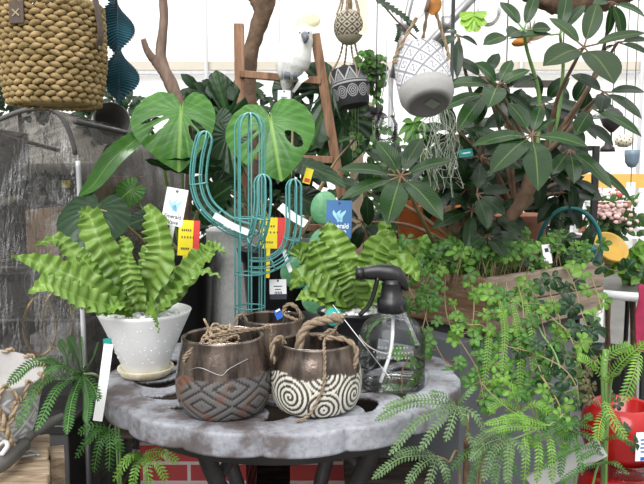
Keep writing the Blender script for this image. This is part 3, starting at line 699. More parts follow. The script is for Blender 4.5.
# teal round tag by the spiral pot
c = P(334, 317, 1.075)
t = thing('price_tag', 'round teal tag leaning behind the rim of the spiral pot', 'tag', tuple(c))
M = frame(c, (1, 0.1, -0.2), (0.1, 0.5, 1)); mb = MB(); mb.lathe([(0.0005, 0.0006), (0.015, 0.0006), (0.015, -0.0006), (0.0005, -0.0006)], 40, M); mb.build('disc', 'teal_card', t)
text('lettering', 'eco', 0.007, M @ Matrix.Translation((0.002, 0.007, 0)), 'white_ink', t)

# ================================================================== spray bottle
cp = G(391, 384, TZ); cp.z = TZ; T0 = Matrix.Translation(cp)
bot = thing('spray_bottle', 'clear plastic spray bottle with black trigger head at the right side of the table', 'bottle', tuple(cp))
mb = MB()
prof = [(0.0005, 0.002), (0.047, 0.0), (0.0525, 0.004), (0.0535, 0.012), (0.053, 0.055), (0.0535, 0.066), (0.051, 0.082), (0.043, 0.098), (0.030, 0.108), (0.0215, 0.114), (0.0205, 0.122), (0.0205, 0.130)]
prof = [(p.x, p.z) for p in catmull([V((a, 0, b)) for a, b in prof], 60)]
mb.lathe([(max(a, 0.0005), b) for a, b in prof], 72, T0)
mb.tube([cp + V((math.cos(2 * PI * i / 48) * 0.0525, math.sin(2 * PI * i / 48) * 0.0525, 0.034)) for i in range(48)], 0.0012, 6, True)
mb.tube([cp + V((math.cos(2 * PI * i / 48) * 0.0435, math.sin(2 * PI * i / 48) * 0.0435, 0.004)) for i in range(48)], 0.002, 6, True)
mb.build('bottle', 'clear_plastic', bot)
mb = MB(); mb.tube(catmull([cp + V((0.002, 0, 0.13)), cp + V((0.0, 0, 0.06)), cp + V((-0.018, -0.012, 0.006))], 16), 0.0028, 8); mb.build('dip_tube', 'white_plastic', bot)
mb = MB(); mb.lathe([(0.0205, 0.116), (0.0225, 0.117), (0.0225, 0.137), (0.017, 0.141), (0.015, 0.158), (0.016, 0.162)], 32, T0, disp=lambda a, z, i: 0.0007 * (int(a * 14) % 2)); mb.build('collar', 'black_plastic', bot)
mb = MB()
hd = [(-0.046, 0.1775, 0.0085), (-0.040, 0.1785, 0.0105), (-0.022, 0.1795, 0.0125), (0.0, 0.176, 0.0155), (0.012, 0.171, 0.0165), (0.021, 0.163, 0.014), (0.026, 0.156, 0.006)]
rows = []
for i in range(25):
    k = i / 24; x, z, r = (lerpl([h[j] for h in hd], k) for j in range(3))
    rows.append([cp + V((x, math.cos(2 * PI * j / 16) * r * 0.72, z + math.sin(2 * PI * j / 16) * r)) for j in range(17)])
mb.grid(rows)
mb.lathe([(0.0005, 0.0), (0.009, 0.0), (0.0105, 0.003), (0.0105, 0.012), (0.0005, 0.0125)], 20, Matrix.Translation(cp + V((-0.045, 0, 0.1775))) @ Matrix.Rotation(-PI / 2, 4, 'Y'))
mb.tube([cp + V((0.0, 0, 0.168)), cp + V((0.001, 0, 0.15))], 0.014, 16)
mb.build('spray_head', 'black_plastic', bot)
mb = MB(); mb.ribbon([cp + V((-0.024, 0, 0.172)), cp + V((-0.029, 0, 0.15)), cp + V((-0.037, 0, 0.128)), cp + V((-0.052, 0, 0.112))], 0.0075, (-1, 0, -0.2), 14, 6, -0.35, wid=lambda t: 1.0 - 0.15 * t); mb.build('trigger', 'black_plastic', bot, solid=0.004)
mb = MB()
for z, n_ in ((0.072, 9), (0.064, 12), (0.056, 10)):     # faint unreadable print round the shoulder
    for q in range(n_):
        a = math.radians(270) + (q - n_ / 2) * 0.1
        M = frame(cp + V((math.cos(a) * 0.0545, math.sin(a) * 0.0545, z)), (-math.sin(a), math.cos(a), 0), (0, 0, 1)); mb.box(M, (0.0022, 0.0025, 0.0003))
mb.tube([cp + V((math.cos(a) * 0.0535, math.sin(a) * 0.0535, 0.082 - 0.02 * math.sin((a - 3.4) * 1.2))) for a in (3.4 + i * 0.06 for i in range(20))], 0.001, 5)
mb.build('print', 'grey_concrete', bot)
mb = MB()
mb.tube([P(333, 305, 1.08), P(390, 378, 1.012)], 0.0007, 5); mb.build('string', 'white_plastic', bot)
mb = MB(); mb.ribbon([P(398, 300, 1.05), P(404, 312, 1.02), P(418, 345, 1.0)], 0.003, (0, -1, 0), 8, 2, 0, wid=lambda t: 0.3 + 0.7 * t); mb.build('swing_tag', 'clear_plastic', bot)
# ================================================================== teal wire cactus
YT = 1.27
tb = P(250, 342, YT)
tr = thing('wire_cactus', 'teal wire cactus-shaped plant support with bent arms standing behind the bronze pots', 'plant support', (tb.x, tb.y, TZ))
def cage(path, r, nw, ends=(False, True), n=40, wire=0.0016, rings=()):
    mb = MB(); c = catmull(path, n); L = [0]
    for i in range(n): L.append(L[-1] + (c[i + 1] - c[i]).length)
    nrm = V((0, -1, 0.01)); fr = []
    for i in range(n + 1):
        T, nrm, bn = basis(c[min(i + 1, n)] - c[max(i - 1, 0)], nrm); fr.append((T, nrm.copy(), bn.copy()))
    for k in range(nw):
        a = 2 * PI * k / nw + 0.2; d = lambda i: fr[i][1] * math.cos(a) + fr[i][2] * math.sin(a)
        pts = []
        if ends[0]: pts += [c[0] - fr[0][0] * r * math.cos(q) + d(0) * r * math.sin(q) for q in (PI / 2 * j / 7 for j in range(7))]
        pts += [c[i] + d(i) * r for i in range(n + 1)]
        if ends[1]: pts += [c[n] + fr[n][0] * r * 1.1 * math.sin(q) + d(n) * r * math.cos(q) for q in (PI / 2 * j / 8 for j in range(1, 9))]
        mb.tube(pts, wire, 6)
    for t in rings:
        i = int(t * n); mb.tube([c[i] + fr[i][1] * math.cos(2 * PI * j / 24) * r + fr[i][2] * math.sin(2 * PI * j / 24) * r for j in range(24)], wire * 0.9, 6, True)
    return mb
cage([V((tb.x, tb.y, TZ + 0.002)), P(250, 240, YT), P(250, 130, YT)], m(15, YT), 8, rings=(0.0, 0.2, 0.36, 0.62)).build('trunk', 'teal_wire', tr)
cage([P(249, 232, YT), P(228, 224, YT - 0.005), P(207, 206, YT - 0.01), P(199, 184, YT - 0.01), P(200, 160, YT - 0.01), P(204, 141, YT - 0.01)], m(8.5, YT), 7, rings=(0.3, 0.62)).build('arm', 'teal_wire', tr)
cage([P(251, 243, YT), P(255, 241, YT - 0.05), P(260, 226, YT - 0.075), P(263, 205, YT - 0.08), P(263, 184, YT - 0.08)], m(8.5, YT - 0.07), 7, rings=(0.3, 0.6)).build('arm', 'teal_wire', tr)
cage([P(251, 266, YT), P(268, 265, YT + 0.01), P(285, 254, YT + 0.015), P(293, 234, YT + 0.015), P(294, 210, YT + 0.015), P(294, 188, YT + 0.015)], m(8, YT), 7, rings=(0.25, 0.55)).build('arm', 'teal_wire', tr)
def price(label, c, w, h, x, y, bar=False):
    t, M = card_tag(label, c, w, h, x, y, 'white_paper', name='price_tag', hole=True)
    mb = MB()
    for yy, ww in ((0.1, 0.5), (-0.08, 0.36)): mb.box(M @ Matrix.Translation((0, h * yy, 0.0006)), (w * ww, h * 0.05, 0.0004))
    for q in range(9): mb.box(M @ Matrix.Translation((w * (-0.2 + q * 0.05), -h * 0.28, 0.0006)), (w * (0.015 + 0.012 * (q % 3)), h * 0.16, 0.0004))
    mb.build('print', 'ink', t)
    if bar:
        mb = MB(); mb.box(M @ Matrix.Translation((0, -h * 0.5, 0.0005)), (w * 1.0, h * 0.3, 0.0012)); mb.build('base_strip', 'ink', t)
    return t, M
price('white price tag hanging low on the teal wire cactus', P(278, 288, YT + 0.03), 0.032, 0.033, (1, 0, 0.02), (-0.02, 0.1, 1), True)
def strip(label, a, b, w, mt='white_plastic', nrm=(0, -1, 0.4)):
    t = thing('strip_tag', label, 'tag', tuple(a)); mb = MB()
    mb.ribbon([a, (V(a) + V(b)) / 2 + V((0, 0, -0.003)), b], w, nrm, 8, 2, 0, wid=lambda t: 1.0); mb.build('strip', mt, t); return t
strip('white strip tag slanting through the left arm of the wire cactus', P(214, 215, 1.24), P(252, 234, 1.25), 0.006)
strip('white strip tag slanting through the right arm of the wire cactus', P(280, 206, 1.3), P(306, 224, 1.28), 0.008)
strip('short white strip tag hanging beside the green cactus pads', P(284, 250, 1.3), P(291, 272, 1.29), 0.004)

# ================================================================== potting bench, planters behind the table
BZ = 0.62
bench = thing('potting_bench', 'dark low bench on red brick piers behind the garden table', 'bench', (0.0, 1.75, 0))
for k in range(4):
    mb = MB(); mb.box(Matrix.Translation((-0.155, 1.52 + k * 0.145, BZ - 0.02)), (0.57, 0.135, 0.04)); mb.build('board', 'bench_wood', bench, bevel=0.004)
mb = MB(); mb.box(Matrix.Translation((-0.155, 1.465, BZ - 0.08)), (0.57, 0.03, 0.12)); mb.build('apron', 'bench_wood', bench, bevel=0.003)
for x0, x1 in ((290, 372), (140, 246)):
    a, b = P(x0, 460, 1.5).x, P(x1, 460, 1.5).x
    mb = MB(); mb.box(Matrix.Translation(((a + b) / 2, 1.62, (BZ - 0.14) / 2)), (b - a, 0.24, BZ - 0.14)); mb.build('brick_pier', 'red_brick', bench)
mb = MB(); mb.box(Matrix.Translation((-0.155, 1.98, 0.3)), (0.57, 0.02, 0.56)); mb.build('back_board', 'bench_wood', bench)  # dark board added to stand for the shadow under the bench

bs = thing('brick_pier', 'low pier of red bricks standing under the right side of the garden table', 'pier', (0.13, 1.34, 0))
mb = MB(); mb.box(Matrix.Translation((0.132, 1.34, 0.222)), (0.165, 0.10, 0.444)); mb.build('brickwork', 'red_brick', bs)
mb = MB(); mb.box(Matrix.Translation((0.132, 1.34, 0.454)), (0.175, 0.11, 0.018)); mb.build('cap', 'bench_wood', bs, bevel=0.003)

def nursery_pot(parent, c, r, h, n=64, name='pot', mt='black_plastic', rimh=0.03):
    mb = MB(); mb.lathe([(0.0005, 0), (r * 0.72, 0), (r * 0.74, 0.004), (r * 0.92, h - rimh), (r * 0.98, h - rimh * 0.9), (r * 1.04, h - 0.003), (r * 1.04, h), (r * 0.97, h), (r * 0.93, h - rimh), (r * 0.9, h - rimh * 1.2)], n, Matrix.Translation(c)); mb.build(name, mt, parent)
    mb = MB(); mb.lathe([(0.0005, h - rimh), (r * 0.92, h - rimh * 1.1)], 32, Matrix.Translation(c), disp=lambda a, z, i: 0); mb.build('soil', 'soil', parent)

# ------------------------------------------------------------------ monstera
RAD = [(0, 1.0), (12, 0.9), (28, 0.79), (48, 0.72), (70, 0.68), (92, 0.65), (112, 0.61), (132, 0.56), (150, 0.49), (164, 0.36), (173, 0.19), (180, 0.06)]
def rad(d):
    d = abs(d)
    for (a, p), (b, q) in zip(RAD, RAD[1:]):
        if a <= d <= b: return p + (q - p) * (d - a) / (b - a)
    return 0.06
def monstera(parent, J, T, nrm, wl=1.0, wr=1.0, holes=(), cuts=(), mt='monstera_green', cup=0.25, droop=0.2, name='leaf', stalk=None, stalk_r=0.003):
    J, T = V(J), V(T); L = (T - J).length; y = (T - J).normalized(); n = V(nrm); n = (n - y * n.dot(y)).normalized(); x = y.cross(n)
    NA, NR = 240, 34; rows = []; uvs = []
    for i in range(NR + 1):
        q = i / NR; row = []; ur = []
        for j in range(NA + 1):
            d = -180 + 360 * j / NA; a = math.radians(d); r = rad(d) * L * q
            lx = math.sin(a) * r * (wr if d > 0 else wl); ly = math.cos(a) * r
            lz = -cup * lx * lx / L * 1.3 + 0.10 * abs(lx) - droop * max(0, ly) ** 2 / L + 0.012 * L * math.sin(d * 0.32) * q
            row.append(J + x * lx + y * ly + n * lz); ur.append((0.5 + lx / (1.5 * L), 0.4 + 0.55 * ly / L + 0.15 * abs(lx) / L))
        rows.append(row); uvs.append(ur)
    def keep(i, j):
        d = -180 + 360 * (j + 0.5) / NA; q = (i + 0.5) / NR
        for (hd, q0, q1, w) in holes:
            k = (q - (q0 + q1) / 2) / ((q1 - q0) / 2)
            if abs(k) < 1 and abs(d - hd) < 2.1 * w * math.sqrt(1 - k * k) * (1.15 - 0.3 * q): return False
        for (hd, q0, w) in cuts:
            if q > q0 and abs(d - hd) < 1.6 * w * ((q - q0) / (1 - q0)) ** 0.5: return False
        return True
    mb = MB(); mb.grid(rows, uvs, keep=keep); o = mb.build(name, mt, parent)
    if stalk:
        mb = MB(); mb.tube(catmull([J - n * 0.001] + [V(s) for s in stalk], 18), [stalk_r * 0.8, stalk_r * 1.3], 8); mb.build('stalk', 'stem_green' if mt == 'monstera_green' else 'stem_tan', o)
    return o
cm1 = P(181, 265, 1.62); cm1.z = BZ
mon1 = thing('monstera', 'split-leaved monstera in black pot behind the white potted fern', 'potted plant', tuple(cm1))
nursery_pot(mon1, cm1, 0.083, 0.255)
top1 = cm1 + V((0, 0, 0.25))
HL = [(-62, 0.45, 0.8, 4), (-38, 0.4, 0.85, 5), (48, 0.35, 0.85, 5), (75, 0.4, 0.75, 4)]
monstera(mon1, P(181, 112, 1.47), P(177, 162, 1.40), (0.1, -1, 0.55), 0.86, 1.27, [(68, 0.35, 0.8, 2.6), (44, 0.28, 0.78, 3.5), (-33, 0.4, 0.8, 4.5), (-52, 0.35, 0.9, 3.0)], [], droop=0.3, stalk=[P(184, 140, 1.58), P(182, 200, 1.62), top1])
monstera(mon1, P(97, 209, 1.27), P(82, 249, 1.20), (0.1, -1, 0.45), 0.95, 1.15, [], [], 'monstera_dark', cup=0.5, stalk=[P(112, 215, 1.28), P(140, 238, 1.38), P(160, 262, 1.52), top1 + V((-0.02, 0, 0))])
o = MB(); o.ribbon([P(150, 128, 1.5), P(132, 143, 1.45), P(112, 160, 1.36), P(94, 184, 1.31), P(79, 196, 1.29)], m(10, 1.4), (0.4, -0.8, 0.6), 22, 6, 0.5, wid=lambda t: math.sin(PI * (0.03 + 0.96 * t) ** 0.8) ** 0.7); lf = o.build('leaf', 'monstera_green', mon1)
o = MB(); o.tube(catmull([P(150, 128, 1.5), P(160, 150, 1.55), P(172, 210, 1.6), top1], 16), 0.004, 8); o.build('stalk', 'stem_green', lf)
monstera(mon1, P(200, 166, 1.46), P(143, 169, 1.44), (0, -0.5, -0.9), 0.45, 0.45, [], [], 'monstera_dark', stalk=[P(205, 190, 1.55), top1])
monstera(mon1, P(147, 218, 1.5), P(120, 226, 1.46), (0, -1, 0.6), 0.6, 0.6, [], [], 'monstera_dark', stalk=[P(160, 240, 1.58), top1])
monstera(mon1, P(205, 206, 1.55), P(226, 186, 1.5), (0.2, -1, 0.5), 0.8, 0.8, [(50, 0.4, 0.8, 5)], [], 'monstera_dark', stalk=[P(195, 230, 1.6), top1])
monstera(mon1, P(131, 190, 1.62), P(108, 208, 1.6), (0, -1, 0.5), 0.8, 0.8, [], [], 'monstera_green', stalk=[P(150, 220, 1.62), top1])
cm2 = P(286, 262, 1.6); cm2.z = BZ
mon2 = thing('monstera', 'split-leaved monstera in flared black pot behind the teal wire cactus', 'potted plant', tuple(cm2))
nursery_pot(mon2, cm2, 0.110, 0.262)
top2 = cm2 + V((0, 0, 0.25))
monstera(mon2, P(271, 122, 1.42), P(280, 174, 1.36), (-0.05, -1, 0.55), 1.08, 1.2, [(-40, 0.38, 0.85, 6.0), (40, 0.3, 0.8, 3.5), (62, 0.35, 0.8, 3)], [(24, 0.62, 3.5)], droop=0.25, stalk=[P(285, 150, 1.52), P(292, 200, 1.58), top2])
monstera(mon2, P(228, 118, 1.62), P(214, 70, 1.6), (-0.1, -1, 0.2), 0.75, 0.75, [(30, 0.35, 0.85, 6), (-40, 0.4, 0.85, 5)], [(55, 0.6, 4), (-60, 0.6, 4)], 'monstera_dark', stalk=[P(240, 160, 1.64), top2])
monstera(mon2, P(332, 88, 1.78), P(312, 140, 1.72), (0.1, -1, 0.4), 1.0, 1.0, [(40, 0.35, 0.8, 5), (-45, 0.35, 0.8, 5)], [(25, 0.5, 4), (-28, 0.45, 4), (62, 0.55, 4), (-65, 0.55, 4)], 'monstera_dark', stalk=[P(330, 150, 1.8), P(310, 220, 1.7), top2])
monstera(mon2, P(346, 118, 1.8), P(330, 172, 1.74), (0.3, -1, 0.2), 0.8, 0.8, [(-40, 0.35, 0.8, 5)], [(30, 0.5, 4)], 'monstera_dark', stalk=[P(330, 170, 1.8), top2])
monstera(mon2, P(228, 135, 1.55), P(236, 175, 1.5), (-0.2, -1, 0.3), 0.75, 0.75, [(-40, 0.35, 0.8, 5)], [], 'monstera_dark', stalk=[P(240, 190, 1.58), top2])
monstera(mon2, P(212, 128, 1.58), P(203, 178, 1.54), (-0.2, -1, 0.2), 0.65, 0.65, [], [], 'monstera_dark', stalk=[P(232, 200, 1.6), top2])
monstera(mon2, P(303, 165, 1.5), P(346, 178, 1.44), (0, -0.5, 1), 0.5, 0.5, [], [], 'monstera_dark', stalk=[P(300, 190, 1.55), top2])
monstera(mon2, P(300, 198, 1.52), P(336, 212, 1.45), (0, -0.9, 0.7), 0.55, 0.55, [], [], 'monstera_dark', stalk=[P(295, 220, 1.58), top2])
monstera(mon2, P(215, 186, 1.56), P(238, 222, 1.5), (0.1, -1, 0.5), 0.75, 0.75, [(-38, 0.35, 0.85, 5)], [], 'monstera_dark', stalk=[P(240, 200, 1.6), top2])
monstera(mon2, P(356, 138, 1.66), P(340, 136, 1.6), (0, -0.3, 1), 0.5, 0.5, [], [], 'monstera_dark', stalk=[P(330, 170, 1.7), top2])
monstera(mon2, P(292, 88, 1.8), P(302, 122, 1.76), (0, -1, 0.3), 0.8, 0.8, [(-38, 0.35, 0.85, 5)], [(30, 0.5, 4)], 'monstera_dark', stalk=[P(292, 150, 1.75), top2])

# pale concrete planter between the black pots
cc = P(233, 280, 1.74); cc.z = BZ
pl = thing('tall_planter', 'tall pale speckled concrete planter between the two black pots', 'planter', tuple(cc))
mb = MB(); mb.lathe([(0.0005, 0), (0.056, 0), (0.06, 0.004), (0.066, 0.29), (0.066, 0.295), (0.060, 0.296), (0.058, 0.3), (0.0005, 0.29)], 48, Matrix.Translation(cc)); mb.build('body', 'pale_concrete', pl)
mb = MB(); mb.lathe([(0.0005, 0.295), (0.058, 0.295)], 24, Matrix.Translation(cc)); mb.build('soil', 'soil', pl)

# paddle cactus with pale green pads
co = P(318, 300, 1.42); co.z = BZ
opu = thing('paddle_cactus', 'speckled pale green paddle cactus between the wire cactus and blue tag', 'cactus', tuple(co))
nursery_pot(opu, co, 0.055, 0.14)
for (x, y, Y, rx, rz, tilt) in ((324, 208, 1.38, 0.027, 0.034, 0.2), (298, 272, 1.36, 0.036, 0.033, -0.4), (318, 297, 1.36, 0.034, 0.036, 0.3), (322, 250, 1.40, 0.03, 0.045, 0.1)):
    c = P(x, y, Y); mb = MB(); mb.ell(c, (rx, 0.008, rz), Matrix.Rotation(tilt, 3, 'Y'), 28)
    rq = random.Random(x)
    for q in range(26):
        a = rq.uniform(0, 2 * PI); s = math.sqrt(rq.random()) * 0.9; p = V((math.cos(a) * s * rx, -0.0085 * math.sqrt(max(0, 1 - s * s)), math.sin(a) * s * rz))
        mb.ell(c + Matrix.Rotation(tilt, 3, 'Y') @ p, (0.0011,) * 3, None, 6)
    mb.build('pad', 'pad_green', opu)
# upright pale grey board between the pots
bd = P(300, 250, 1.75)
mb = MB(); q = P(290, 262, 1.86); q.z = BZ + 0.1305; mb.box(frame(q, (1, 0, 0), (0, 0.05, 1)), (0.16, 0.26, 0.012)); o = mb.build('display_board', 'galvanised'); tag(o, 'plain grey board standing upright behind the black pots', 'board')

# ================================================================== ladder, cockatoo, driftwood
YL = 1.76
lad = thing('wooden_ladder', 'small brown wooden ladder with a white cockatoo on its top rung', 'ladder', tuple(P(285, 260, YL)))
def rail(a, b, w, d): mb = MB(); mb.bar(a, b, w, d); mb.build('rail', 'ladder_wood', lad, bevel=0.002)
e = P(242, 262, YL); e.z = BZ + 0.001
rail(P(239, 24, YL), e, m(9.5, YL), 0.02)
e = P(366, 262, YL); e.z = BZ + 0.001
rail(P(315, 34, YL - 0.005), e, m(9.5, YL), 0.02)
for (a, b) in (((240, 74), (321, 81)), ((241, 156), (333, 160)), ((242, 225), (350, 229))):
    mb = MB(); mb.bar(P(*a, YL - 0.012), P(*b, YL - 0.012), m(7, YL), 0.016); mb.build('rung', 'ladder_wood', lad, bevel=0.002)
YB = 1.735
bird = thing('cockatoo', 'white cockatoo figure with cream crest perched on the ladder rung', 'bird', tuple(P(290, 74, YB)))
secs = [(285, 94, 1.32, 0.02), (286, 88, 4.4, 0.018), (287, 80, 7.15, 0.012), (290.5, 72, 12.4, 0.004), (293.0, 64, 15.87, 0), (295.5, 56, 16.12, -0.003), (298.5, 48, 13.64, -0.006), (301.5, 41, 11.16, -0.009), (302.5, 35.5, 10.17, -0.012), (304, 31, 8.93, -0.013), (305, 27, 6.2, -0.013), (305.5, 25, 1.24, -0.013)]
mb = MB(); n = 44; rows = []
cen = catmull([P(x, y, YB + d) for x, y, r, d in secs], n)
for i in range(n + 1):
    r = m(lerpl([s[2] for s in secs], i / n), YB)
    T = (cen[min(i + 1, n)] - cen[max(i - 1, 0)]); T, a, b = basis(T, V((0, -1, 0)))
    rows.append([cen[i] + a * math.cos(2 * PI * j / 24) * r * 0.95 + b * math.sin(2 * PI * j / 24) * r for j in range(25)])
mb.grid(rows); mb.build('body', 'feather_white', bird)
for s in (-1, 1):
    Mq = frame(V((0, 0, 0)), (1, 0, 0.12), (0.12, 0, -1)).to_3x3() @ Matrix.Rotation(0.22, 3, 'Z')
    a = P(291, 61, YB - 0.004 + 0.03 * (s > 0)) + V((s * m(9.5, YB), 0, 0)); mb = MB()
    mb.ell(a, (m(4.5, YB), m(18, YB), m(9.5, YB)), frame(V((0, 0, 0)), (1, 0, 0.0), (-0.28 if s < 0 else -0.34, 0.05, -1)).to_3x3(), 24)
    w = mb.build('wing', 'feather_white', bird); mb = MB()
    for k in range(4): mb.ribbon([a + V((-0.010 + 0.002 * k, -0.012 + 0.005 * k, -0.012)), P(286.5 + s * 3, 84 + k, YB + 0.004 * k)], m(2.4, YB), (s * 0.6, -1, 0), 8, 2, -0.15, wid=lambda t: 1 - 0.6 * t ** 3)
    mb.build('flight_feathers', 'feather_white', w)
mb = MB()
for k in range(5): mb.ribbon([P(287 + k, 80, YB + 0.012), P(284 + k * 1.6, 100, YB + 0.03)], m(2.6, YB), (0.1 * (k - 2), -1, 0.1), 6, 2, -0.1, wid=lambda t: 1 - 0.5 * t ** 3)
mb.build('tail', 'feather_shade', bird)
mb = MB()
for k in range(9):
    f = (k - 4) / 4
    tip = (311 + f * 5 + (3 if abs(f) < 0.5 else 0), 14 + abs(f) * 5); tip = (309 + 7 * f, 13 + 5 * f * f)
    mb.ribbon([P(304, 29, YB - 0.013), P(303 + 5 * f, 23, YB - 0.014 - 0.004 * math.cos(f)), P(tip[0], tip[1] + 5, YB - 0.013), P(tip[0] + 4 * f, tip[1], YB - 0.01)], m(3.4, YB), (0.25 * f, -1, 0.1), 10, 4, -0.2, wid=lambda t: 0.3 + 0.8 * math.sin(PI * min(1, t * 0.95)) )
mb.build('crest', 'feather_cream', bird)
mb = MB(); mb.tube(catmull([P(304.5, 35, YB - 0.032), P(305.5, 37.5, YB - 0.042), P(305, 41.5, YB - 0.043), P(304, 43.5, YB - 0.038)], 14), [0.0095, 0.0085, 0.005, 0.0008], 12); mb.build('beak', 'beak_grey', bird)
for x in (299.8, 308.8): mb = MB(); mb.ell(P(x, 32.8, YB - 0.035), (0.0022, 0.0016, 0.0024), None, 10); mb.build('eye', 'ink', bird)
for x in (287, 296):
    mb = MB()
    for q in (-1.6, 0, 1.6): mb.tube(catmull([P(x, 71, YB - 0.016), P(x + q, 73.5, YB - 0.026), P(x + q * 1.3, 77.5, YB - 0.025), P(x + q * 1.3, 79.5, YB - 0.015)], 10), [0.0032, 0.003, 0.0014], 8)
    mb.build('foot', 'beak_grey', bird)
price('white price tag with bar code hanging under the cockatoo', P(284, 99, YB - 0.03), 0.031, 0.042, (1, 0.1, -0.03), (0.03, 0.05, 1))
t = thing('strip_tag', 'folded white paper tag tied at the feet of the cockatoo', 'tag', tuple(P(300, 80, YB - 0.04)))
mb = MB(); mb.ribbon([P(306, 73, YB - 0.03), P(300, 82, YB - 0.045), P(293, 92, YB - 0.035)], 0.006, (0.5, -1, 0), 8, 2, 0.1, wid=lambda t: 1.2 - 0.6 * t); mb.box(frame(P(303, 78, YB - 0.046), (0.8, 0, 0.5), (-0.5, 0.1, 0.8)), (0.022, 0.017, 0.001)); mb.build('strip', 'white_paper', t)
def branch(label, segs, Y, mt, name='driftwood_branch', group=None):
    t = thing(name, label, 'branch', tuple(P(segs[0][-1][0][0], segs[0][-1][0][1], Y)))
    for i, s in enumerate(segs):
        mb = MB(); pts = catmull([P(x, y, Y + d) for (x, y), r, d in s], 34); mb.tube(pts, [m(r, Y) for _, r, _ in s], 14, wob=0.25); mb.build('trunk' if i == 0 else 'limb', mt, t)
branch('forked grey-brown driftwood branch above the large monstera leaf', [[((162, -12), 4, 0), ((164, 20), 4.2, 0), ((161, 58), 5.2, 0), ((171, 84), 6.5, 0), ((184, 116), 4.5, 0), ((190, 150), 4, 0.06), ((186, 240), 4, 0.1)], [((143, 39), 2.6, -0.02), ((148, 52), 3.4, -0.01), ((156, 62), 4.6, 0), ((164, 72), 5, 0)]], 1.53, 'driftwood')
branch('thick brown tree trunk rising behind the left rail of the ladder', [[((268, -14), 10, 0), ((264, 10), 9, 0), ((256, 34), 7.5, 0), ((250, 60), 7, 0), ((249, 100), 7.5, 0), ((252, 150), 8, 0), ((254, 262), 9, 0)], [((248, -10), 4, 0.02), ((256, 3), 5, 0.01), ((263, 14), 7, 0)]], 1.88, 'bark', 'bare_tree')
t = thing('cork_log', 'rough dark bark log hanging across the top of the umbrella tree', 'log', tuple(P(582, 0, 1.5)))
mb = MB(); mb.tube(catmull([P(524, -10, 1.5), P(556, 0, 1.5), P(590, -2, 1.5), P(640, -12, 1.5)], 30), [m(9, 1.5), m(13, 1.5), m(13, 1.5), m(11, 1.5)], 16, wob=0.5); mb.build('log', 'bark', t)
mb = MB(); mb.tube([P(560, -8, 1.5), P(560, -120, 1.5)], 0.002, 6); mb.tube([P(620, -8, 1.5), P(620, -120, 1.5)], 0.002, 6); mb.build('hanging_wire', 'black_metal', t)
# ================================================================== wooden planter on grey plinth
A = V((0.326, 1.30, 0)); U1 = V((0.31, 0.245, 0)).normalized(); U2 = V((-U1.y, U1.x, 0)); PT, PB = 0.856, 0.745
LEN, WID = 0.40, 0.29
Z = V((0, 0, 1))
box = thing('wooden_planter', 'weathered wooden planter box full of trailing vine on the grey plinth', 'planter', tuple(A + (U1 * LEN + U2 * WID) / 2 + Z * PB))
def panel(a, along, L, inward, th, z0, z1, mt, name, parent, bevel=0.003):
    c = a + along * (L / 2) + inward * (th / 2) + Z * ((z0 + z1) / 2)
    mb = MB(); mb.box(frame(c, along, inward), (L, th, z1 - z0)); return mb.build(name, mt, parent, bevel=bevel)
zz = (PB + PT) / 2
panel(A, U1, LEN, U2, 0.018, PB, zz - 0.0008, 'planter_wood_worn', 'front_board', box)
panel(A, U1, LEN, U2, 0.018, zz + 0.0008, PT, 'planter_wood_worn', 'front_board', box)
panel(A + U2 * 0.0185, U2, WID - 0.037, U1, 0.018, PB, PT - 0.003, 'planter_wood', 'end_board', box)
panel(A + U1 * (LEN - 0.018) + U2 * 0.0185, U2, WID - 0.037, U1, 0.018, PB, PT - 0.003, 'planter_wood', 'end_board', box)
panel(A + U2 * (WID - 0.018), U1, LEN, U2, 0.018, PB, PT, 'planter_wood', 'back_board', box)
panel(A + U1 * 0.0185 + U2 * 0.0185, U1, LEN - 0.037, U2, WID - 0.037, PB, PB + 0.012, 'planter_wood', 'bottom_board', box)
panel(A + U1 * 0.0187 + U2 * 0.0187, U1, LEN - 0.0375, U2, WID - 0.0375, PT - 0.04, PT - 0.02, 'soil', 'soil', box, 0)
panel(A + U2 * 0.10 - U1 * 0.012, U2, 0.03, U1, 0.0118, PT - 0.02, PT + 0.004, 'planter_wood', 'batten', box)
plinth = thing('display_plinth', 'blue-grey painted plinth under the wooden planter box', 'plinth', tuple(A + (U1 * LEN + U2 * WID) / 2))
panel(A + U1 * 0.01 + U2 * 0.03 - U2 * 0.0, U1, LEN - 0.02, U2, WID - 0.05, PB - 0.02, PB, 'dark_box', 'shade_slab', plinth)  # darkened slab stands in for the shadow under the planter box
panel(A - U1 * 0.03 + U2 * 0.05, U1, LEN + 0.0, U2, WID - 0.05, 0.0, PB - 0.02, 'slate_paint', 'body', plinth)

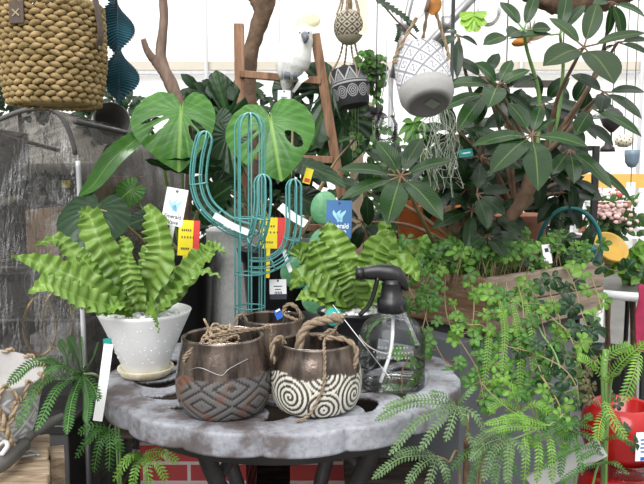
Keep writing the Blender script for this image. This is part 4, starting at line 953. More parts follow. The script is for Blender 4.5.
# ================================================================== umbrella tree (schefflera)
soil = A + U1 * 0.2 + U2 * 0.15 + Z * (PT - 0.02)
um = thing('umbrella_tree', 'large dark green umbrella tree growing out of the wooden planter box', 'tree', tuple(soil))
def wleaf(t): return max(0.02, (math.sin(PI * min(1, t ** 0.9)) ** 0.72) * (1.0 if t < 0.8 else 1 - 0.35 * (t - 0.8) / 0.2))
def whorl(c, Yc, tips, mt, stem=None, stem_mt='stem_brown', stem_r=0.0035, up=0.35, name='leaf'):
    """one compound leaf: leaflets (tip px, width px, nearer/farther, start fraction, normal bias)"""
    C0 = P(c[0], c[1], Yc); root = None
    mb = MB(); st = MB()
    for k, tp in enumerate(tips):
        (tx, ty), w, dy = tp[0], tp[1], tp[2]; f = tp[3] if len(tp) > 3 else 0.16; nb = tp[4] if len(tp) > 4 else (0, 0, 0)
        T = P(tx, ty, Yc + dy); b = C0.lerp(T, f)
        out = (T - C0).normalized()
        n = V((0, -1, up + 0.25)) + V(nb) + V((0, 0, 1)) * 0.2
        mb.leaf(b, T, m(w * 0.45, Yc), n, arch=0.07, nv=14, nu=6, fold=0.2, wid=wleaf)
        st.tube([C0, b + (T - b) * 0.05], 0.0016, 6)
    o = mb.build(name, mt, um)
    if stem: st.tube(catmull([C0] + [P(x, y, Yy) if not isinstance(x, V) else x for x, y, Yy in stem], 20), [stem_r * 0.8, stem_r * 1.4], 8)
    st.build('stalk', stem_mt, o)
    return o
JT = (537, 160, 1.42)        # where the stalks leave the trunk
# A: big whorl, top right; backlit pale underside put into the leaf colour
whorl((584, 47), 1.28, [((597, 3), 21, 0.03, 0.16), ((614, 84), 37, -0.08, 0.12), ((543, 66), 29, -0.06, 0.14), ((549, 18), 16, 0.03, 0.15), ((646, 33), 13, 0.0, 0.2)], 'umbrella_pale', [(575, 62, 1.29), (557, 100, 1.36), (545, 150, 1.42), JT])
whorl((612, 2), 1.34, [((622, 40), 17, 0.02, 0.1), ((607, 36), 10, 0.02, 0.1), ((592, 4), 11, 0.0, 0.2), ((646, 18), 13, 0.02)], 'umbrella_green', [(600, 60, 1.42), (570, 120, 1.45), JT])
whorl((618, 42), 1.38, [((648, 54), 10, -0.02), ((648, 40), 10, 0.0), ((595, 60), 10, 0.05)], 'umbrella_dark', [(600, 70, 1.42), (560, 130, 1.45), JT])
# C: shiny whorl in front, centre right
whorl((532, 135), 1.22, [((472, 146), 19, -0.05, 0.1), ((490, 174), 27, -0.09, 0.12), ((538, 191), 31, -0.1, 0.12), ((588, 147), 20, -0.04, 0.14), ((541, 105), 15, 0.04, 0.12), ((556, 119), 9, 0.03), ((508, 103), 22, 0.03, 0.2)], 'umbrella_green', [(534, 146, 1.30), (538, 168, 1.40), (528, 190, 1.45)], up=0.6)
# B: whorl upper left of the trunk
whorl((498, 85), 1.25, [((475, 63), 21, -0.02, 0.1), ((451, 84), 17, 0.0, 0.2), ((488, 108), 25, -0.07, 0.08), ((530, 70), 13, 0.0, 0.14), ((512, 60), 13, 0.03)], 'umbrella_green', [(505, 100, 1.33), (520, 130, 1.4), JT])
whorl((486, 93), 1.30, [((438, 111), 15, -0.03, 0.1), ((457, 132), 21, -0.06, 0.1), ((475, 126), 15, -0.03, 0.2)], 'umbrella_green', [(500, 110, 1.36), (520, 140, 1.42), JT])
# top whorl on the tall green stem
whorl((524, 30), 1.36, [((483, 45), 17, -0.03, 0.45), ((508, 37), 20, -0.05, 0.2), ((551, 29), 17, 0.0, 0.3), ((500, 2), 15, 0.04, 0.2), ((536, -6), 14, 0.03)], 'umbrella_green', [(527, 50, 1.38), (539, 97, 1.42), JT], 'stem_green')
whorl((560, 34), 1.36, [((508, 39), 10, 0.0, 0.15), ((585, 5), 12, 0.04), ((567, -6), 16, 0.04)], 'umbrella_green', [(563, 70, 1.42), (555, 130, 1.43), JT], 'stem_green')
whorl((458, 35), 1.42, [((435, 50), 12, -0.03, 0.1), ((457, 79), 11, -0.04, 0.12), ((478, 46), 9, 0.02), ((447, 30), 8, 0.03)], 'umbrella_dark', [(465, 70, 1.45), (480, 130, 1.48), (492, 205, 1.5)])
# D: whorl nearest to the cockatoo side, closest to the camera
whorl((401, 176), 1.12, [((377, 142), 23, 0.03, 0.14), ((422, 138), 20, 0.04, 0.14), ((337, 170), 18, -0.02, 0.18), ((452, 161), 17, -0.02, 0.16), ((340, 200), 17, -0.04, 0.16), ((387, 225), 29, -0.08, 0.12), ((443, 221), 27, -0.08, 0.1)], 'umbrella_green', [(408, 190, 1.2), (425, 225, 1.34), (440, 250, 1.44), (470, 262, 1.5)], 'stem_red', up=0.7)
# right-hand drooping leaves
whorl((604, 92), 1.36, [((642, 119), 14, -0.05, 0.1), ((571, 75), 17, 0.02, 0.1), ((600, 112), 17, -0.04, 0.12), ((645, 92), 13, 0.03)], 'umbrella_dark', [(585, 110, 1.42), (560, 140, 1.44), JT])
whorl((592, 108), 1.33, [((642, 137), 15, -0.04, 0.1), ((621, 125), 9, -0.02), ((575, 135), 18, -0.03)], 'umbrella_green', [(575, 125, 1.4), JT])
whorl((570, 150), 1.35, [((612, 189), 17, -0.06, 0.1), ((574, 184), 18, -0.05, 0.12), ((632, 201), 11, -0.04, 0.3), ((596, 165), 13, 0.02), ((552, 175), 16, -0.03)], 'umbrella_green', [(555, 160, 1.4), (540, 175, 1.43)])
# E: low dark whorl over the planter
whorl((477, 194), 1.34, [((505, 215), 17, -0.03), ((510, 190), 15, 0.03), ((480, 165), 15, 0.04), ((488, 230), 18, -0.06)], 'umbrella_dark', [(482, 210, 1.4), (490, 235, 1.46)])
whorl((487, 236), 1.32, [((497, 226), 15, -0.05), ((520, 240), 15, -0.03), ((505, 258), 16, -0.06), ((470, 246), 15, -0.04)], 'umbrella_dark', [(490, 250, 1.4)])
rw = random.Random(21)
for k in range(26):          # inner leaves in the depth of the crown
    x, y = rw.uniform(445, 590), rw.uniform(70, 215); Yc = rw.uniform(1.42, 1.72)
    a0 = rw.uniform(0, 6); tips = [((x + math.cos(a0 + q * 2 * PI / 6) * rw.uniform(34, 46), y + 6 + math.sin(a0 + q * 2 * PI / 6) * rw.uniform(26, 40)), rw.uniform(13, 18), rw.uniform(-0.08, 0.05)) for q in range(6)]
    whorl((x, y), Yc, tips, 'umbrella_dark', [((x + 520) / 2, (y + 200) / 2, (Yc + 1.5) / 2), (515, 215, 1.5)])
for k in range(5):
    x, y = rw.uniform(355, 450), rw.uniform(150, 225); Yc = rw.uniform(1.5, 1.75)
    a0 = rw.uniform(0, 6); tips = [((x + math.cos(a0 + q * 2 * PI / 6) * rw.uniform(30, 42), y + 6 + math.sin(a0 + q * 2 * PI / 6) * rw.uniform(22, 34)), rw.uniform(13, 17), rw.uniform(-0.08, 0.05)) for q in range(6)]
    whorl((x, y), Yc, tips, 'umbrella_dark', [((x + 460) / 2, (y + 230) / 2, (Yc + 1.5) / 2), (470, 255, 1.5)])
def trunk(pts, rs): mb = MB(); mb.tube(catmull([P(*p) for p in pts], 30), rs, 12, wob=0.25); mb.build('trunk', 'bark', um)
trunk([(540, 150, 1.43), (531, 182, 1.44), (518, 207, 1.45), (503, 228, 1.46), (494, 262, 1.5)], [m(5, 1.4), m(8, 1.4), m(7, 1.4), m(7, 1.4), m(8, 1.4)])
trunk([(448, 206, 1.42), (453, 222, 1.42), (461, 238, 1.43), (472, 262, 1.47)], [m(5, 1.4), m(6.5, 1.4), m(6, 1.4), m(6, 1.4)])

# ================================================================== five-leaved trailing vine
vs = A + U1 * 0.12 + U2 * 0.05 + Z * (PT - 0.02)
vine = thing('trailing_vine', 'five-leaved trailing vine spilling over the edges of the wooden planter box', 'vine', tuple(vs))
rv = random.Random(5)
def wob_leaf(t): return math.sin(PI * min(1, 0.02 + t) ** 1.25) ** 0.7 if t < 0.99 else 0.05
def palm5(mb, c, d, n, s, nleaf=5):
    T, nn, bn = basis(V(d), V(n))
    for q in range(nleaf):
        a = (q - (nleaf - 1) / 2) * (1.05 if nleaf == 5 else 0.9) + rv.uniform(-0.12, 0.12)
        dd = T * math.cos(a) + bn * math.sin(a); L = s * (1.0 - 0.13 * abs(q - (nleaf - 1) / 2)) * rv.uniform(0.9, 1.1)
        b = V(c) + dd * L * 0.12; e = V(c) + dd * L - nn * L * rv.uniform(0.05, 0.3)
        mb.leaf(b, e, L * 0.29, nn, 0.12, 6, 4, 0.28, wob_leaf)
VM = ['vine_green', 'vine_green', 'vine_bright', 'vine_dark', 'vine_green']
def rnd_n(up=0.6): return V((rv.uniform(-0.5, 0.5), -1 + rv.uniform(-0.2, 0.2), up + rv.uniform(-0.4, 0.4)))
def strand(pts, mt, s=0.017, step=0.02, stem_mt='stem_tan', spread=0.022, start=0.1, tipmt=None):
    pts = [P(*p) for p in pts]; L = sum((pts[i + 1] - pts[i]).length for i in range(len(pts) - 1))
    c = catmull(pts, 40); mb = MB(); mb.tube(c, 0.0011, 6); sb = mb
    n = int(L / (step * 1.3)); lb = MB()
    for k in range(n + 1):
        t = start + (1 - start) * k / max(1, n); i = min(40, int(t * 40)); p = c[i]
        off = V((rv.uniform(-1, 1), rv.uniform(-0.7, 0.1), rv.uniform(-0.5, 0.7))) * spread
        q = p + off; sb.tube([p, q], 0.0007, 5)
        d = V((off.x * 1.5, off.y * 0.4, rv.uniform(-1, 0.3) * spread)); palm5(lb, q, d, rnd_n(), s * rv.uniform(0.75, 1.2))
    o = mb.build('trailing_stem', stem_mt, vine); lb.build('foliage', mt, o)
# mound of leaves along the top of the box
for g in range(9):
    mb = MB(); sb = MB()
    for k in range(34):
        u = rv.random(); w = rv.random()
        base = A + U1 * (LEN * u) + U2 * (WID * w * 0.8) + Z * PT
        if g < 4: base = A + U2 * (WID * (0.05 + 0.95 * u)) + U1 * rv.uniform(-0.05, 0.1) + Z * PT
        p = base + V((rv.uniform(-0.03, 0.03), rv.uniform(-0.025, 0.02), rv.uniform(0.004, 0.062)))
        palm5(mb, p, V((rv.uniform(-1, 1), rv.uniform(-0.6, 0.2), rv.uniform(-0.5, 0.4))), rnd_n(0.8), 0.0195 * rv.uniform(0.75, 1.25))
        mb.tube([p, base + V((0, 0, -0.03))], 0.0007, 5, mi=1)
    o = mb.build('foliage', [VM[g % 3] if g != 7 else 'vine_dark', 'stem_tan'], vine)
ST = [([(425, 258, 1.42), (424, 285, 1.3), (428, 300, 1.22), (422, 330, 1.16), (412, 352, 1.12), (402, 372, 1.08), (404, 395, 1.06)], 'vine_green', 0.0165, 0.022, 'stem_red'),
 ([(436, 262, 1.4), (424, 290, 1.27), (426, 318, 1.2), (436, 345, 1.17), (446, 362, 1.16), (458, 366, 1.15)], 'vine_green', 0.015, 0.03, 'stem_red'),
 ([(446, 266, 1.38), (445, 300, 1.25), (450, 325, 1.2), (466, 350, 1.17), (478, 372, 1.15), (484, 400, 1.13)], 'vine_green', 0.017, 0.03, 'stem_red'),
 ([(470, 272, 1.33), (474, 305, 1.22), (470, 330, 1.2), (456, 335, 1.19)], 'vine_bright', 0.017, 0.016, 'stem_tan'),
 ([(486, 280, 1.3), (487, 320, 1.22), (486, 350, 1.19), (482, 385, 1.16), (478, 402, 1.14)], 'vine_green', 0.019, 0.015, 'stem_tan'),
 ([(496, 282, 1.28), (500, 310, 1.21), (503, 350, 1.18), (499, 380, 1.16), (494, 402, 1.14)], 'vine_bright', 0.018, 0.017, 'stem_tan'),
 ([(506, 282, 1.28), (512, 320, 1.21), (514, 355, 1.18), (510, 395, 1.15)], 'vine_green', 0.019, 0.017, 'stem_tan'),
 ([(515, 278, 1.3), (522, 300, 1.22), (526, 335, 1.18), (540, 370, 1.14), (552, 400, 1.1), (556, 440, 1.08)], 'vine_green', 0.018, 0.02, 'stem_tan'),
 ([(530, 276, 1.33), (537, 300, 1.24), (552, 318, 1.2), (566, 330, 1.18), (574, 345, 1.16)], 'vine_bright', 0.019, 0.017, 'stem_tan'),
 ([(545, 272, 1.36), (552, 300, 1.26), (560, 322, 1.22), (555, 350, 1.18), (548, 380, 1.14)], 'vine_dark', 0.022, 0.02, 'stem_tan'),
 ([(566, 268, 1.42), (576, 290, 1.33), (580, 308, 1.28), (588, 330, 1.25), (592, 352, 1.22)], 'vine_dark', 0.027, 0.028, 'stem_tan'),
 ([(580, 266, 1.46), (590, 276, 1.38), (596, 290, 1.33), (602, 312, 1.28)], 'vine_bright', 0.022, 0.035, 'stem_tan'),
 ([(500, 345, 1.18), (530, 352, 1.15), (560, 366, 1.12), (575, 384, 1.1), (580, 410, 1.1)], 'vine_dark', 0.02, 0.026, 'stem_tan'),
 ([(575, 345, 1.2), (582, 370, 1.17), (590, 388, 1.14), (598, 405, 1.12)], 'vine_red', 0.015, 0.012, 'stem_red'),
 ([(478, 380, 1.15), (500, 402, 1.1), (530, 425, 1.06), (548, 440, 1.05)], 'vine_bright', 0.015, 0.05, 'stem_tan'),
 ([(540, 375, 1.13), (552, 392, 1.1), (560, 408, 1.08), (560, 430, 1.06), (566, 455, 1.05)], 'vine_bright', 0.017, 0.014, 'stem_tan'),
 ([(452, 300, 1.25), (462, 322, 1.2), (480, 325, 1.19)], 'vine_bright', 0.016, 0.014, 'stem_tan'),
 ([(412, 262, 1.5), (408, 282, 1.38), (416, 300, 1.3), (432, 306, 1.26)], 'vine_green', 0.016, 0.016, 'stem_tan'),
 ([(605, 268, 1.45), (622, 272, 1.4), (632, 270, 1.38)], 'vine_dark', 0.024, 0.025, 'stem_tan'),
 ([(598, 400, 1.14), (606, 418, 1.12), (616, 434, 1.11), (628, 440, 1.1)], 'vine_dark', 0.016, 0.022, 'stem_tan')]
ST += [([(508, 300, 1.24), (520, 340, 1.19), (534, 372, 1.17), (530, 400, 1.15), (538, 424, 1.13)], 'vine_green', 0.018, 0.015, 'stem_tan'),
 ([(530, 290, 1.28), (545, 335, 1.2), (540, 362, 1.18), (520, 385, 1.16)], 'vine_green', 0.018, 0.014, 'stem_tan'),
 ([(486, 330, 1.2), (500, 372, 1.17), (516, 398, 1.15), (514, 420, 1.13)], 'vine_green', 0.017, 0.016, 'stem_tan'),
 ([(556, 320, 1.24), (566, 352, 1.2), (560, 384, 1.17), (570, 412, 1.14)], 'vine_green', 0.018, 0.016, 'stem_tan')]
for s in ST: strand(s[0], s[1], s[2], s[3], s[4])

# ================================================================== feathery (twice-pinnate) plants
def pinna(mb, pts, w, n, pitch=0.0052, ang=1.0):
    L = sum((V(pts[i + 1]) - V(pts[i])).length for i in range(len(pts) - 1)); k = max(8, int(L / pitch)); c = catmull(pts, k); nn = V(n)
    for i in range(1, k + 1):
        T, nn, bn = basis(c[min(i + 1, k)] - c[i - 1], nn); t = i / k
        q = w * min(1, 0.55 + 1.8 * t) * (1 - max(0, (t - 0.8) / 0.2) ** 2 * 0.75)
        for s in (-1, 1):
            d = (bn * s * math.sin(ang) + T * math.cos(ang)).normalized(); e = T * (pitch * 0.36)
            p = c[i]; mid = p + d * q * 0.55 + nn * q * 0.07; tip = p + d * q - nn * q * 0.08
            mb.add([p - e * 0.4, mid - e * 1.1, tip, mid + e * 1.1, p + e * 0.4], [(0, 1, 2, 3, 4)], [(0.5, 0), (0.2, 0.5), (0.5, 1), (0.8, 0.5), (0.5, 0)])
    mb.tube(c, 0.0007, 5)
def feather(name, label, base, leaves, mt, stem_mt, w=0.0085, pot=None, group=None):
    t = thing(name, label, 'potted plant', tuple(base), group)
    for L in leaves:
        o = None; mb = MB()
        for path, Ys in L['p']:
            pts = [P(x, y, Y) for (x, y), Y in zip(path, Ys)]
            pinna(mb, pts, L.get('w', w), L.get('n', (0, -1, 0.8)), L.get('pitch', 0.0052))
        o = mb.build('leaf', L.get('mt', mt), t); sb = MB(); sb.tube(catmull([V(q) if isinstance(q, V) else P(*q) for q in L['stem']], 24), [0.0012, 0.0025], 7); sb.build('stalk', stem_mt, o)
    return t
def Ls(*a): return list(a)
bl = P(120, 520, 1.15); bl.z = 0.0
def pn(a, b, c=None, Y=(1.0, 0.96), sag=-6):
    mid = c or ((a[0] + b[0]) / 2, (a[1] + b[1]) / 2 + sag)
    return ([a, mid, b], [Y[0], (Y[0] + Y[1]) / 2 - 0.01, Y[1]])
n1, n2 = (82, 374), (69, 371)
ft = feather('feathery_plant', 'dark green feathery-leaved plant standing on the floor left of the table', bl, [
  dict(p=[pn(n1, (8, 384), (38, 362), (0.94, 0.83)), pn(n1, (17, 427), (42, 382), (0.94, 0.83)), pn(n1, (37, 429), (58, 388), (0.94, 0.83)), pn(n1, (67, 433), (72, 400), (0.94, 0.83)), pn(n1, (87, 422), (88, 396), (0.94, 0.83)), pn(n1, (98, 400), (93, 386), (0.94, 0.9), 0)], stem=[P(*n1, 0.94), (98, 376, 1.0), (112, 400, 1.12), (118, 470, 1.18), bl]),
  dict(p=[pn(n2, (32, 361), (50, 358), (0.94, 0.83)), pn(n2, (59, 341), (66, 354), (0.94, 0.83)), pn(n1, (80, 338), (82, 354), (0.94, 0.83)), pn(n1, (97, 344), (93, 358), (0.94, 0.83)), pn(n1, (68, 338), (76, 354), (0.94, 0.83)), pn(n1, (44, 374), (60, 366), (0.94, 0.83))], stem=[P(*n2, 0.94), P(*n1, 0.94), (98, 377, 1.0), (112, 402, 1.13), (118, 470, 1.19), bl]),
  dict(p=[pn((109, 428), (79, 433), (92, 426), (1.0, 0.98)), pn((109, 428), (76, 457), (90, 438), (1.0, 0.98)), pn((109, 428), (94, 471), (99, 446), (1.0, 0.98)), pn((109, 428), (109, 470), (110, 446), (1.0, 0.98)), pn((109, 428), (121, 453), (117, 438), (1.0, 0.98)), pn((109, 428), (86, 442), (96, 432), (1.0, 0.98))], stem=[(109, 428, 1.0), (114, 422, 1.05), (120, 450, 1.14), bl]),
  dict(mt='feather_bright', p=[pn((143, 454), (114, 480), (128, 460), (0.98, 0.95)), pn((143, 454), (132, 486), (136, 468), (0.98, 0.95)), pn((143, 454), (149, 486), (147, 466), (0.98, 0.95)), pn((143, 454), (166, 480), (156, 462), (0.98, 0.95)), pn((143, 454), (178, 462), (160, 452), (0.98, 0.95)), pn((143, 454), (122, 462), (133, 455), (0.98, 0.95))], stem=[(143, 454, 0.98), (146, 462, 1.05), (135, 490, 1.14), bl])],
  'feather_green', 'stem_green', w=0.0092)
nursery_pot(ft, V((bl.x, bl.y, 0)), 0.085, 0.16)
mb = MB(); mb.tube(catmull([bl, bl + V((0.005, 0, 0.14))], 4), 0.004, 8); mb.build('stem', 'stem_brown', ft)
br = P(462, 520, 1.12); br.z = 0
g1, g2, g3 = (457, 406), (437, 456), (507, 437)
fr = feather('feathery_plant', 'grey-green feathery-leaved plant standing on the floor right of the table', br, [
  dict(w=0.008, pitch=0.0062, p=[pn(g1, (376, 420), (412, 404), (0.94, 0.86)), pn(g1, (390, 454), (420, 420), (0.94, 0.86)), pn(g1, (420, 450), (438, 424), (0.94, 0.88)), pn(g1, (446, 440), (452, 422), (0.94, 0.9)), pn(g1, (466, 424), (462, 414), (0.94, 0.92), 0), pn(g1, (384, 408), (420, 398), (0.95, 0.88))], stem=[(*g1, 0.94), (466, 420, 0.97), (466, 450, 1.03), (464, 490, 1.1), br]),
  dict(w=0.0075, pitch=0.006, p=[pn(g1, (473, 388), (464, 398), (0.94, 0.92), 0), pn(g1, (484, 430), (474, 414), (0.95, 0.93)), pn(g1, (430, 393), (444, 396), (0.95, 0.92)), pn((466, 430), (480, 470), (474, 448), (0.97, 0.94))], stem=[(*g1, 0.94), (467, 421, 0.98), (467, 450, 1.04), br]),
  dict(w=0.008, pitch=0.0062, p=[pn(g2, (373, 478), (402, 458), (0.92, 0.84)), pn(g2, (407, 484), (420, 466), (0.92, 0.86)), pn(g2, (428, 486), (433, 470), (0.92, 0.88)), pn(g2, (395, 456), (416, 450), (0.93, 0.87)), pn(g2, (448, 482), (444, 468), (0.92, 0.9))], stem=[(*g2, 0.92), (448, 462, 0.96), (460, 482, 1.04), br]),
  dict(w=0.0085, pitch=0.0055, p=[pn(g3, (474, 444), (490, 432), (0.95, 0.9)), pn(g3, (484, 480), (492, 454), (0.95, 0.9)), pn(g3, (508, 484), (508, 460), (0.95, 0.9)), pn(g3, (527, 457), (518, 444), (0.95, 0.91)), pn(g3, (494, 484), (498, 462), (0.96, 0.92)), pn(g3, (470, 460), (486, 444), (0.96, 0.9))], stem=[(*g3, 0.95), (500, 446, 1.0), (480, 480, 1.06), br]),
  dict(w=0.008, mt='feather_green', pitch=0.0058, p=[pn((484, 446), (450, 470), (468, 452), (1.02, 0.97)), pn((484, 446), (470, 486), (476, 464), (1.02, 0.97)), pn((484, 446), (496, 486), (492, 462), (1.02, 0.98)), pn((484, 446), (518, 474), (502, 454), (1.02, 0.98)), pn((484, 446), (512, 432), (498, 436), (1.02, 1.0))], stem=[(484, 446, 1.02), (478, 470, 1.06), br]),
  ], 'feather_grey', 'stem_tan')
nursery_pot(fr, V((br.x, br.y, 0)), 0.085, 0.2)
mb = MB(); mb.tube(catmull([P(467, 440, 0.98), P(466, 480, 1.04), br + V((0, 0, 0.05))], 12), 0.005, 8); mb.build('stem', 'stem_brown', fr)
b3 = P(560, 540, 1.12); b3.z = 0
fb = feather('feathery_plant', 'bright green feathery-leaved plant below the wooden planter box', b3, [
  dict(w=0.0075, p=[pn((548, 426), (485, 424), (515, 419), (1.02, 0.98)), pn((548, 428), (487, 432), (515, 427), (1.02, 0.97)), pn((548, 426), (500, 418), (524, 418), (1.03, 0.99))], stem=[(548, 426, 1.02), (556, 424, 1.04), (566, 450, 1.08), b3]),
  dict(w=0.0085, p=[pn((524, 436), (524, 482), (526, 456), (1.0, 0.97)), pn((537, 432), (537, 482), (539, 456), (1.02, 0.98)), pn((512, 440), (506, 480), (510, 458), (1.0, 0.97)), pn((548, 430), (552, 482), (552, 454), (1.03, 1.0))], stem=[(505, 442, 1.0), (530, 433, 1.01), (550, 426, 1.03), (568, 452, 1.08), b3]),
  dict(w=0.009, p=[pn((500, 300), (502, 372), (505, 332), (1.22, 1.14), 0), pn((512, 298), (520, 392), (520, 340), (1.22, 1.14), 0), pn((490, 322), (484, 388), (488, 350), (1.2, 1.14), 0), pn((526, 300), (533, 372), (532, 332), (1.22, 1.15), 0)], stem=[(512, 298, 1.22), (540, 330, 1.2), (565, 420, 1.13), b3]),
  dict(w=0.0065, mt='feather_green', p=[pn((604, 432), (534, 440), (570, 424), (1.06, 1.0)), pn((604, 445), (540, 470), (570, 450), (1.06, 1.0)), pn((604, 440), (632, 444), (618, 436), (1.06, 1.04)), pn((604, 462), (628, 474), (616, 464), (1.06, 1.04)), pn((604, 462), (560, 482), (582, 468), (1.06, 1.02)), pn((604, 455), (582, 458), (594, 452), (1.06, 1.03))], stem=[(604, 430, 1.06), (604, 460, 1.08), (590, 500, 1.1), b3]),
  dict(w=0.008, mt='feather_green', p=[pn((572, 432), (540, 462), (556, 440), (1.06, 1.02)), pn((572, 432), (560, 476), (564, 452), (1.06, 1.02)), pn((572, 432), (582, 474), (578, 450), (1.06, 1.02)), pn((572, 432), (600, 452), (588, 436), (1.06, 1.03)), pn((572, 432), (546, 420), (558, 420), (1.06, 1.04)), pn((572, 432), (592, 416), (584, 420), (1.06, 1.04))], stem=[(572, 432, 1.06), (576, 470, 1.09), b3]),
  dict(w=0.008, p=[pn((520, 410), (488, 410), (504, 402), (1.08, 1.04)), pn((520, 410), (500, 440), (508, 422), (1.08, 1.04)), pn((520, 410), (528, 446), (526, 426), (1.08, 1.04)), pn((520, 410), (552, 416), (536, 404), (1.08, 1.05)), pn((520, 410), (512, 384), (514, 396), (1.08, 1.06))], stem=[(520, 410, 1.08), (540, 440, 1.1), b3]),
  ], 'feather_bright', 'stem_green')
nursery_pot(fb, V((b3.x, b3.y, 0)), 0.085, 0.2)
b4 = P(606, 540, 1.2); b4.z = 0
fc = feather('feathery_plant', 'bright green feathery-leaved plant in front of the red glazed pots', b4, [
  dict(w=0.011, p=[pn((590, 372), (630, 346), (612, 352), (1.02, 0.98)), pn((604, 384), (646, 342), (622, 362), (1.02, 0.96)), pn((606, 382), (578, 356), (592, 364), (1.04, 1.02))], stem=[(604, 380, 1.03), (606, 420, 1.08), (604, 480, 1.14), b4]),
  dict(w=0.012, p=[pn((640, 352), (624, 400), (634, 374), (0.96, 0.92)), pn((604, 400), (626, 438), (612, 418), (1.05, 1.0)), pn((606, 410), (598, 440), (600, 424), (1.05, 1.01))], stem=[(640, 352, 0.97), (620, 372, 1.02), (608, 420, 1.1), b4])],
  'feather_bright', 'stem_green')
nursery_pot(fc, V((b4.x, b4.y, 0)), 0.085, 0.2)
mb = MB(); mb.tube(catmull([P(606, 350, 1.1), P(604, 372, 1.09), P(605, 430, 1.1), P(604, 484, 1.14), b4 + V((0, 0, 0.05))], 20), 0.0055, 8); mb.build('stem', 'stem_green', fc)
# ================================================================== hanging baskets and pots
def woven(mb, c, r, z0, z1, rows, per, rr, bulge=0.0):
    for i in range(rows):
        z = z0 + (z1 - z0) * (i + 0.5) / rows; t = (i + 0.5) / rows
        q = r * (1 + bulge * math.sin(PI * t)) * (0.86 + 0.14 * min(1, t * 2.2) ** 0.7)
        h = (z1 - z0) / rows
        for k in range(per):
            a = 2 * PI * (k + 0.5 * (i % 2)) / per; da = 2 * PI / per * 0.6; sg = 1 if i % 2 else -1; wv = 1 + 0.22 * noise.noise(V((k * 0.9, i * 1.7, 3)))
            p = [V((c.x + math.cos(a + d * da) * (q + o), c.y + math.sin(a + d * da) * (q + o), z + zz * h * sg)) for d, o, zz in ((-1, -0.004, -0.42), (-0.35, 0.003, -0.12), (0.35, 0.003, 0.12), (1, -0.004, 0.42))]
            mb.tube(catmull(p, 6), [rr * 0.55 * wv, rr * wv, rr * 0.55 * wv], 7)
YB2 = 1.16
cb2 = P(53, 55, YB2); zt, zb = P(53, 9, YB2).z, P(53, 106, YB2).z
bk = thing('hanging_basket', 'round woven seagrass basket with leather tab hanging at top left of the plastic cover', 'basket', (cb2.x, cb2.y, zb))
mb = MB(); woven(mb, cb2, m(45.5, YB2), zb, zt, 18, 27, m(2.9, YB2), 0.03); mb.build('woven_side', 'seagrass', bk)
mb = MB(); mb.lathe([(0.0005, zb + 0.004), (m(37, YB2), zb + 0.004), (m(39, YB2), zb + 0.02), (m(43, YB2), zb + 0.08), (m(43.5, YB2), zt - 0.01)], 48, Matrix.Translation((cb2.x, cb2.y, 0))); mb.build('lining', 'seagrass', bk)
mb = MB(); mb.rope([V((cb2.x + math.cos(2 * PI * i / 40) * m(46, YB2), cb2.y + math.sin(2 * PI * i / 40) * m(46, YB2), zt)) for i in range(41)], m(4, YB2), 40, seg=280); mb.build('rim', 'seagrass', bk)
a = math.radians(256); c = V((cb2.x + math.cos(a) * m(51.5, YB2), cb2.y + math.sin(a) * m(51.5, YB2), P(20, 12, cb2.y - m(50, YB2)).z))
M = frame(c, (-math.sin(a), math.cos(a), 0), (0, 0, 1)); mb = MB(); mb.box(M, (m(15, YB2), m(20, YB2), 0.003)); o = mb.build('leather_tab', 'leather', bk, bevel=0.001)
mb = MB()
for s in (-1, 1): mb.bar(M @ V((-0.006 * s, -0.006, 0.0022)), M @ V((0.006 * s, 0.004, 0.0022)), 0.0022, 0.0012)
mb.build('cross_stitch', 'jute_light', o)
for dg in (80, 345):
    a = math.radians(dg); p = V((cb2.x + math.cos(a) * m(50, YB2), cb2.y + math.sin(a) * m(50, YB2), zt))
    mb = MB(); mb.ribbon([p + V((0, 0, -0.07)), p, V((cb2.x, cb2.y, zt + 0.35))], 0.008, (math.cos(a), math.sin(a), 0), 10, 2, 0, wid=lambda t: 1); mb.build('leather_strap', 'leather', bk, solid=0.002)
YB3 = 1.62; c3 = P(62, 98, YB3); z3t, z3b = P(62, 60, YB3).z, P(62, 108, YB3).z
bk2 = thing('hanging_basket', 'smaller woven basket hanging behind and below the large seagrass basket', 'basket', (c3.x, c3.y, z3b))
mb = MB(); woven(mb, c3, m(38, YB3), z3b, z3t, 8, 44, m(2.6, YB3)); mb.lathe([(0.0005, z3b + 0.003), (m(36, YB3), z3b + 0.003), (m(37, YB3), z3t)], 40, Matrix.Translation((c3.x, c3.y, 0))); mb.build('woven_side', 'seagrass', bk2)
mb = MB()
for s in (-1, 1): mb.tube([V((c3.x + s * m(36, YB3), c3.y, z3t - 0.01)), V((c3.x, c3.y, z3t + 0.6))], 0.003, 6)
mb.build('hanging_cord', 'jute', bk2)

# pleated teal paper spiral
YP = 1.28; ax = P(117, 0, YP).x; zt, zb = P(120, -24, YP).z, P(120, 100, YP).z
tp = thing('hanging_spiral', 'pleated dark teal paper spiral hanging beside the seagrass basket', 'ornament', (ax, YP, zb))
mb = MB(); n = 190; rows = []
for i in range(n + 1):
    t = i / n; z = zb + (zt - zb) * t; px_y = 100 - 124 * t
    a = PI * (100 - px_y) / 50 + 0.08; hw = m(17.5, YP) * (0.55 + 0.45 * min(1, min(t, 1 - t) * 9)); pl_ = 0.0022 if (i // 2) % 2 else -0.0022
    d = V((math.cos(a + PI / 2), math.sin(a + PI / 2), 0)); e = V((-d.y, d.x, 0)); off = m(2, YP) * math.sin(2 * PI * t)
    rows.append([V((ax + off, YP, z - 0.010 * abs(q) * 1.0)) + d * hw * q + e * pl_ for q in (-1, -0.6, -0.2, 0, 0.2, 0.6, 1)])
mb.grid(rows); mb.build('pleated_paper', 'teal_paper', tp, solid=0.0015)
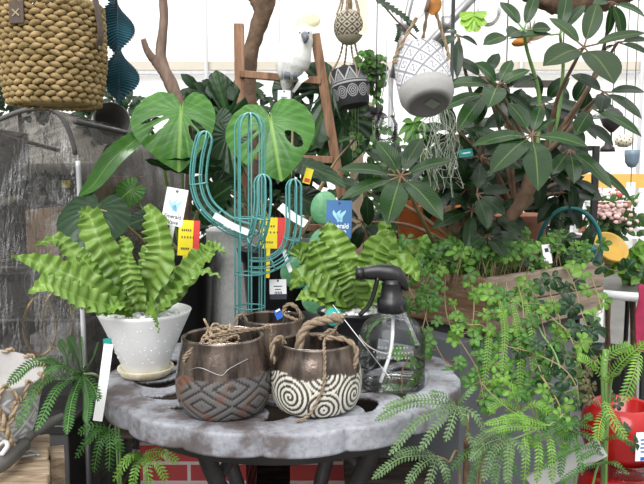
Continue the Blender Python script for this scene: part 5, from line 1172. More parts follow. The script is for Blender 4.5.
mb = MB(); mb.tube([V((ax, YP, zb)), V((ax, YP, zt + 0.4))], 0.0012, 6); mb.build('hanging_string', 'jute', tp)

# white patterned pot hanging at top right of centre
def mix3(a, b, t): return tuple(x * (1 - t) + y * t for x, y in zip(a, b))
YW = 1.0
R0 = m(27.5, YW); H0 = m(62, YW)
Mw = Matrix.Translation(P(429, 105, YW - 0.01)) @ Matrix.Rotation(math.radians(-32), 4, 'X') @ Matrix.Rotation(math.radians(-6), 4, 'Y')
def lattice(a, z):
    if z < H0 * 0.30: return (0.40, 0.39, 0.37, 0.0)
    u = a / (2 * PI) * 9; w = (z - H0 * 0.30) / (2 * PI * R0 / 9) * 1.0
    p, q = (u + w) , (u - w)
    fp, fq = p % 1.0, q % 1.0
    grey = (0.25, 0.25, 0.27, 0.0); wht = (0.74, 0.74, 0.75, 0.0)
    if min(fp, 1 - fp) < 0.085 or min(fq, 1 - fq) < 0.085: return grey
    x, y = fp - 0.5, fq - 0.5
    if max(abs(x), abs(y)) < 0.25 and (max(abs(x), abs(y)) > 0.185 or abs(x + y) < 0.05): return grey
    return wht
wp = thing('hanging_planter', 'white lattice patterned grey pot hanging on jute rope at top centre', 'pot', tuple(Mw @ V((0, 0, 0))))
mb = MB(); prof = [(0.0005, 0), (R0 * 0.62, 0), (R0 * 0.66, -0.002), (R0 * 0.84, H0 * 0.05), (R0 * 0.97, H0 * 0.17)] + [(R0 * (0.98 + 0.02 * math.sin(i / 60 * PI)) * (1 - 0.07 * (i / 60) ** 2), H0 * (0.20 + 0.80 * i / 60)) for i in range(61)] + [(R0 * 0.84, H0), (R0 * 0.8, H0 * 0.6), (0.0005, H0 * 0.55)]
mb.lathe(prof, 480, Mw, lambda a, z, i: lattice(a, z) if i > 2 else (0.15, 0.145, 0.14, 0)); mb.build('body', 'printed_ceramic', wp)
mb = MB(); mb.box(Mw @ Matrix.Translation((0.004, -0.004, -0.0012)) @ Matrix.Rotation(0.7, 4, 'Z'), (0.02, 0.014, 0.001)); mb.build('sticker', 'galvanised', wp)
kn = P(430, -6, YW + 0.0)
for a in (205, 340, 90):
    e = Mw @ V((math.cos(math.radians(a)) * R0 * 0.96, math.sin(math.radians(a)) * R0 * 0.96, H0 * 0.86)); e2 = Mw @ V((math.cos(math.radians(a)) * R0 * 1.02, math.sin(math.radians(a)) * R0 * 1.02, H0 * 0.5))
    mb = MB(); mb.rope([Mw @ V((math.cos(math.radians(a)) * R0 * 0.8, math.sin(math.radians(a)) * R0 * 0.8, H0 * 0.8)), e + (e - Mw @ V((0, 0, H0 * 0.86))) * 0.1, kn], 0.0026); mb.build('hanging_rope', 'jute_light', wp)
mb = MB(); mb.rope([kn, kn + V((0, 0, 0.3))], 0.004); mb.build('hanging_rope', 'jute_light', wp)

# beige sphere pot with diamonds
YS = 1.62; cs2 = P(349, 27, YS); RS = m(15, YS)
sp = thing('hanging_planter', 'small round beige pot with dark diamond pattern hanging right of the cockatoo', 'pot', tuple(cs2 - V((0, 0, RS * 1.15))))
def dia(a, z, i):
    if not (-0.6 * RS < z < 0.85 * RS): return (0.42, 0.37, 0.27, 0)
    u = a / (2 * PI) * 9; w = (z / RS) * 1.7; p, q = (u + w) % 1, (u - w) % 1
    d = max(abs(p - 0.5), abs(q - 0.5))
    return (0.05, 0.042, 0.035, 0) if d < 0.2 or d > 0.40 else (0.46, 0.40, 0.29, 0)
mb = MB(); mb.lathe([(max(0.0005, RS * math.cos(PI * (i / 60 - 0.5)) ), RS * 1.15 * math.sin(PI * (i / 60 - 0.5))) for i in range(52)], 320, Matrix.Translation(cs2), dia); mb.build('body', 'printed_ceramic', sp)
for a in range(6):
    q = a * PI / 3 + 0.3; mb = MB(); mb.rope([cs2 + V((math.cos(q) * RS * 0.85, math.sin(q) * RS * 0.85, RS * 0.7)), cs2 + V((math.cos(q) * RS * 0.55, math.sin(q) * RS * 0.5, RS * 1.6)), cs2 + V((0, 0, RS * 4))], 0.0022); mb.build('hanging_cord', 'jute_light', sp)
# black pot with white triangles and rings, below it
YK = 1.66; ck = P(354, 106, YK); RK = m(19.5, YK); HK = m(36, YK)
Mk = Matrix.Translation(ck) @ Matrix.Rotation(math.radians(-6), 4, 'X') @ Matrix.Rotation(math.radians(-9), 4, 'Y')
bp = thing('hanging_planter', 'black pot with white triangles and rings holding an ivy, hanging below the round beige pot', 'pot', tuple(ck))
def tri(a, z, i):
    if i > 66: return (0.03, 0.03, 0.03, 0)
    u = (a / (2 * PI) * 10) % 1; t = z / HK; wh = (0.42, 0.42, 0.42, 0); bk_ = (0.022, 0.022, 0.024, 0)
    if abs(t - 0.58) < 0.018 or abs(t - 0.64) < 0.014: return wh
    if 0.64 < t < 0.97:
        h = (t - 0.64) / 0.33; e = abs(u - 0.5) * 2
        d = (1 - h) - e
        if abs(d) < 0.14 or (d > 0.25 and (d * 5) % 1 < 0.42): return wh
    if 0.12 < t < 0.55:
        x = (u - 0.5) * 2 * PI * RK / 10; y = (t - 0.34) * HK; d = math.hypot(x, y) / (RK * 0.3)
        if d < 1 and (d * 3) % 1 > 0.55: return wh
    return bk_
mb = MB(); mb.lathe([(0.0005, 0), (RK * 0.55, 0)] + [(RK * (0.62 + 0.40 * math.sin(PI * (0.08 + 0.5 * i / 64)) - 0.05 * (i / 64) ** 3), HK * i / 64) for i in range(65)] + [(RK * 0.9, HK), (RK * 0.85, HK * 0.7), (0.0005, HK * 0.65)], 400, Mk, tri); mb.build('body', 'printed_ceramic', bp)
for a in (20, 110, 200, 290):
    q = math.radians(a); e = Mk @ V((math.cos(q) * RK * 1.0, math.sin(q) * RK * 1.0, HK * 0.9))
    mb = MB(); mb.rope([e - V((0, 0, 0.02)), e, P(349 + 7 * math.cos(q), 46, YK + 0.02 * math.sin(q)), P(349, -30, YK)], 0.0024); mb.build('hanging_cord', 'jute_light', bp)
ivy = thing('trailing_ivy', 'pale green small-leaved ivy trailing out of the black hanging pot', 'vine', tuple(Mk @ V((0, 0, HK))))
ri = random.Random(9)
for k in range(20):
    a = ri.uniform(-PI * 0.40, PI * 0.55); top = Mk @ V((math.cos(a) * RK * 0.8, math.sin(a) * RK * 0.8, HK))
    side = V((math.cos(a), math.sin(a) * 0.8 + 0.25, 0)) * RK * ri.uniform(1.15, 1.7); dr = ri.uniform(0.02, 0.26) if math.sin(a) > -0.2 else ri.uniform(-0.01, 0.03)
    c = catmull([top, top + side * 0.5 + V((0, 0, 0.02)), Mk @ V((0, 0, HK)) + side + V((0, 0, -dr * 0.5)), Mk @ V((0, 0, HK)) + side * 1.1 + V((0, 0, -dr))], 24)
    mb = MB(); mb.tube(c, 0.001, 5); o = mb.build('trailing_stem', 'stem_green', ivy); lb = MB()
    for i in range(3, 25, 2):
        p = c[i] + V((ri.uniform(-1, 1), ri.uniform(-1, 1), ri.uniform(-1, 1))) * 0.012; s = ri.uniform(0.013, 0.022)
        lb.leaf(p, p + V((ri.uniform(-1, 1), ri.uniform(-0.6, 0.3), ri.uniform(-1, 0.2))).normalized() * s, s * 0.42, (ri.uniform(-0.5, 0.5), -1, ri.uniform(0, 1)), 0.1, 4, 2)
    lb.build('foliage', ('shrub_mid', 'vine_green')[k % 2], o)
# pale paper cockatoo tail / plastic banner beside the cords
t = thing('hanging_banner', 'narrow translucent cream strip hanging right of the round beige pot', 'banner', tuple(P(363, 34, 1.62)))
mb = MB(); mb.ribbon([P(363, -12, 1.62), P(364, 12, 1.61), P(363, 35, 1.6)], m(4.5, 1.6), (0.2, -1, 0), 10, 4, 0.3, wid=lambda t: 1); mb.build('strip', 'feather_cream', t); 
# butterfly-like ornament
t = thing('butterfly_ornament', 'orange and white butterfly ornament at the knot of the jute rope', 'ornament', tuple(P(430, 8, 0.99)))
for (x, y, a, bq, mt) in ((435, 5, 7, 9, 'orange'), (421, 8, 6, 9, 'feather_white')):
    mb = MB(); mb.ell(P(x, y, 0.985), (m(a, 0.98), 0.002, m(bq, 0.98)), Matrix.Rotation(0.4, 3, 'Y'), 20, lump=0.3, seed=x); mb.build('wing', mt, t)
mb = MB(); mb.tube([P(426, 12, 0.982), P(429, 0, 0.98)], 0.003, 8); mb.build('body', 'stem_brown', t)
# fishbone cactus stem hanging from above
t = thing('fishbone_cactus', 'dark green zigzag fishbone cactus stems hanging left of the lattice pot', 'cactus', tuple(P(378, -4, 1.3)))
def zig(t): return (0.45 + 0.55 * ((t * 9) % 1)) * (1 - 0.3 * t)
for pts, w in (([(378, 0, 1.3), (392, 9, 1.28), (404, 17, 1.27), (413, 28, 1.27)], 6.5), ([(404, 17, 1.28), (412, 24, 1.26), (418, 32, 1.26)], 4.5), ([(398, 24, 1.3), (399, 32, 1.29), (396, 42, 1.29)], 4)):
    mb = MB(); mb.ribbon([P(*p) for p in pts], m(w, 1.28), (0.2, -1, 0.6), 54, 4, 0.15, wid=zig); mb.build('stem', 'umbrella_dark', t)
mb = MB(); mb.tube(catmull([P(368, -6, 1.3), P(382, 4, 1.3), P(398, 22, 1.3), P(418, 40, 1.3)], 14), 0.0016, 6); mb.tube([P(374, -4, 1.3), P(374, -100, 1.3)], 0.001, 5); mb.build('hanging_twig', 'stem_brown', t)
mb = MB(); mb.ell(P(405, 42, 1.3), (m(8, 1.3), 0.006, m(5, 1.3)), Matrix.Rotation(0.6, 3, 'Y'), 16, lump=0.3); mb.build('flower', 'flower_white', t)
# spanish moss
t = thing('hanging_moss', 'grey-green tuft of hanging moss below the lattice pot', 'plant', tuple(P(443, 108, 1.32))); rm = random.Random(2)
mb = MB()
for k in range(30):
    x = rm.uniform(424, 458); y = rm.uniform(112, 130); pts = [P(443 + rm.uniform(-6, 6), 108, 1.32)]
    for q in range(6): pts.append(P(x + rm.uniform(-7, 7), y + q * rm.uniform(9, 15), 1.32 + rm.uniform(-0.05, 0.05)))
    mb.tube(catmull(pts, 20), 0.0007, 4, cap=False)
mb.build('moss', 'moss', t); mb = MB(); mb.tube([P(443, 108, 1.32), P(443, -60, 1.34)], 0.001, 5); mb.build('hanging_wire', 'black_metal', t)
# thin-leaved houseplant and clear jar hanging in the middle
t = thing('hanging_palm', 'small narrow-leaved plant below the lattice pot', 'plant', tuple(P(412, 124, 1.42)))
mb = MB()
for q, (x, y) in enumerate(((398, 136), (404, 144), (411, 148), (418, 146), (427, 140), (430, 130), (424, 118), (402, 122))):
    b = P(413, 122, 1.42); e = P(x, y, 1.4); mb.leaf(b, e, m(3.4, 1.4), (0, -1, 0.5), 0.12, 8, 4)
mb.build('leaf', 'vine_green', t); mb = MB(); mb.tube(catmull([P(413, 122, 1.42), P(420, 150, 1.45), P(440, 200, 1.5), P(462, 258, 1.52)], 20), 0.004, 8); mb.build('stem', 'stem_green', t)
cj = P(386, 142, 1.6); t = thing('hanging_jar', 'clear glass jar hanging left of the narrow-leaved plant', 'jar', tuple(cj))
mb = MB(); mb.lathe([(0.0005, 0), (0.02, 0), (0.026, 0.006), (0.027, 0.04), (0.02, 0.052), (0.02, 0.06), (0.0185, 0.06), (0.0185, 0.052), (0.025, 0.04), (0.024, 0.006), (0.0005, 0.004)], 40, Matrix.Translation(cj)); mb.build('glass', 'clear_plastic', t)
mb = MB(); mb.tube([cj + V((-0.02, 0, 0.058)), cj + V((0, 0, 0.15)), cj + V((0, 0, 0.6))], 0.001, 5); mb.tube([cj + V((0.02, 0, 0.058)), cj + V((0, 0, 0.15))], 0.001, 5); mb.build('hanging_wire', 'galvanised', t)
t = thing('bird_hook', 'black star-shaped iron hanger below the black hanging pot', 'hook', tuple(P(375, 116, 1.62)))
mb = MB()
for a in (0.4, 1.5, 2.9, 4.2, 5.3): mb.ribbon([P(376, 114, 1.62), P(376 + math.cos(a) * 13, 114 + math.sin(a) * 9, 1.61)], m(3.5, 1.6), (0, -1, 0.3), 6, 2, 0.2)
mb.build('hook', 'iron', t, solid=0.002); mb = MB(); mb.tube([P(376, 114, 1.62), P(378, -60, 1.64)], 0.0012, 5); mb.build('hanging_wire', 'black_metal', t)
# air plant and lime leaf in the crown of the umbrella tree
t = thing('air_plant', 'spiky air plant with orange-brown base hanging among the umbrella tree leaves', 'plant', tuple(P(530, 42, 1.5))); mb = MB()
for k in range(22):
    a = rm.uniform(-2.9, -0.25); l = rm.uniform(14, 24); b = P(530, 41, 1.5); e = P(530 + math.cos(a) * l, 41 + math.sin(a) * l, 1.5 + rm.uniform(-0.03, 0.03)); mb.leaf(b, e, m(1.3, 1.5), (0, -1, 0.2), rm.uniform(-0.15, 0.15), 6, 2)
mb.build('leaves', 'air_leaf', t); mb = MB(); mb.ell(P(521, 42, 1.5), (m(9, 1.5), 0.01, m(4, 1.5)), Matrix.Rotation(-0.2, 3, 'Y'), 14, lump=0.3); mb.build('base', 'orange', t)
mb = MB(); mb.tube([P(530, 44, 1.5), P(530, -80, 1.52)], 0.001, 5); mb.build('hanging_wire', 'black_metal', t)
t = thing('staghorn_fern', 'lime green lobed leaf lit from behind left of the umbrella tree top', 'plant', tuple(P(472, 22, 1.7))); mb = MB()
for (x, y) in ((460, 16), (462, 24), (468, 30), (476, 30), (484, 24), (486, 14)): mb.leaf(P(474, 14, 1.7), P(x, y + 2, 1.68), m(5.5, 1.7), (0, -1, 0.4), 0.05, 6, 4, wid=lambda t: 0.5 + 0.5 * t if t < 0.8 else 1 - (t - 0.8) * 3)
mb.build('leaf', 'lime_green', t); mb = MB(); mb.tube([P(474, 14, 1.7), P(476, -60, 1.72)], 0.001, 5); mb.build('hanging_wire', 'black_metal', t)
cg = P(488, 12, 1.8); t = thing('hanging_orb', 'pale grey glass orb hanging behind the umbrella tree top', 'ornament', tuple(cg)); mb = MB(); mb.ell(cg, (m(13, 1.8), m(13, 1.8), m(14, 1.8)), None, 32); mb.build('orb', 'clear_plastic', t)
mb = MB(); mb.tube([cg + V((0, 0, 0.03)), cg + V((0, 0, 0.4))], 0.001, 5); mb.build('hanging_wire', 'black_metal', t)
# chimes at the right edge
cx = P(612, 118, 2.2); t = thing('wind_bell', 'dark iron wind bell with clapper hanging at the right edge', 'bell', tuple(cx))
mb = MB(); r = m(11, 2.2); mb.lathe([(0.0005, r * 0.95), (r * 0.5, r * 0.8), (r * 0.9, r * 0.35), (r, -r * 0.1), (r * 0.75, -r * 0.7), (r * 0.2, -r * 1.25), (0.0005, -r * 1.3)], 28, Matrix.Translation(cx)); mb.build('bell', 'iron', t)
mb = MB(); mb.tube([cx + V((0, 0, -r)), cx + V((0, 0, -r * 2.4))], 0.003, 6); mb.lathe([(0.0005, 0), (r * 0.65, 0), (r * 0.6, r * 0.35), (r * 0.3, r * 0.6), (r * 0.22, r * 1.1), (0.0005, r * 1.2)], 20, Matrix.Translation(cx + V((-0.01, 0, -r * 3)))); mb.build('clapper', 'iron', t)
mb = MB(); mb.tube([cx + V((0, 0, r * 0.9)), cx + V((0, 0, 0.8))], 0.0015, 5); mb.build('hanging_cord', 'black_metal', t)
cx = P(624, 141, 2.1); t = thing('spotted_orb', 'small beige spotted clay ball hanging right of the iron wind bell', 'ornament', tuple(cx)); mb = MB(); r = m(8.5, 2.1); mb.ell(cx, (r, r, r * 0.75), None, 28); mb.build('ball', 'cream_ceramic', t); mb = MB()
for k in range(40):
    a = k * 2.4; zq = -0.9 + 1.8 * k / 40; q = math.sqrt(1 - zq * zq); mb.ell(cx + V((math.cos(a) * q * r, math.sin(a) * q * r, zq * r * 0.75)), (0.0022,) * 3, None, 6)
mb.build('spots', 'iron', t); mb = MB(); mb.tube([cx + V((0, 0, r * 0.7)), cx + V((0, 0, 0.8))], 0.0012, 5); mb.build('hanging_cord', 'black_metal', t)
cx = P(632, 158, 2.0); t = thing('wind_chime', 'blue-grey bell chime with white paper slip hanging at the far right edge', 'chime', tuple(cx)); mb = MB(); r = m(7, 2.0); mb.lathe([(0.0005, -r * 1.4), (r * 0.5, -r * 1.25), (r * 0.9, -r * 0.6), (r, r * 0.4), (r * 1.05, r * 1.1), (r * 0.9, r * 1.15), (r * 0.85, r * 0.5), (0.0005, 0)], 28, Matrix.Translation(cx)); mb.build('bell', 'sky_blue_glaze', t)
mb = MB(); mb.tube([cx + V((0, 0, -r)), cx + V((0, 0, -r * 4))], 0.0012, 5); mb.tube([cx + V((0, 0, r)), cx + V((0, 0, 0.8))], 0.0012, 5); mb.build('hanging_cord', 'black_metal', t)
mb = MB(); mb.box(Matrix.Translation(cx + V((0, 0, -r * 4.2))), (m(9, 2), 0.001, m(11, 2))); mb.build('paper_slip', 'white_paper', t)
# ================================================================== plastic-covered rack at the left
YR = 1.36; xr = P(79, 200, YR).x; xl = xr - 0.52; YE = 2.5
ztop = P(55, 108, YR).z; zsh = P(84, 124, YR).z
def arch(y, dx=0.0, nn=20):
    pts = [V((xr + dx, y, 0.02)), V((xr + dx, y, 0.6))]
    sh = [(79, 240), (79, 190), (77, 160), (72, 137), (63, 118), (52, 109.5), (38, 108.5), (20, 112), (0, 120), (-30, 135), (-80, 150), (-150, 152), (-222, 153)]
    pts += [V((P(a, b, YR).x + dx, y, P(a, b, YR).z)) for a, b in sh]
    return pts
rk = thing('covered_rack', 'metal rack under a crinkled clear plastic cover at the left edge', 'rack', (xr - 0.26, 1.9, 0))
prof = catmull(arch(YR), 60)
mb = MB()          # front sheet, hung inside the arched edge
rows = []
for p in prof: rows.append([V((p.x + (xl - p.x) * k / 10, YR + 0.006 * noise.noise(V((p.x * 9, k, p.z * 9))), p.z)) for k in range(11)] if False else [V((p.x, YR + 0.008 * noise.noise(V((p.x * 14, k * 0.7, p.z * 8))), 0.64 + (max(p.z, 0.64) - 0.64) * (1 - k / 12))) for k in range(13)])
mb.grid(rows); mb.build('front_sheet', 'clear_vinyl', rk)
mb = MB(); mb.grid([[V((p.x + 0.012 * noise.noise(V((k * 0.4, p.z * 6, 2))), YR + (YE - YR) * k / 14, p.z)) for k in range(15)] for p in prof]); mb.build('side_sheet', 'dusty_vinyl', rk)
mb = MB(); mb.tube([p + V((0, -0.004, 0)) for p in prof if p.z > 1.08], 0.005, 8); mb.build('edge_piping', 'grey_piping', rk)
mb = MB(); mb.tube([p + V((0.003, -0.006, 0)) for p in prof if 0.64 < p.z < 1.085 and p.x > xr - 0.02], 0.0052, 8); mb.build('front_post', 'silver_trim', rk); mb = MB(); mb.tube([V((xr + 0.003, YR - 0.002, 0)), V((xr + 0.003, YR - 0.002, 0.645))], 0.007, 8); mb.build('leg', 'black_metal', rk)
mb = MB(); mb.tube([V((xr - 0.002, YR, zsh + 0.005)), V((xr - 0.01, YE, zsh + 0.005))], 0.006, 8); mb.build('top_rail', 'grey_piping', rk)
mb = MB(); mb.tube([V((xr - 0.02, YE, 0)), V((xr - 0.02, YE, zsh))], 0.008, 8); mb.build('rear_post', 'silver_trim', rk)
mb = MB(); mb.grid([[V((p.x - 0.01, YE + 0.02, 0.02 + (p.z - 0.02) * (1 - k / 3))) for k in range(4)] for p in prof]); mb.build('back_sheet', 'taupe_fabric', rk)
mb = MB(); mb.box(Matrix.Translation((xl - 0.06, (YR + YE) / 2, 0.6)), (0.01, YE - YR, 1.2)); mb.build('far_side_sheet', 'taupe_fabric', rk)
mb = MB(); mb.tube([P(-6, 133, YR + 0.02), P(60, 151, YR + 0.06)], 0.004, 6); mb.build('brace_rod', 'grey_piping', rk)
for zz_, nm in ((P(40, 321, YR + 0.03).z, 'wire_shelf'), (P(40, 268, YR + 0.03).z, 'wire_shelf'), (0.28, 'wire_shelf')):
    mb = MB(); y0, y1 = YR + 0.035, YE - 0.04; x0, x1 = xl, xr - 0.02
    for y in (y0, y1): mb.tube([V((x0, y, zz_)), V((x1, y, zz_))], 0.004, 6)
    for x in (x0, x1): mb.tube([V((x, y0, zz_)), V((x, y1, zz_))], 0.004, 6)
    for q in range(1, 22): mb.tube([V((x0 + (x1 - x0) * q / 22, y0, zz_)), V((x0 + (x1 - x0) * q / 22, y1, zz_))], 0.0015, 5)
    mb.build(nm, 'dull_metal', rk)
def crate(name, label, cat, x0, y0, x1, y1, Y, d, mt, lid=None):
    a, b = P(x0, y1, Y), P(x1, y0, Y); c = (a + b) / 2
    t = thing(name, label, cat, (c.x, Y + d / 2, a.z)); w, h = b.x - a.x, b.z - a.z
    mb = MB(); Mx = Matrix.Translation((c.x, Y + d / 2, a.z + h / 2)); mb.box(Mx, (w, d, h)); mb.build('body', mt, t, bevel=0.003)
    mb = MB()
    if lid: mb.box(Matrix.Translation((c.x, Y + d / 2, b.z - 0.012)), (w + 0.012, d + 0.012, 0.022)); mb.build('lid', lid, t, bevel=0.003)
    else: mb.box(Matrix.Translation((c.x, Y - 0.0006, a.z + h / 2)), (w * 0.14, 0.001, h * 0.999)); mb.build('tape', mt, t)
    return t
crate('cardboard_box', 'tall brown cardboard box behind the plastic cover of the rack', 'box', 27, 210, 58, 266, 1.46, 0.2, 'cardboard')
crate('cardboard_box', 'brown cardboard box deep inside the covered rack, behind the drooping green leaf', 'box', 88, 176, 130, 265, 2.15, 0.25, 'cardboard')
crate('storage_box', 'dark storage box below the upper wire shelf of the covered rack', 'box', -60, 272, 66, 318, 1.62, 0.3, 'dark_box', 'black_plastic')
crate('storage_box', 'grey storage box standing on the lower wire shelf of the covered rack', 'box', 34, 334, 66, 356, 1.5, 0.2, 'grey_box', 'grey_box')
crate('storage_box', 'long dark storage box low in the covered rack', 'box', -60, 345, 72, 420, 1.7, 0.4, 'dark_box', 'dark_box')
crate('storage_box', 'black storage box on the floor at the front of the covered rack', 'box', -80, 424, 68, 640, 1.5, 0.5, 'dark_box', 'black_plastic')
crate('storage_box', 'black storage box at the back of the upper shelf of the covered rack', 'box', -90, 205, 72, 266, 1.95, 0.3, 'dark_box', 'dark_box')
t = thing('cloth_bundle', 'cream folded cloth bundle on the dark box behind the plastic cover', 'cloth', tuple(P(28, 206, 1.98))); mb = MB()
for (x, y, rx, ry) in ((14, 202, 10, 7), (28, 200, 11, 6), (42, 201, 7, 5)): mb.ell(P(x, y, 2.05), (m(rx, 2), 0.06, m(ry, 2)), None, 18, lump=0.4, seed=x)
mb.build('cloth', 'cream_cloth', t)
t = thing('leafy_bundle', 'dark green leafy plant with a yellow tag inside the covered rack', 'plant', tuple(P(50, 205, 2.05))); mb = MB(); rb = random.Random(3)
for k in range(110):
    p = P(rb.uniform(8, 78), rb.uniform(176, 204), rb.uniform(1.98, 2.2)); d = V((rb.uniform(-1, 1), rb.uniform(-1, 0.2), rb.uniform(-0.5, 1))).normalized() * rb.uniform(0.025, 0.05); mb.leaf(p, p + d, 0.009, (0, -1, 0.6), 0.1, 4, 2)
mb.build('foliage', 'shrub_dark', t); mb = MB(); mb.box(Matrix.Translation(P(66, 184, 1.97)), (m(8, 2), 0.002, m(7, 2))); mb.build('yellow_tag', 'yellow_card', t)
def hoop(label, c, r, mt, tilt, squ=1.0, w=0.0016):
    t = thing('hoop', label, 'hoop', tuple(c)); mb = MB(); M = Matrix.Rotation(tilt, 3, 'Z')
    mb.tube([V(c) + M @ V((math.cos(2 * PI * i / 48) * r * squ, 0.004 * math.sin(2 * PI * i / 24), math.sin(2 * PI * i / 48) * r)) for i in range(48)], w, 6, True); mb.build('ring', mt, t)
hoop('grey wire hoop standing against the dark box behind the plastic cover', P(48, 284, 1.585), m(23, 1.57), 'galvanised', 0.15)
hoop('brass hoop seen edge-on beside the grey storage box in the covered rack', P(40, 326, 1.44), m(30, 1.44), 'brass', 0.6, 0.5, 0.004)
hoop('brass hoop leaning in front of the grey storage box in the covered rack', P(58, 320, 1.44), m(30, 1.44), 'brass', 0.4, 0.45, 0.003)
# grey bucket on its side + lamp-like white sleeve on top of the cover
c = P(112, 120, 1.75); t = thing('metal_bucket', 'grey metal bucket lying on its side above the plastic cover', 'bucket', tuple(c))
M = Matrix.Translation(c) @ Matrix.Rotation(math.radians(24), 4, 'Z') @ Matrix.Rotation(math.radians(72), 4, 'X') @ Matrix.Rotation(0.2, 4, 'Y'); r = m(18, 1.75)
mb = MB(); mb.lathe([(0.0005, -r * 1.6), (r * 0.8, -r * 1.6), (r * 0.98, r * 0.1), (r * 1.02, r * 0.12), (r * 1.0, r * 0.15), (r * 0.95, r * 0.1), (r * 0.77, -r * 1.54), (0.0005, -r * 1.54)], 48, M); mb.build('body', 'dull_metal', t)
mb = MB(); mb.lathe([(r * 0.86, -r * 1.3), (r * 1.03, r * 0.04)], 48, M); mb.build('white_sleeve', 'white_plastic', t)
mb = MB(); mb.tube([c + V((0, 0.03, r * 0.9)), c + V((0, 0.03, 0.7))], 0.0012, 5); mb.build('hanging_wire', 'galvanised', t)
# ================================================================== crate, rope pot and hand tool, lower left
CZ = 0.68
e0, e1 = G(50, 480, CZ), G(50, 432, CZ); ey = (e1 - e0).normalized(); ex = V((ey.y, -ey.x, 0)); o0 = e0 - ey * 0.07   # right edge of the crate top runs away from the camera
DL, WL = (e1 - e0).length + 0.07, 0.34
def CB(u, w, z): return o0 - ex * u + ey * w + V((0, 0, z))
ck_ = thing('wooden_crate', 'weathered slatted wooden crate at the lower left corner', 'crate', tuple(CB(WL / 2, DL / 2, -CZ)))
def cbox(u, w, z, su, sw, sz, name, mt, **k): mb = MB(); mb.box(frame(CB(u, w, z), -ex, -ey), (su, sw, sz)); mb.build(name, mt, ck_, **k)
nb = 5
for k in range(nb): cbox(WL / 2 + 0.002 * (k % 2), DL * (k + 0.5) / nb, -0.009 - 0.001 * (k % 3), WL, DL / nb - 0.003, 0.018, 'board', 'crate_wood', bevel=0.003)
for k in range(4): cbox(0.010, DL / 2, -0.095 - 0.17 * k, 0.016, DL - 0.034, 0.15, 'side_board', 'crate_wood', bevel=0.003); cbox(WL / 2, 0.010, -0.095 - 0.17 * k, WL, 0.016, 0.15, 'front_board', 'crate_wood', bevel=0.003); cbox(WL - 0.01, DL / 2, -0.095 - 0.17 * k, 0.016, DL - 0.034, 0.15, 'side_board', 'crate_wood', bevel=0.003); cbox(WL / 2, DL - 0.01, -0.095 - 0.17 * k, WL, 0.016, 0.15, 'back_board', 'crate_wood', bevel=0.003)
for w in (0.03, DL - 0.03): cbox(-0.009, w, -CZ / 2 - 0.01, 0.018, 0.05, CZ - 0.02, 'corner_post', 'crate_wood')
# pot with triangles, tilted
c = G(14, 425, CZ); c.z = CZ; c.y = 0.905; c.x = P(12, 400, 0.905).x - 0.040; RT = 0.062; HT = 0.105
Mt = Matrix.Translation(c + V((0, 0, 0.014))) @ Matrix.Rotation(math.radians(13), 4, 'Y') @ Matrix.Rotation(math.radians(6), 4, 'X')
rp = thing('rope_pot', 'grey pot with white triangle pattern and jute rope lacing on the wooden crate', 'pot', tuple(c))
def tripat(a, z, i):
    if i > 62 or z > HT * 0.86 or z < HT * 0.12: return (0.42, 0.40, 0.385, 0)
    u = a / (2 * PI) * 10; w = z / HT * 3.2; p, q = (u + w) % 1, (u - w) % 1; f1 = u % 1
    if min(p, 1 - p) < 0.08 or min(q, 1 - q) < 0.08: return (0.78, 0.78, 0.78, 0)
    if (abs(p - 0.5) < 0.27 and abs(q - 0.5) < 0.27 and abs(p - q) > 0.09): return (0.80, 0.80, 0.80, 0)
    return (0.36, 0.36, 0.37, 0)
mb = MB(); mb.lathe([(0.0005, 0)] + [(RT * (0.84 + 0.16 * math.sin(PI * 0.5 * min(1, i / 24))), HT * i / 60) for i in range(61)] + [(RT * 0.94, HT), (RT * 0.9, HT * 0.7), (0.0005, HT * 0.62)], 360, Mt, tripat); mb.build('body', 'printed_ceramic', rp)
def on(a, z, k=1.03): q = math.radians(a); return Mt @ V((math.cos(q) * RT * k, math.sin(q) * RT * k, z))
for a in range(0, 360, 30):
    mb = MB(); mb.rope([on(a, HT * 0.8), on(a + 4, HT * 1.0, 1.02), on(a + 10, HT * 1.02, 0.92), on(a + 22, HT * 0.9, 1.04), on(a + 30, HT * 0.8)], 0.0028); mb.build('rope_lacing', 'jute_light', rp)
mb = MB(); mb.rope([on(300, HT * 0.82), on(310, HT * 0.6, 1.12), on(318, HT * 0.35, 1.15), on(325, 0.1 * HT, 1.22), on(318, -0.10 * HT, 1.3), on(300, -0.14 * HT, 1.5), on(285, -0.13 * HT, 1.6)], 0.0045); mb.build('rope_handle', 'jute_light', rp)
mb = MB(); mb.rope([on(280, HT * 0.82), on(292, HT * 0.62, 1.1), on(305, HT * 0.5, 1.12), on(316, HT * 0.6, 1.1), on(322, HT * 0.84, 1.05)], 0.004); mb.build('rope_handle', 'jute_light', rp)
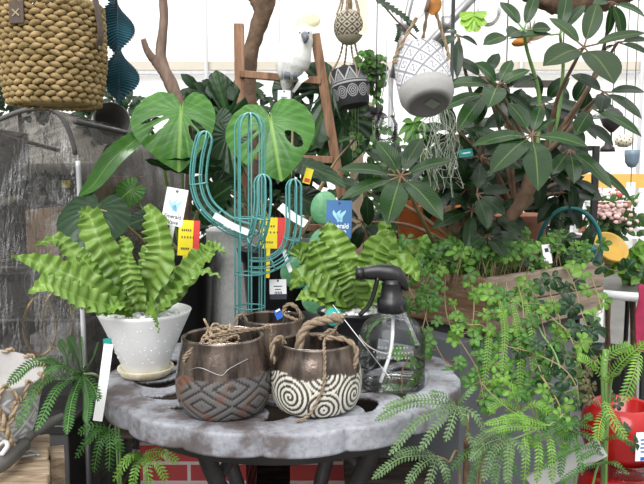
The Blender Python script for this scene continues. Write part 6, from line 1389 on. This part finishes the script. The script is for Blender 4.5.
# hand tool (secateurs) lying on the crate
hz = CZ + 0.016
t = thing('secateurs', 'dark grey metal secateurs lying open on the wooden crate', 'tool', tuple(G(30, 445, hz)))
def T3(x, y, dz=0.0): q = G(x, y, hz); return V((q.x, q.y, hz + dz))
mb = MB(); mb.tube(catmull([T3(63, 425, 0.012), T3(50, 430, 0.01), T3(34, 436, 0.004), T3(24, 441, 0)], 20), [0.006, 0.0072, 0.006, 0.008], 10); mb.build('handle', 'dull_metal', t)
mb = MB(); mb.tube(catmull([T3(24, 444, 0), T3(14, 454, 0), T3(4, 463, 0), T3(-16, 474, 0)], 20), [0.009, 0.0095, 0.009, 0.008], 10); mb.build('handle', 'dull_metal', t)
mb = MB(); mb.ell(T3(25, 440, 0.006), (0.013, 0.012, 0.009), None, 16); mb.build('pivot_bolt', 'dull_metal', t)
mb = MB(); mb.ribbon([T3(22, 447, -0.006), T3(31, 445, -0.008), T3(39, 448, -0.010)], 0.0055, (0, 0, 1), 10, 2, 0.1, wid=lambda t: 1 - 0.8 * t); mb.ribbon([T3(14, 452, -0.004), T3(24, 450, -0.008), T3(36, 447, -0.01)], 0.005, (0, 0, 1), 10, 2, 0.1, wid=lambda t: 1 - 0.8 * t); mb.build('blade', 'galvanised', t, solid=0.002)
mb = MB(); mb.tube(catmull([T3(-4, 452, 0.006), T3(5, 452, 0.014), T3(8, 458, 0.016), T3(2, 464, 0.012)], 16), 0.003, 8); mb.build('loop_tie', 'white_plastic', t)

# ================================================================== red pots and table at the right
def redpot(label, x, y, Y, r, h, base_z, wrap=False):
    c = P(x, y, Y); c.z = base_z; t = thing('glazed_pot', label, 'pot', tuple(c), None)
    mb = MB(); mb.lathe([(0.0005, 0), (r * 0.6, 0), (r * 0.85, h * 0.2), (r, h * 0.5), (r * 0.93, h * 0.85), (r * 0.75, h * 0.97), (r * 0.7, h), (r * 0.62, h * 0.96), (r * 0.6, h * 0.6), (0.0005, h * 0.5)], 56, Matrix.Translation(c)); mb.build('body', 'red_glaze', t)
    return t, c
st_ = thing('low_stand', 'low grey stand with a pale plank under the red glazed pots', 'stand', tuple(P(615, 478, 1.3)))
zst = 0.40; mb = MB(); mb.box(Matrix.Translation((0.60, 1.20, zst / 2)), (0.32, 0.24, zst)); mb.build('body', 'slate_paint', st_)
mb = MB(); mb.box(frame(P(566, 466, 1.07), (1, 0, 0.55), (-0.5, 0.3, 1)), (0.13, 0.028, 0.012)); mb.build('plank', 'grey_concrete', st_)
r1, c1 = redpot('red glazed pot at the lower right corner below the white-labelled one', 622, 470, 1.2, 0.078, 0.125, zst)
r2, c2 = redpot('red glazed pot with white label standing on the lower red pot', 622, 400, 1.2, 0.070, 0.105, zst + 0.140)
mb = MB(); mb.lathe([(0.060, -0.012), (0.064, 0.0), (0.058, 0.0125)], 48, Matrix.Translation((c2.x, c2.y, zst + 0.137))); o = mb.build('glass_collar', 'clear_plastic', r1, solid=0.002)
a = math.radians(277); M = frame(c2 + V((math.cos(a) * 0.0702, math.sin(a) * 0.0702, 0.053)), (-math.sin(a), math.cos(a), 0), (0, 0, 1))
mb = MB(); mb.box(M, (0.028, 0.05, 0.001)); lb_ = mb.build('label', 'white_paper', r2)
mb = MB()
for k in range(4): mb.box(M @ Matrix.Translation((0, 0.012 - k * 0.007, 0.0008)), (0.012 - 0.002 * (k % 2), 0.0025, 0.0005))
mb.box(M @ Matrix.Translation((0.004, -0.021, 0.0008)), (0.018, 0.006, 0.0005)); mb.build('print', 'royal_blue', lb_)
# second patio table: white rim and black legs
wc = V((0.93, 2.02, 0)); wz = P(620, 296, 1.75).z
wt = thing('white_table', 'white rimmed round table with thin black legs at the right edge', 'table', tuple(wc)); mb = MB()
mb.lathe([(0.275, wz - 0.016), (0.29, wz - 0.016), (0.29, wz + 0.006), (0.275, wz + 0.006), (0.275, wz - 0.016)], 72, Matrix.Translation(wc)); mb.build('rim', 'white_plastic', wt); mb = MB(); mb.lathe([(0.275, wz + 0.001), (0.0005, wz + 0.001), (0.0005, wz - 0.008), (0.275, wz - 0.008)], 72, Matrix.Translation(wc)); mb.build('tabletop', 'dull_metal', wt)
for k in range(4):
    a = PI / 4 + k * PI / 2 + 0.5; e = V((math.cos(a), math.sin(a), 0)); mb = MB(); mb.tube(catmull([wc + e * 0.22 + Z * (wz - 0.018), wc + e * 0.16 + Z * (wz - 0.14), wc + e * 0.25 + Z * 0.01], 14), 0.0075, 8); mb.build('leg', 'black_metal', wt)
t = thing('hanging_cloth', 'deep pink cloth hanging at the right edge below the white-rimmed table', 'cloth', tuple(P(642, 310, 1.7))); mb = MB()
mb.ribbon([P(645, 285, 1.66), P(643, 320, 1.64), P(642, 352, 1.64)], m(8, 1.65), (0.1, -1, 0), 16, 10, 0.15, 0.006, 1.2, wid=lambda t: 1); mb.build('cloth', 'pink_cloth', t, solid=0.003)
# yellow tilted pot, teal basket with hoop handle, small white label
c = P(611, 247, 1.85); t = thing('yellow_pot', 'yellow pot tilted towards the camera behind the planter box', 'pot', tuple(c))
M = Matrix.Translation(c) @ Matrix.Rotation(math.radians(48), 4, 'X') @ Matrix.Rotation(math.radians(10), 4, 'Y'); r = m(17, 1.85)
mb = MB(); mb.lathe([(0.0005, -r * 1.2), (r * 0.65, -r * 1.2), (r * 0.95, -r * 0.1), (r * 1.04, -r * 0.1), (r * 1.06, r * 0.08), (r * 0.95, r * 0.08), (r * 0.6, -r * 1.0), (0.0005, -r * 1.0)], 48, M); mb.build('body', 'yellow_pot', t)
mb = MB(); mb.lathe([(0.0005, -r * 0.35), (r * 0.85, -r * 0.3)], 32, M); mb.build('soil', 'yellow_pot', t)
YT2 = 1.66; c = P(570, 262, YT2); t = thing('teal_basket', 'teal plastic basket with tall hoop handle behind the planter box', 'basket', tuple(c)); r = m(31, YT2)
mb = MB(); mb.tube([P(570 + 32 * math.cos(PI * i / 24), 250 - 42 * math.sin(PI * i / 24), YT2 - 0.01 * math.cos(PI * i / 24)) for i in range(25)], m(2.2, YT2), 10); mb.build('hoop_handle', 'teal_plastic', t)
mb = MB(); mb.lathe([(0.0005, -0.12), (r * 0.8, -0.12), (r, 0.032), (r * 1.04, 0.034), (r * 1.04, 0.04), (r * 0.96, 0.04), (r * 0.76, -0.11), (0.0005, -0.11)], 56, Matrix.Translation(c)); mb.build('body', 'teal_plastic', t)
mb = MB(); rq = random.Random(8)
for k in range(9):
    p = c + V((rq.uniform(-0.04, 0.04), rq.uniform(-0.03, 0.03), 0.0)); d = V((rq.uniform(-0.06, 0.06), rq.uniform(-0.06, 0.02), rq.uniform(0.06, 0.11))); mb.leaf(p, p + d, 0.016, (0, -1, 0.4), 0.15, 7, 4)
mb.build('plant', 'umbrella_dark', t)
c = P(547, 254, 1.42); t, M = card_tag('small white plant label standing in the vine at the back of the planter', c, 0.018, 0.04, (1, 0.2, 0.1), (-0.1, 0.2, 1), 'white_paper', hole=False); mb = MB(); mb.box(M @ Matrix.Translation((0, 0.008, 0.0007)), (0.008, 0.008, 0.0005)); mb.build('print', 'ink', t)
t, M = card_tag('small bright teal card label on the left trunk of the umbrella tree', P(466, 153, 1.42), 0.028, 0.016, (1, 0, 0.15), (-0.1, 0.1, 1), 'teal_card', hole=False); mb = MB(); mb.box(M @ Matrix.Translation((0, 0, 0.0007)), (0.018, 0.003, 0.0005)); mb.build('print', 'white_ink', t)
# terracotta/orange pots half hidden behind the tree's leaves
for i, (x, y, Y, rr, hh, mt, lab) in enumerate(((447, 226, 1.72, 0.07, 0.12, 'orange_pot', 'orange clay pot half hidden behind the front umbrella tree whorl'), (418, 216, 1.85, 0.06, 0.1, 'orange_pot', 'small orange clay pot behind the leaf nearest the blue plant tag'), (512, 232, 1.9, 0.1, 0.15, 'terracotta', 'terracotta pot behind the trunk of the umbrella tree'))):
    c = P(x, y, Y); t = thing('clay_pot', lab, 'pot', (c.x, c.y, BZ + 0.12)); c.z = BZ + 0.12
    nursery_pot(t, c, rr, c0h if False else P(x, y, Y).z - c.z + 0.05, 48, 'body', mt)
rs = thing('rear_stand', 'dark wooden stand carrying clay pots behind the umbrella tree', 'stand', (0.42, 1.92, 0)); mb = MB()
mb.box(Matrix.Translation((0.40, 1.95, BZ + 0.10)), (0.42, 0.52, 0.038)); mb.build('top', 'bench_wood', rs)
for x in (0.23, 0.57):
    for y in (1.72, 2.18): mb = MB(); mb.box(Matrix.Translation((x, y, (BZ + 0.08) / 2)), (0.04, 0.04, BZ + 0.08)); mb.build('leg', 'bench_wood', rs)

# ================================================================== background: shrubs, shelf, stall, tent
def shrub(label, px, py, Y, rx, ry, n, mt, ls=0.05, seed=0, base=0.0, name='background_shrub', grp='dense shrubs behind the bench'):
    c = P(px, py, Y); t = thing(name, label, 'shrub', (c.x, c.y, base), grp); rq = random.Random(seed)
    mb = MB(); mb.tube(catmull([V((c.x, c.y, base)), V((c.x + 0.02, c.y, (base + c.z) / 2)), c], 8), [0.012, 0.008], 8); o = mb.build('stem', 'stem_brown', t)
    mb = MB(); a, b = m(rx, Y), m(ry, Y)
    for k in range(n):
        while True:
            q = V((rq.uniform(-1, 1), rq.uniform(-1, 1), rq.uniform(-1, 1)))
            if q.length < 1: break
        p = c + V((q.x * a, q.y * min(a, 0.25), q.z * b)); s = ls * rq.uniform(0.7, 1.3)
        d = V((q.x * 0.8 + rq.uniform(-0.6, 0.6), -0.4 + rq.uniform(-0.4, 0.4), rq.uniform(-0.9, 0.5))).normalized() * s
        mb.leaf(p, p + d, s * 0.26, (rq.uniform(-0.4, 0.4), -1, 0.7), 0.12, 4, 2)
    mb.build('foliage', mt, t)
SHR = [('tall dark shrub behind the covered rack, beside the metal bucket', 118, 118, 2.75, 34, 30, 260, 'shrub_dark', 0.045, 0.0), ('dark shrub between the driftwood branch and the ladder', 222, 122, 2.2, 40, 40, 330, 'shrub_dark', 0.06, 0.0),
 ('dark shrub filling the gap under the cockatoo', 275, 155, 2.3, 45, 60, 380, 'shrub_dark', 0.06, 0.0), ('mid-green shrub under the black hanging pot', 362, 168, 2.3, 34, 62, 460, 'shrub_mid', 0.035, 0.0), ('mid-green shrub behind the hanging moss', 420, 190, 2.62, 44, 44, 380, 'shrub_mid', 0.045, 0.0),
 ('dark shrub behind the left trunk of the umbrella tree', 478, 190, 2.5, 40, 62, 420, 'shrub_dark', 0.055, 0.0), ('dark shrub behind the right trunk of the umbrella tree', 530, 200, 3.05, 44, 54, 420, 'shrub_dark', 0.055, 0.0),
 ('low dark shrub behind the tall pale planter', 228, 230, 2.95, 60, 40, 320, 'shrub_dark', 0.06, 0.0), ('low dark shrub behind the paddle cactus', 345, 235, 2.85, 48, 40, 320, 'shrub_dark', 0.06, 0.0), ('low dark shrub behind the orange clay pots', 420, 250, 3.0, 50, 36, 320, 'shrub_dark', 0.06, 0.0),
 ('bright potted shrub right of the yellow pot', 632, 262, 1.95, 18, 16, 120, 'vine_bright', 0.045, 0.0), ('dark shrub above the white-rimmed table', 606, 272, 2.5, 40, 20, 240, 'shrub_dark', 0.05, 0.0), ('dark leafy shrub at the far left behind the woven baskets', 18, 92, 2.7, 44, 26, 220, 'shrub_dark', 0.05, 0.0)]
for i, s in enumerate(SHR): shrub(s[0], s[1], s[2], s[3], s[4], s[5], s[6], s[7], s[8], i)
t = thing('wooden_post', 'pale wooden post standing below the black hanging pot', 'post', tuple(P(357, 200, 1.95))); t.location.z = 0; ORG[t.name].z = 0
mb = MB(); b = P(357, 106, 1.95); mb.tube([V((b.x, b.y, 0)), b], m(6.5, 1.95), 14); mb.build('shaft', 'post_wood', t); mb = MB(); mb.box(Matrix.Translation(b), (m(34, 1.95), 0.04, m(6, 1.95))); mb.build('crossbar', 'post_wood', t)
# black metal shelf behind the tree
ys = 2.75; x0, x1 = P(512, 150, ys).x, P(596, 150, ys).x
sh = thing('metal_shelf', 'black metal plant shelf behind the right side of the umbrella tree', 'shelf', ((x0 + x1) / 2, ys, 0)); zt_ = P(596, 146, ys).z
for x in (x0, x1):
    for y in (ys, ys + 0.3): mb = MB(); mb.box(Matrix.Translation((x, y, zt_ / 2)), (0.022, 0.022, zt_)); mb.build('post', 'black_metal', sh)
for py in (148, 188, 240): mb = MB(); z = P(560, py, ys).z; mb.box(Matrix.Translation(((x0 + x1) / 2, ys + 0.15, z)), (x1 - x0, 0.3, 0.018)); mb.build('shelf_board', 'black_metal', sh)
mb = MB(); za, zb_ = P(530, 84, 3.2).z, P(530, 112, 3.2).z; xa, xb = P(506, 90, 3.2).x, P(562, 90, 3.2).x
fr_ = thing('hanging_frame', 'brown wooden frame hanging behind the umbrella tree crown', 'frame', ((xa + xb) / 2, 3.2, zb_))  # plain open wooden frame hung on wires
mb.bar(V((xa, 3.2, za)), V((xb, 3.2, za)), 0.03, 0.03); mb.bar(V((xa, 3.2, zb_ - 0.06)), V((xb, 3.2, zb_ - 0.06)), 0.03, 0.03); mb.bar(V((xa, 3.2, za)), V((xa, 3.2, zb_ - 0.06)), 0.03, 0.03); mb.bar(V((xb, 3.2, za)), V((xb, 3.2, zb_ - 0.06)), 0.03, 0.03); mb.build('frame', 'shelf_brown', fr_)
mb = MB(); mb.tube([V((xa, 3.2, za)), V((xa, 3.2, za + 1.2))], 0.003, 5); mb.tube([V((xb, 3.2, za)), V((xb, 3.2, za + 1.2))], 0.003, 5); mb.build('hanging_wire', 'black_metal', fr_)
# flower stall far right
yst = 4.3; xa, xb = P(555, 200, yst).x, P(700, 200, yst).x
stl = thing('flower_stall', 'flower stall with mustard yellow fascia board far behind the right side', 'stall', ((xa + xb) / 2, yst, 0))
mb = MB(); mb.box(Matrix.Translation(((xa + xb) / 2, yst + 0.35, P(600, 181, yst + 0.3).z)), (xb - xa, 0.04, m(15, yst))); mb.build('fascia', 'mustard', stl)
for py in (212, 236): z = P(600, py, yst).z; mb = MB(); mb.box(Matrix.Translation(((xa + xb) / 2, yst + 0.18, z)), (xb - xa, 0.4, 0.03)); mb.build('shelf_board', 'white_plastic', stl)
for x in (xa, (xa + xb) / 2, xb): mb = MB(); mb.box(Matrix.Translation((x, yst + 0.35, P(600, 181, yst).z / 2)), (0.035, 0.035, P(600, 181, yst).z)); mb.build('post', 'white_plastic', stl)
rf = random.Random(31); FC = [('flower_red', 'red'), ('pale_pink', 'pale pink'), ('flower_white', 'white')]
k = 0
for row, py in enumerate((212, 236)):
    for x in range(566, 646, 10):
        z = P(600, py, yst).z + 0.015; c = V((P(x, py, yst).x, yst + 0.05 + rf.uniform(0, 0.1), z)); mt, nm = FC[(k * 2 + row) % 3]
        t = thing('potted_flower', f'small pot of {nm} flowers on the {("upper", "lower")[row]} shelf of the far flower stall', 'flower', tuple(c), f'{nm} flowers on the {("upper", "lower")[row]} stall shelf')
        nursery_pot(t, c, 0.028, 0.045, 16, 'pot', ('white_plastic', 'terracotta', 'black_plastic')[k % 3], 0.01)
        mb = MB(); fl = MB()
        for q in range(16):
            p = c + V((rf.uniform(-0.03, 0.03), rf.uniform(-0.03, 0.03), 0.05)); d = V((rf.uniform(-1, 1), rf.uniform(-1, 0.4), rf.uniform(0.2, 1.4))).normalized() * rf.uniform(0.03, 0.07); mb.leaf(p, p + d, 0.01, (0, -1, 0.5), 0.1, 4, 2)
            if q % 2: fl.ell(p + d * 1.1, (0.013, 0.013, 0.010), None, 8, lump=0.3, seed=q)
        mb.build('foliage', 'vine_green', t); fl.build('flowers', mt, t); k += 1
cc_ = P(612, 220, 3.0); t = thing('potted_flower', 'bushy pale pink flowering plant above the yellow pot', 'flower', (cc_.x, 3.0, 0.0)); mb = MB(); fl = MB()
for q in range(160):
    p = P(612 + rf.gauss(0, 13), 222 + rf.gauss(0, 8), 3.0 + rf.uniform(-0.1, 0.1)); d = V((rf.uniform(-1, 1), rf.uniform(-1, 0), rf.uniform(-0.5, 1))).normalized() * 0.05; mb.leaf(p, p + d, 0.014, (0, -1, 0.5), 0.1, 4, 2)
    if q % 2: fl.ell(P(612 + rf.gauss(0, 11), 215 + rf.gauss(0, 6), 2.9 + rf.uniform(-0.05, 0.05)), (0.011, 0.008, 0.009), None, 8, lump=0.4, seed=q)
mb.build('foliage', 'shrub_mid', t); fl.build('flowers', 'pale_pink', t); mb = MB(); mb.tube([V((cc_.x, 3.0, 0.2)), P(612, 230, 3.0)], 0.01, 8); mb.build('stem', 'stem_brown', t); nursery_pot(t, V((cc_.x, 3.0, 0)), 0.14, 0.28)

# ------------------------------------------------------------------ shell
mb = MB(); mb.box(Matrix.Translation((0, 3, -0.05)), (16, 14, 0.1)); struct(mb.build('floor', 'floor_concrete'))
mb = MB(); mb.grid([[V((-8 + 16 * j / 12, 6.5, -0.0 + 5 * i / 6)) for j in range(13)] for i in range(7)]); struct(mb.build('wall_back', 'tent_cloth', solid=0.004))
YWl = 6.44
zb1 = P(300, 66, YWl).z; mb = MB(); mb.box(Matrix.Translation((0, YWl, zb1)), (15.9, 0.04, m(8, YWl))); struct(mb.build('trim_1', 'beige_paint'))
mb = MB(); mb.box(Matrix.Translation((0, YWl, P(300, 73, YWl).z)), (15.9, 0.05, m(2.2, YWl))); struct(mb.build('trim_2', 'silver_trim'))
for i, x in enumerate((207, 279, 520, 640)):
    mb = MB(); p = P(x, 60, YWl); mb.tube([V((p.x, YWl - 0.05, 0)), V((p.x, YWl - 0.05, 4.9))], 0.018, 8); struct(mb.build(f'trim_{3 + i}', 'white_plastic'))
def pole(label, a, b, r, mt='galvanised'):
    t = thing('frame_pole', label, 'pole', tuple(a)); mb = MB(); mb.tube([V(a), V(b)], r, 10); mb.build('tube', mt, t)
    mb = MB(); mb.lathe([(r * 1.3, -0.03), (r * 1.5, -0.03), (r * 1.5, 0.03), (r * 1.3, 0.03)], 12, Matrix.Translation(V(a).lerp(V(b), 0.5))); mb.build('clamp', mt, t)
pole('grey steel tube sloping up to the right above the lattice pot', P(396, 80, 3.0), P(500, -32, 3.0), m(4.5, 3.0))
pole('grey steel tube leaning steeply left of the lattice pot', P(392, 78, 2.9), P(418, -30, 2.9), m(3, 2.9))
pole('upright grey steel tube behind the narrow-leaved hanging plant', V((P(391, 80, 2.95).x, 2.95, 0)), P(391, 70, 2.95), m(2.5, 2.95))
pole('thin dark green upright pole right of the lattice pot', V((P(451, 60, 2.2).x, 2.2, 0.0)), P(454, -30, 2.2), m(2, 2.2), 'black_metal')

# ------------------------------------------------------------------ light and camera
W = bpy.data.worlds.new('World'); sc.world = W; W.use_nodes = True; t = W.node_tree
for n in list(t.nodes): t.nodes.remove(n)
tc = N(t, 'TexCoord'); s = N(t, 'SeparateXYZ'); t.links.new(tc.outputs['Generated'], s.inputs[0])
skyc = ramp(t, mth(t, 'MULTIPLY_ADD', s.outputs[2], 0.5, 0.5), [(0.40, (0.10, 0.10, 0.10)), (0.52, (0.36, 0.365, 0.37)), (0.70, (0.85, 0.86, 0.88)), (0.95, (1.3, 1.3, 1.3))])
bg = N(t, 'Background'); t.links.new(skyc, bg.inputs[0]); bg.inputs[1].default_value = 1.0
ow = N(t, 'OutputWorld'); t.links.new(bg.outputs[0], ow.inputs[0])
def sun(name, rot, e, ang, col=(1, 1, 1)):
    l = bpy.data.lights.new(name, 'SUN'); l.energy = e; l.angle = math.radians(ang); l.color = col
    o = bpy.data.objects.new(name, l); COL.objects.link(o); o.rotation_euler = [math.radians(q) for q in rot]
sun('daylight', (50, 0, -18), 2.3, 45)
sun('daylight_behind', (-58, 0, 10), 3.2, 20)
cam = bpy.data.cameras.new('camera'); cam.sensor_width = 36; cam.lens = 36 * F / 644; cam.clip_start = 0.05
co_ = bpy.data.objects.new('camera', cam); COL.objects.link(co_); co_.location = CAM; co_.rotation_euler = (PI / 2 - PITCH, 0, 0); sc.camera = co_
vsx = sc.view_settings; sc.display_settings.display_device = 'sRGB'; vsx.view_transform = 'Standard'; vsx.look = 'None'; vsx.exposure = 0.45; vsx.gamma = 1; vsx.use_curve_mapping = False
sc.cycles.max_bounces = 10; sc.cycles.transparent_max_bounces = 24
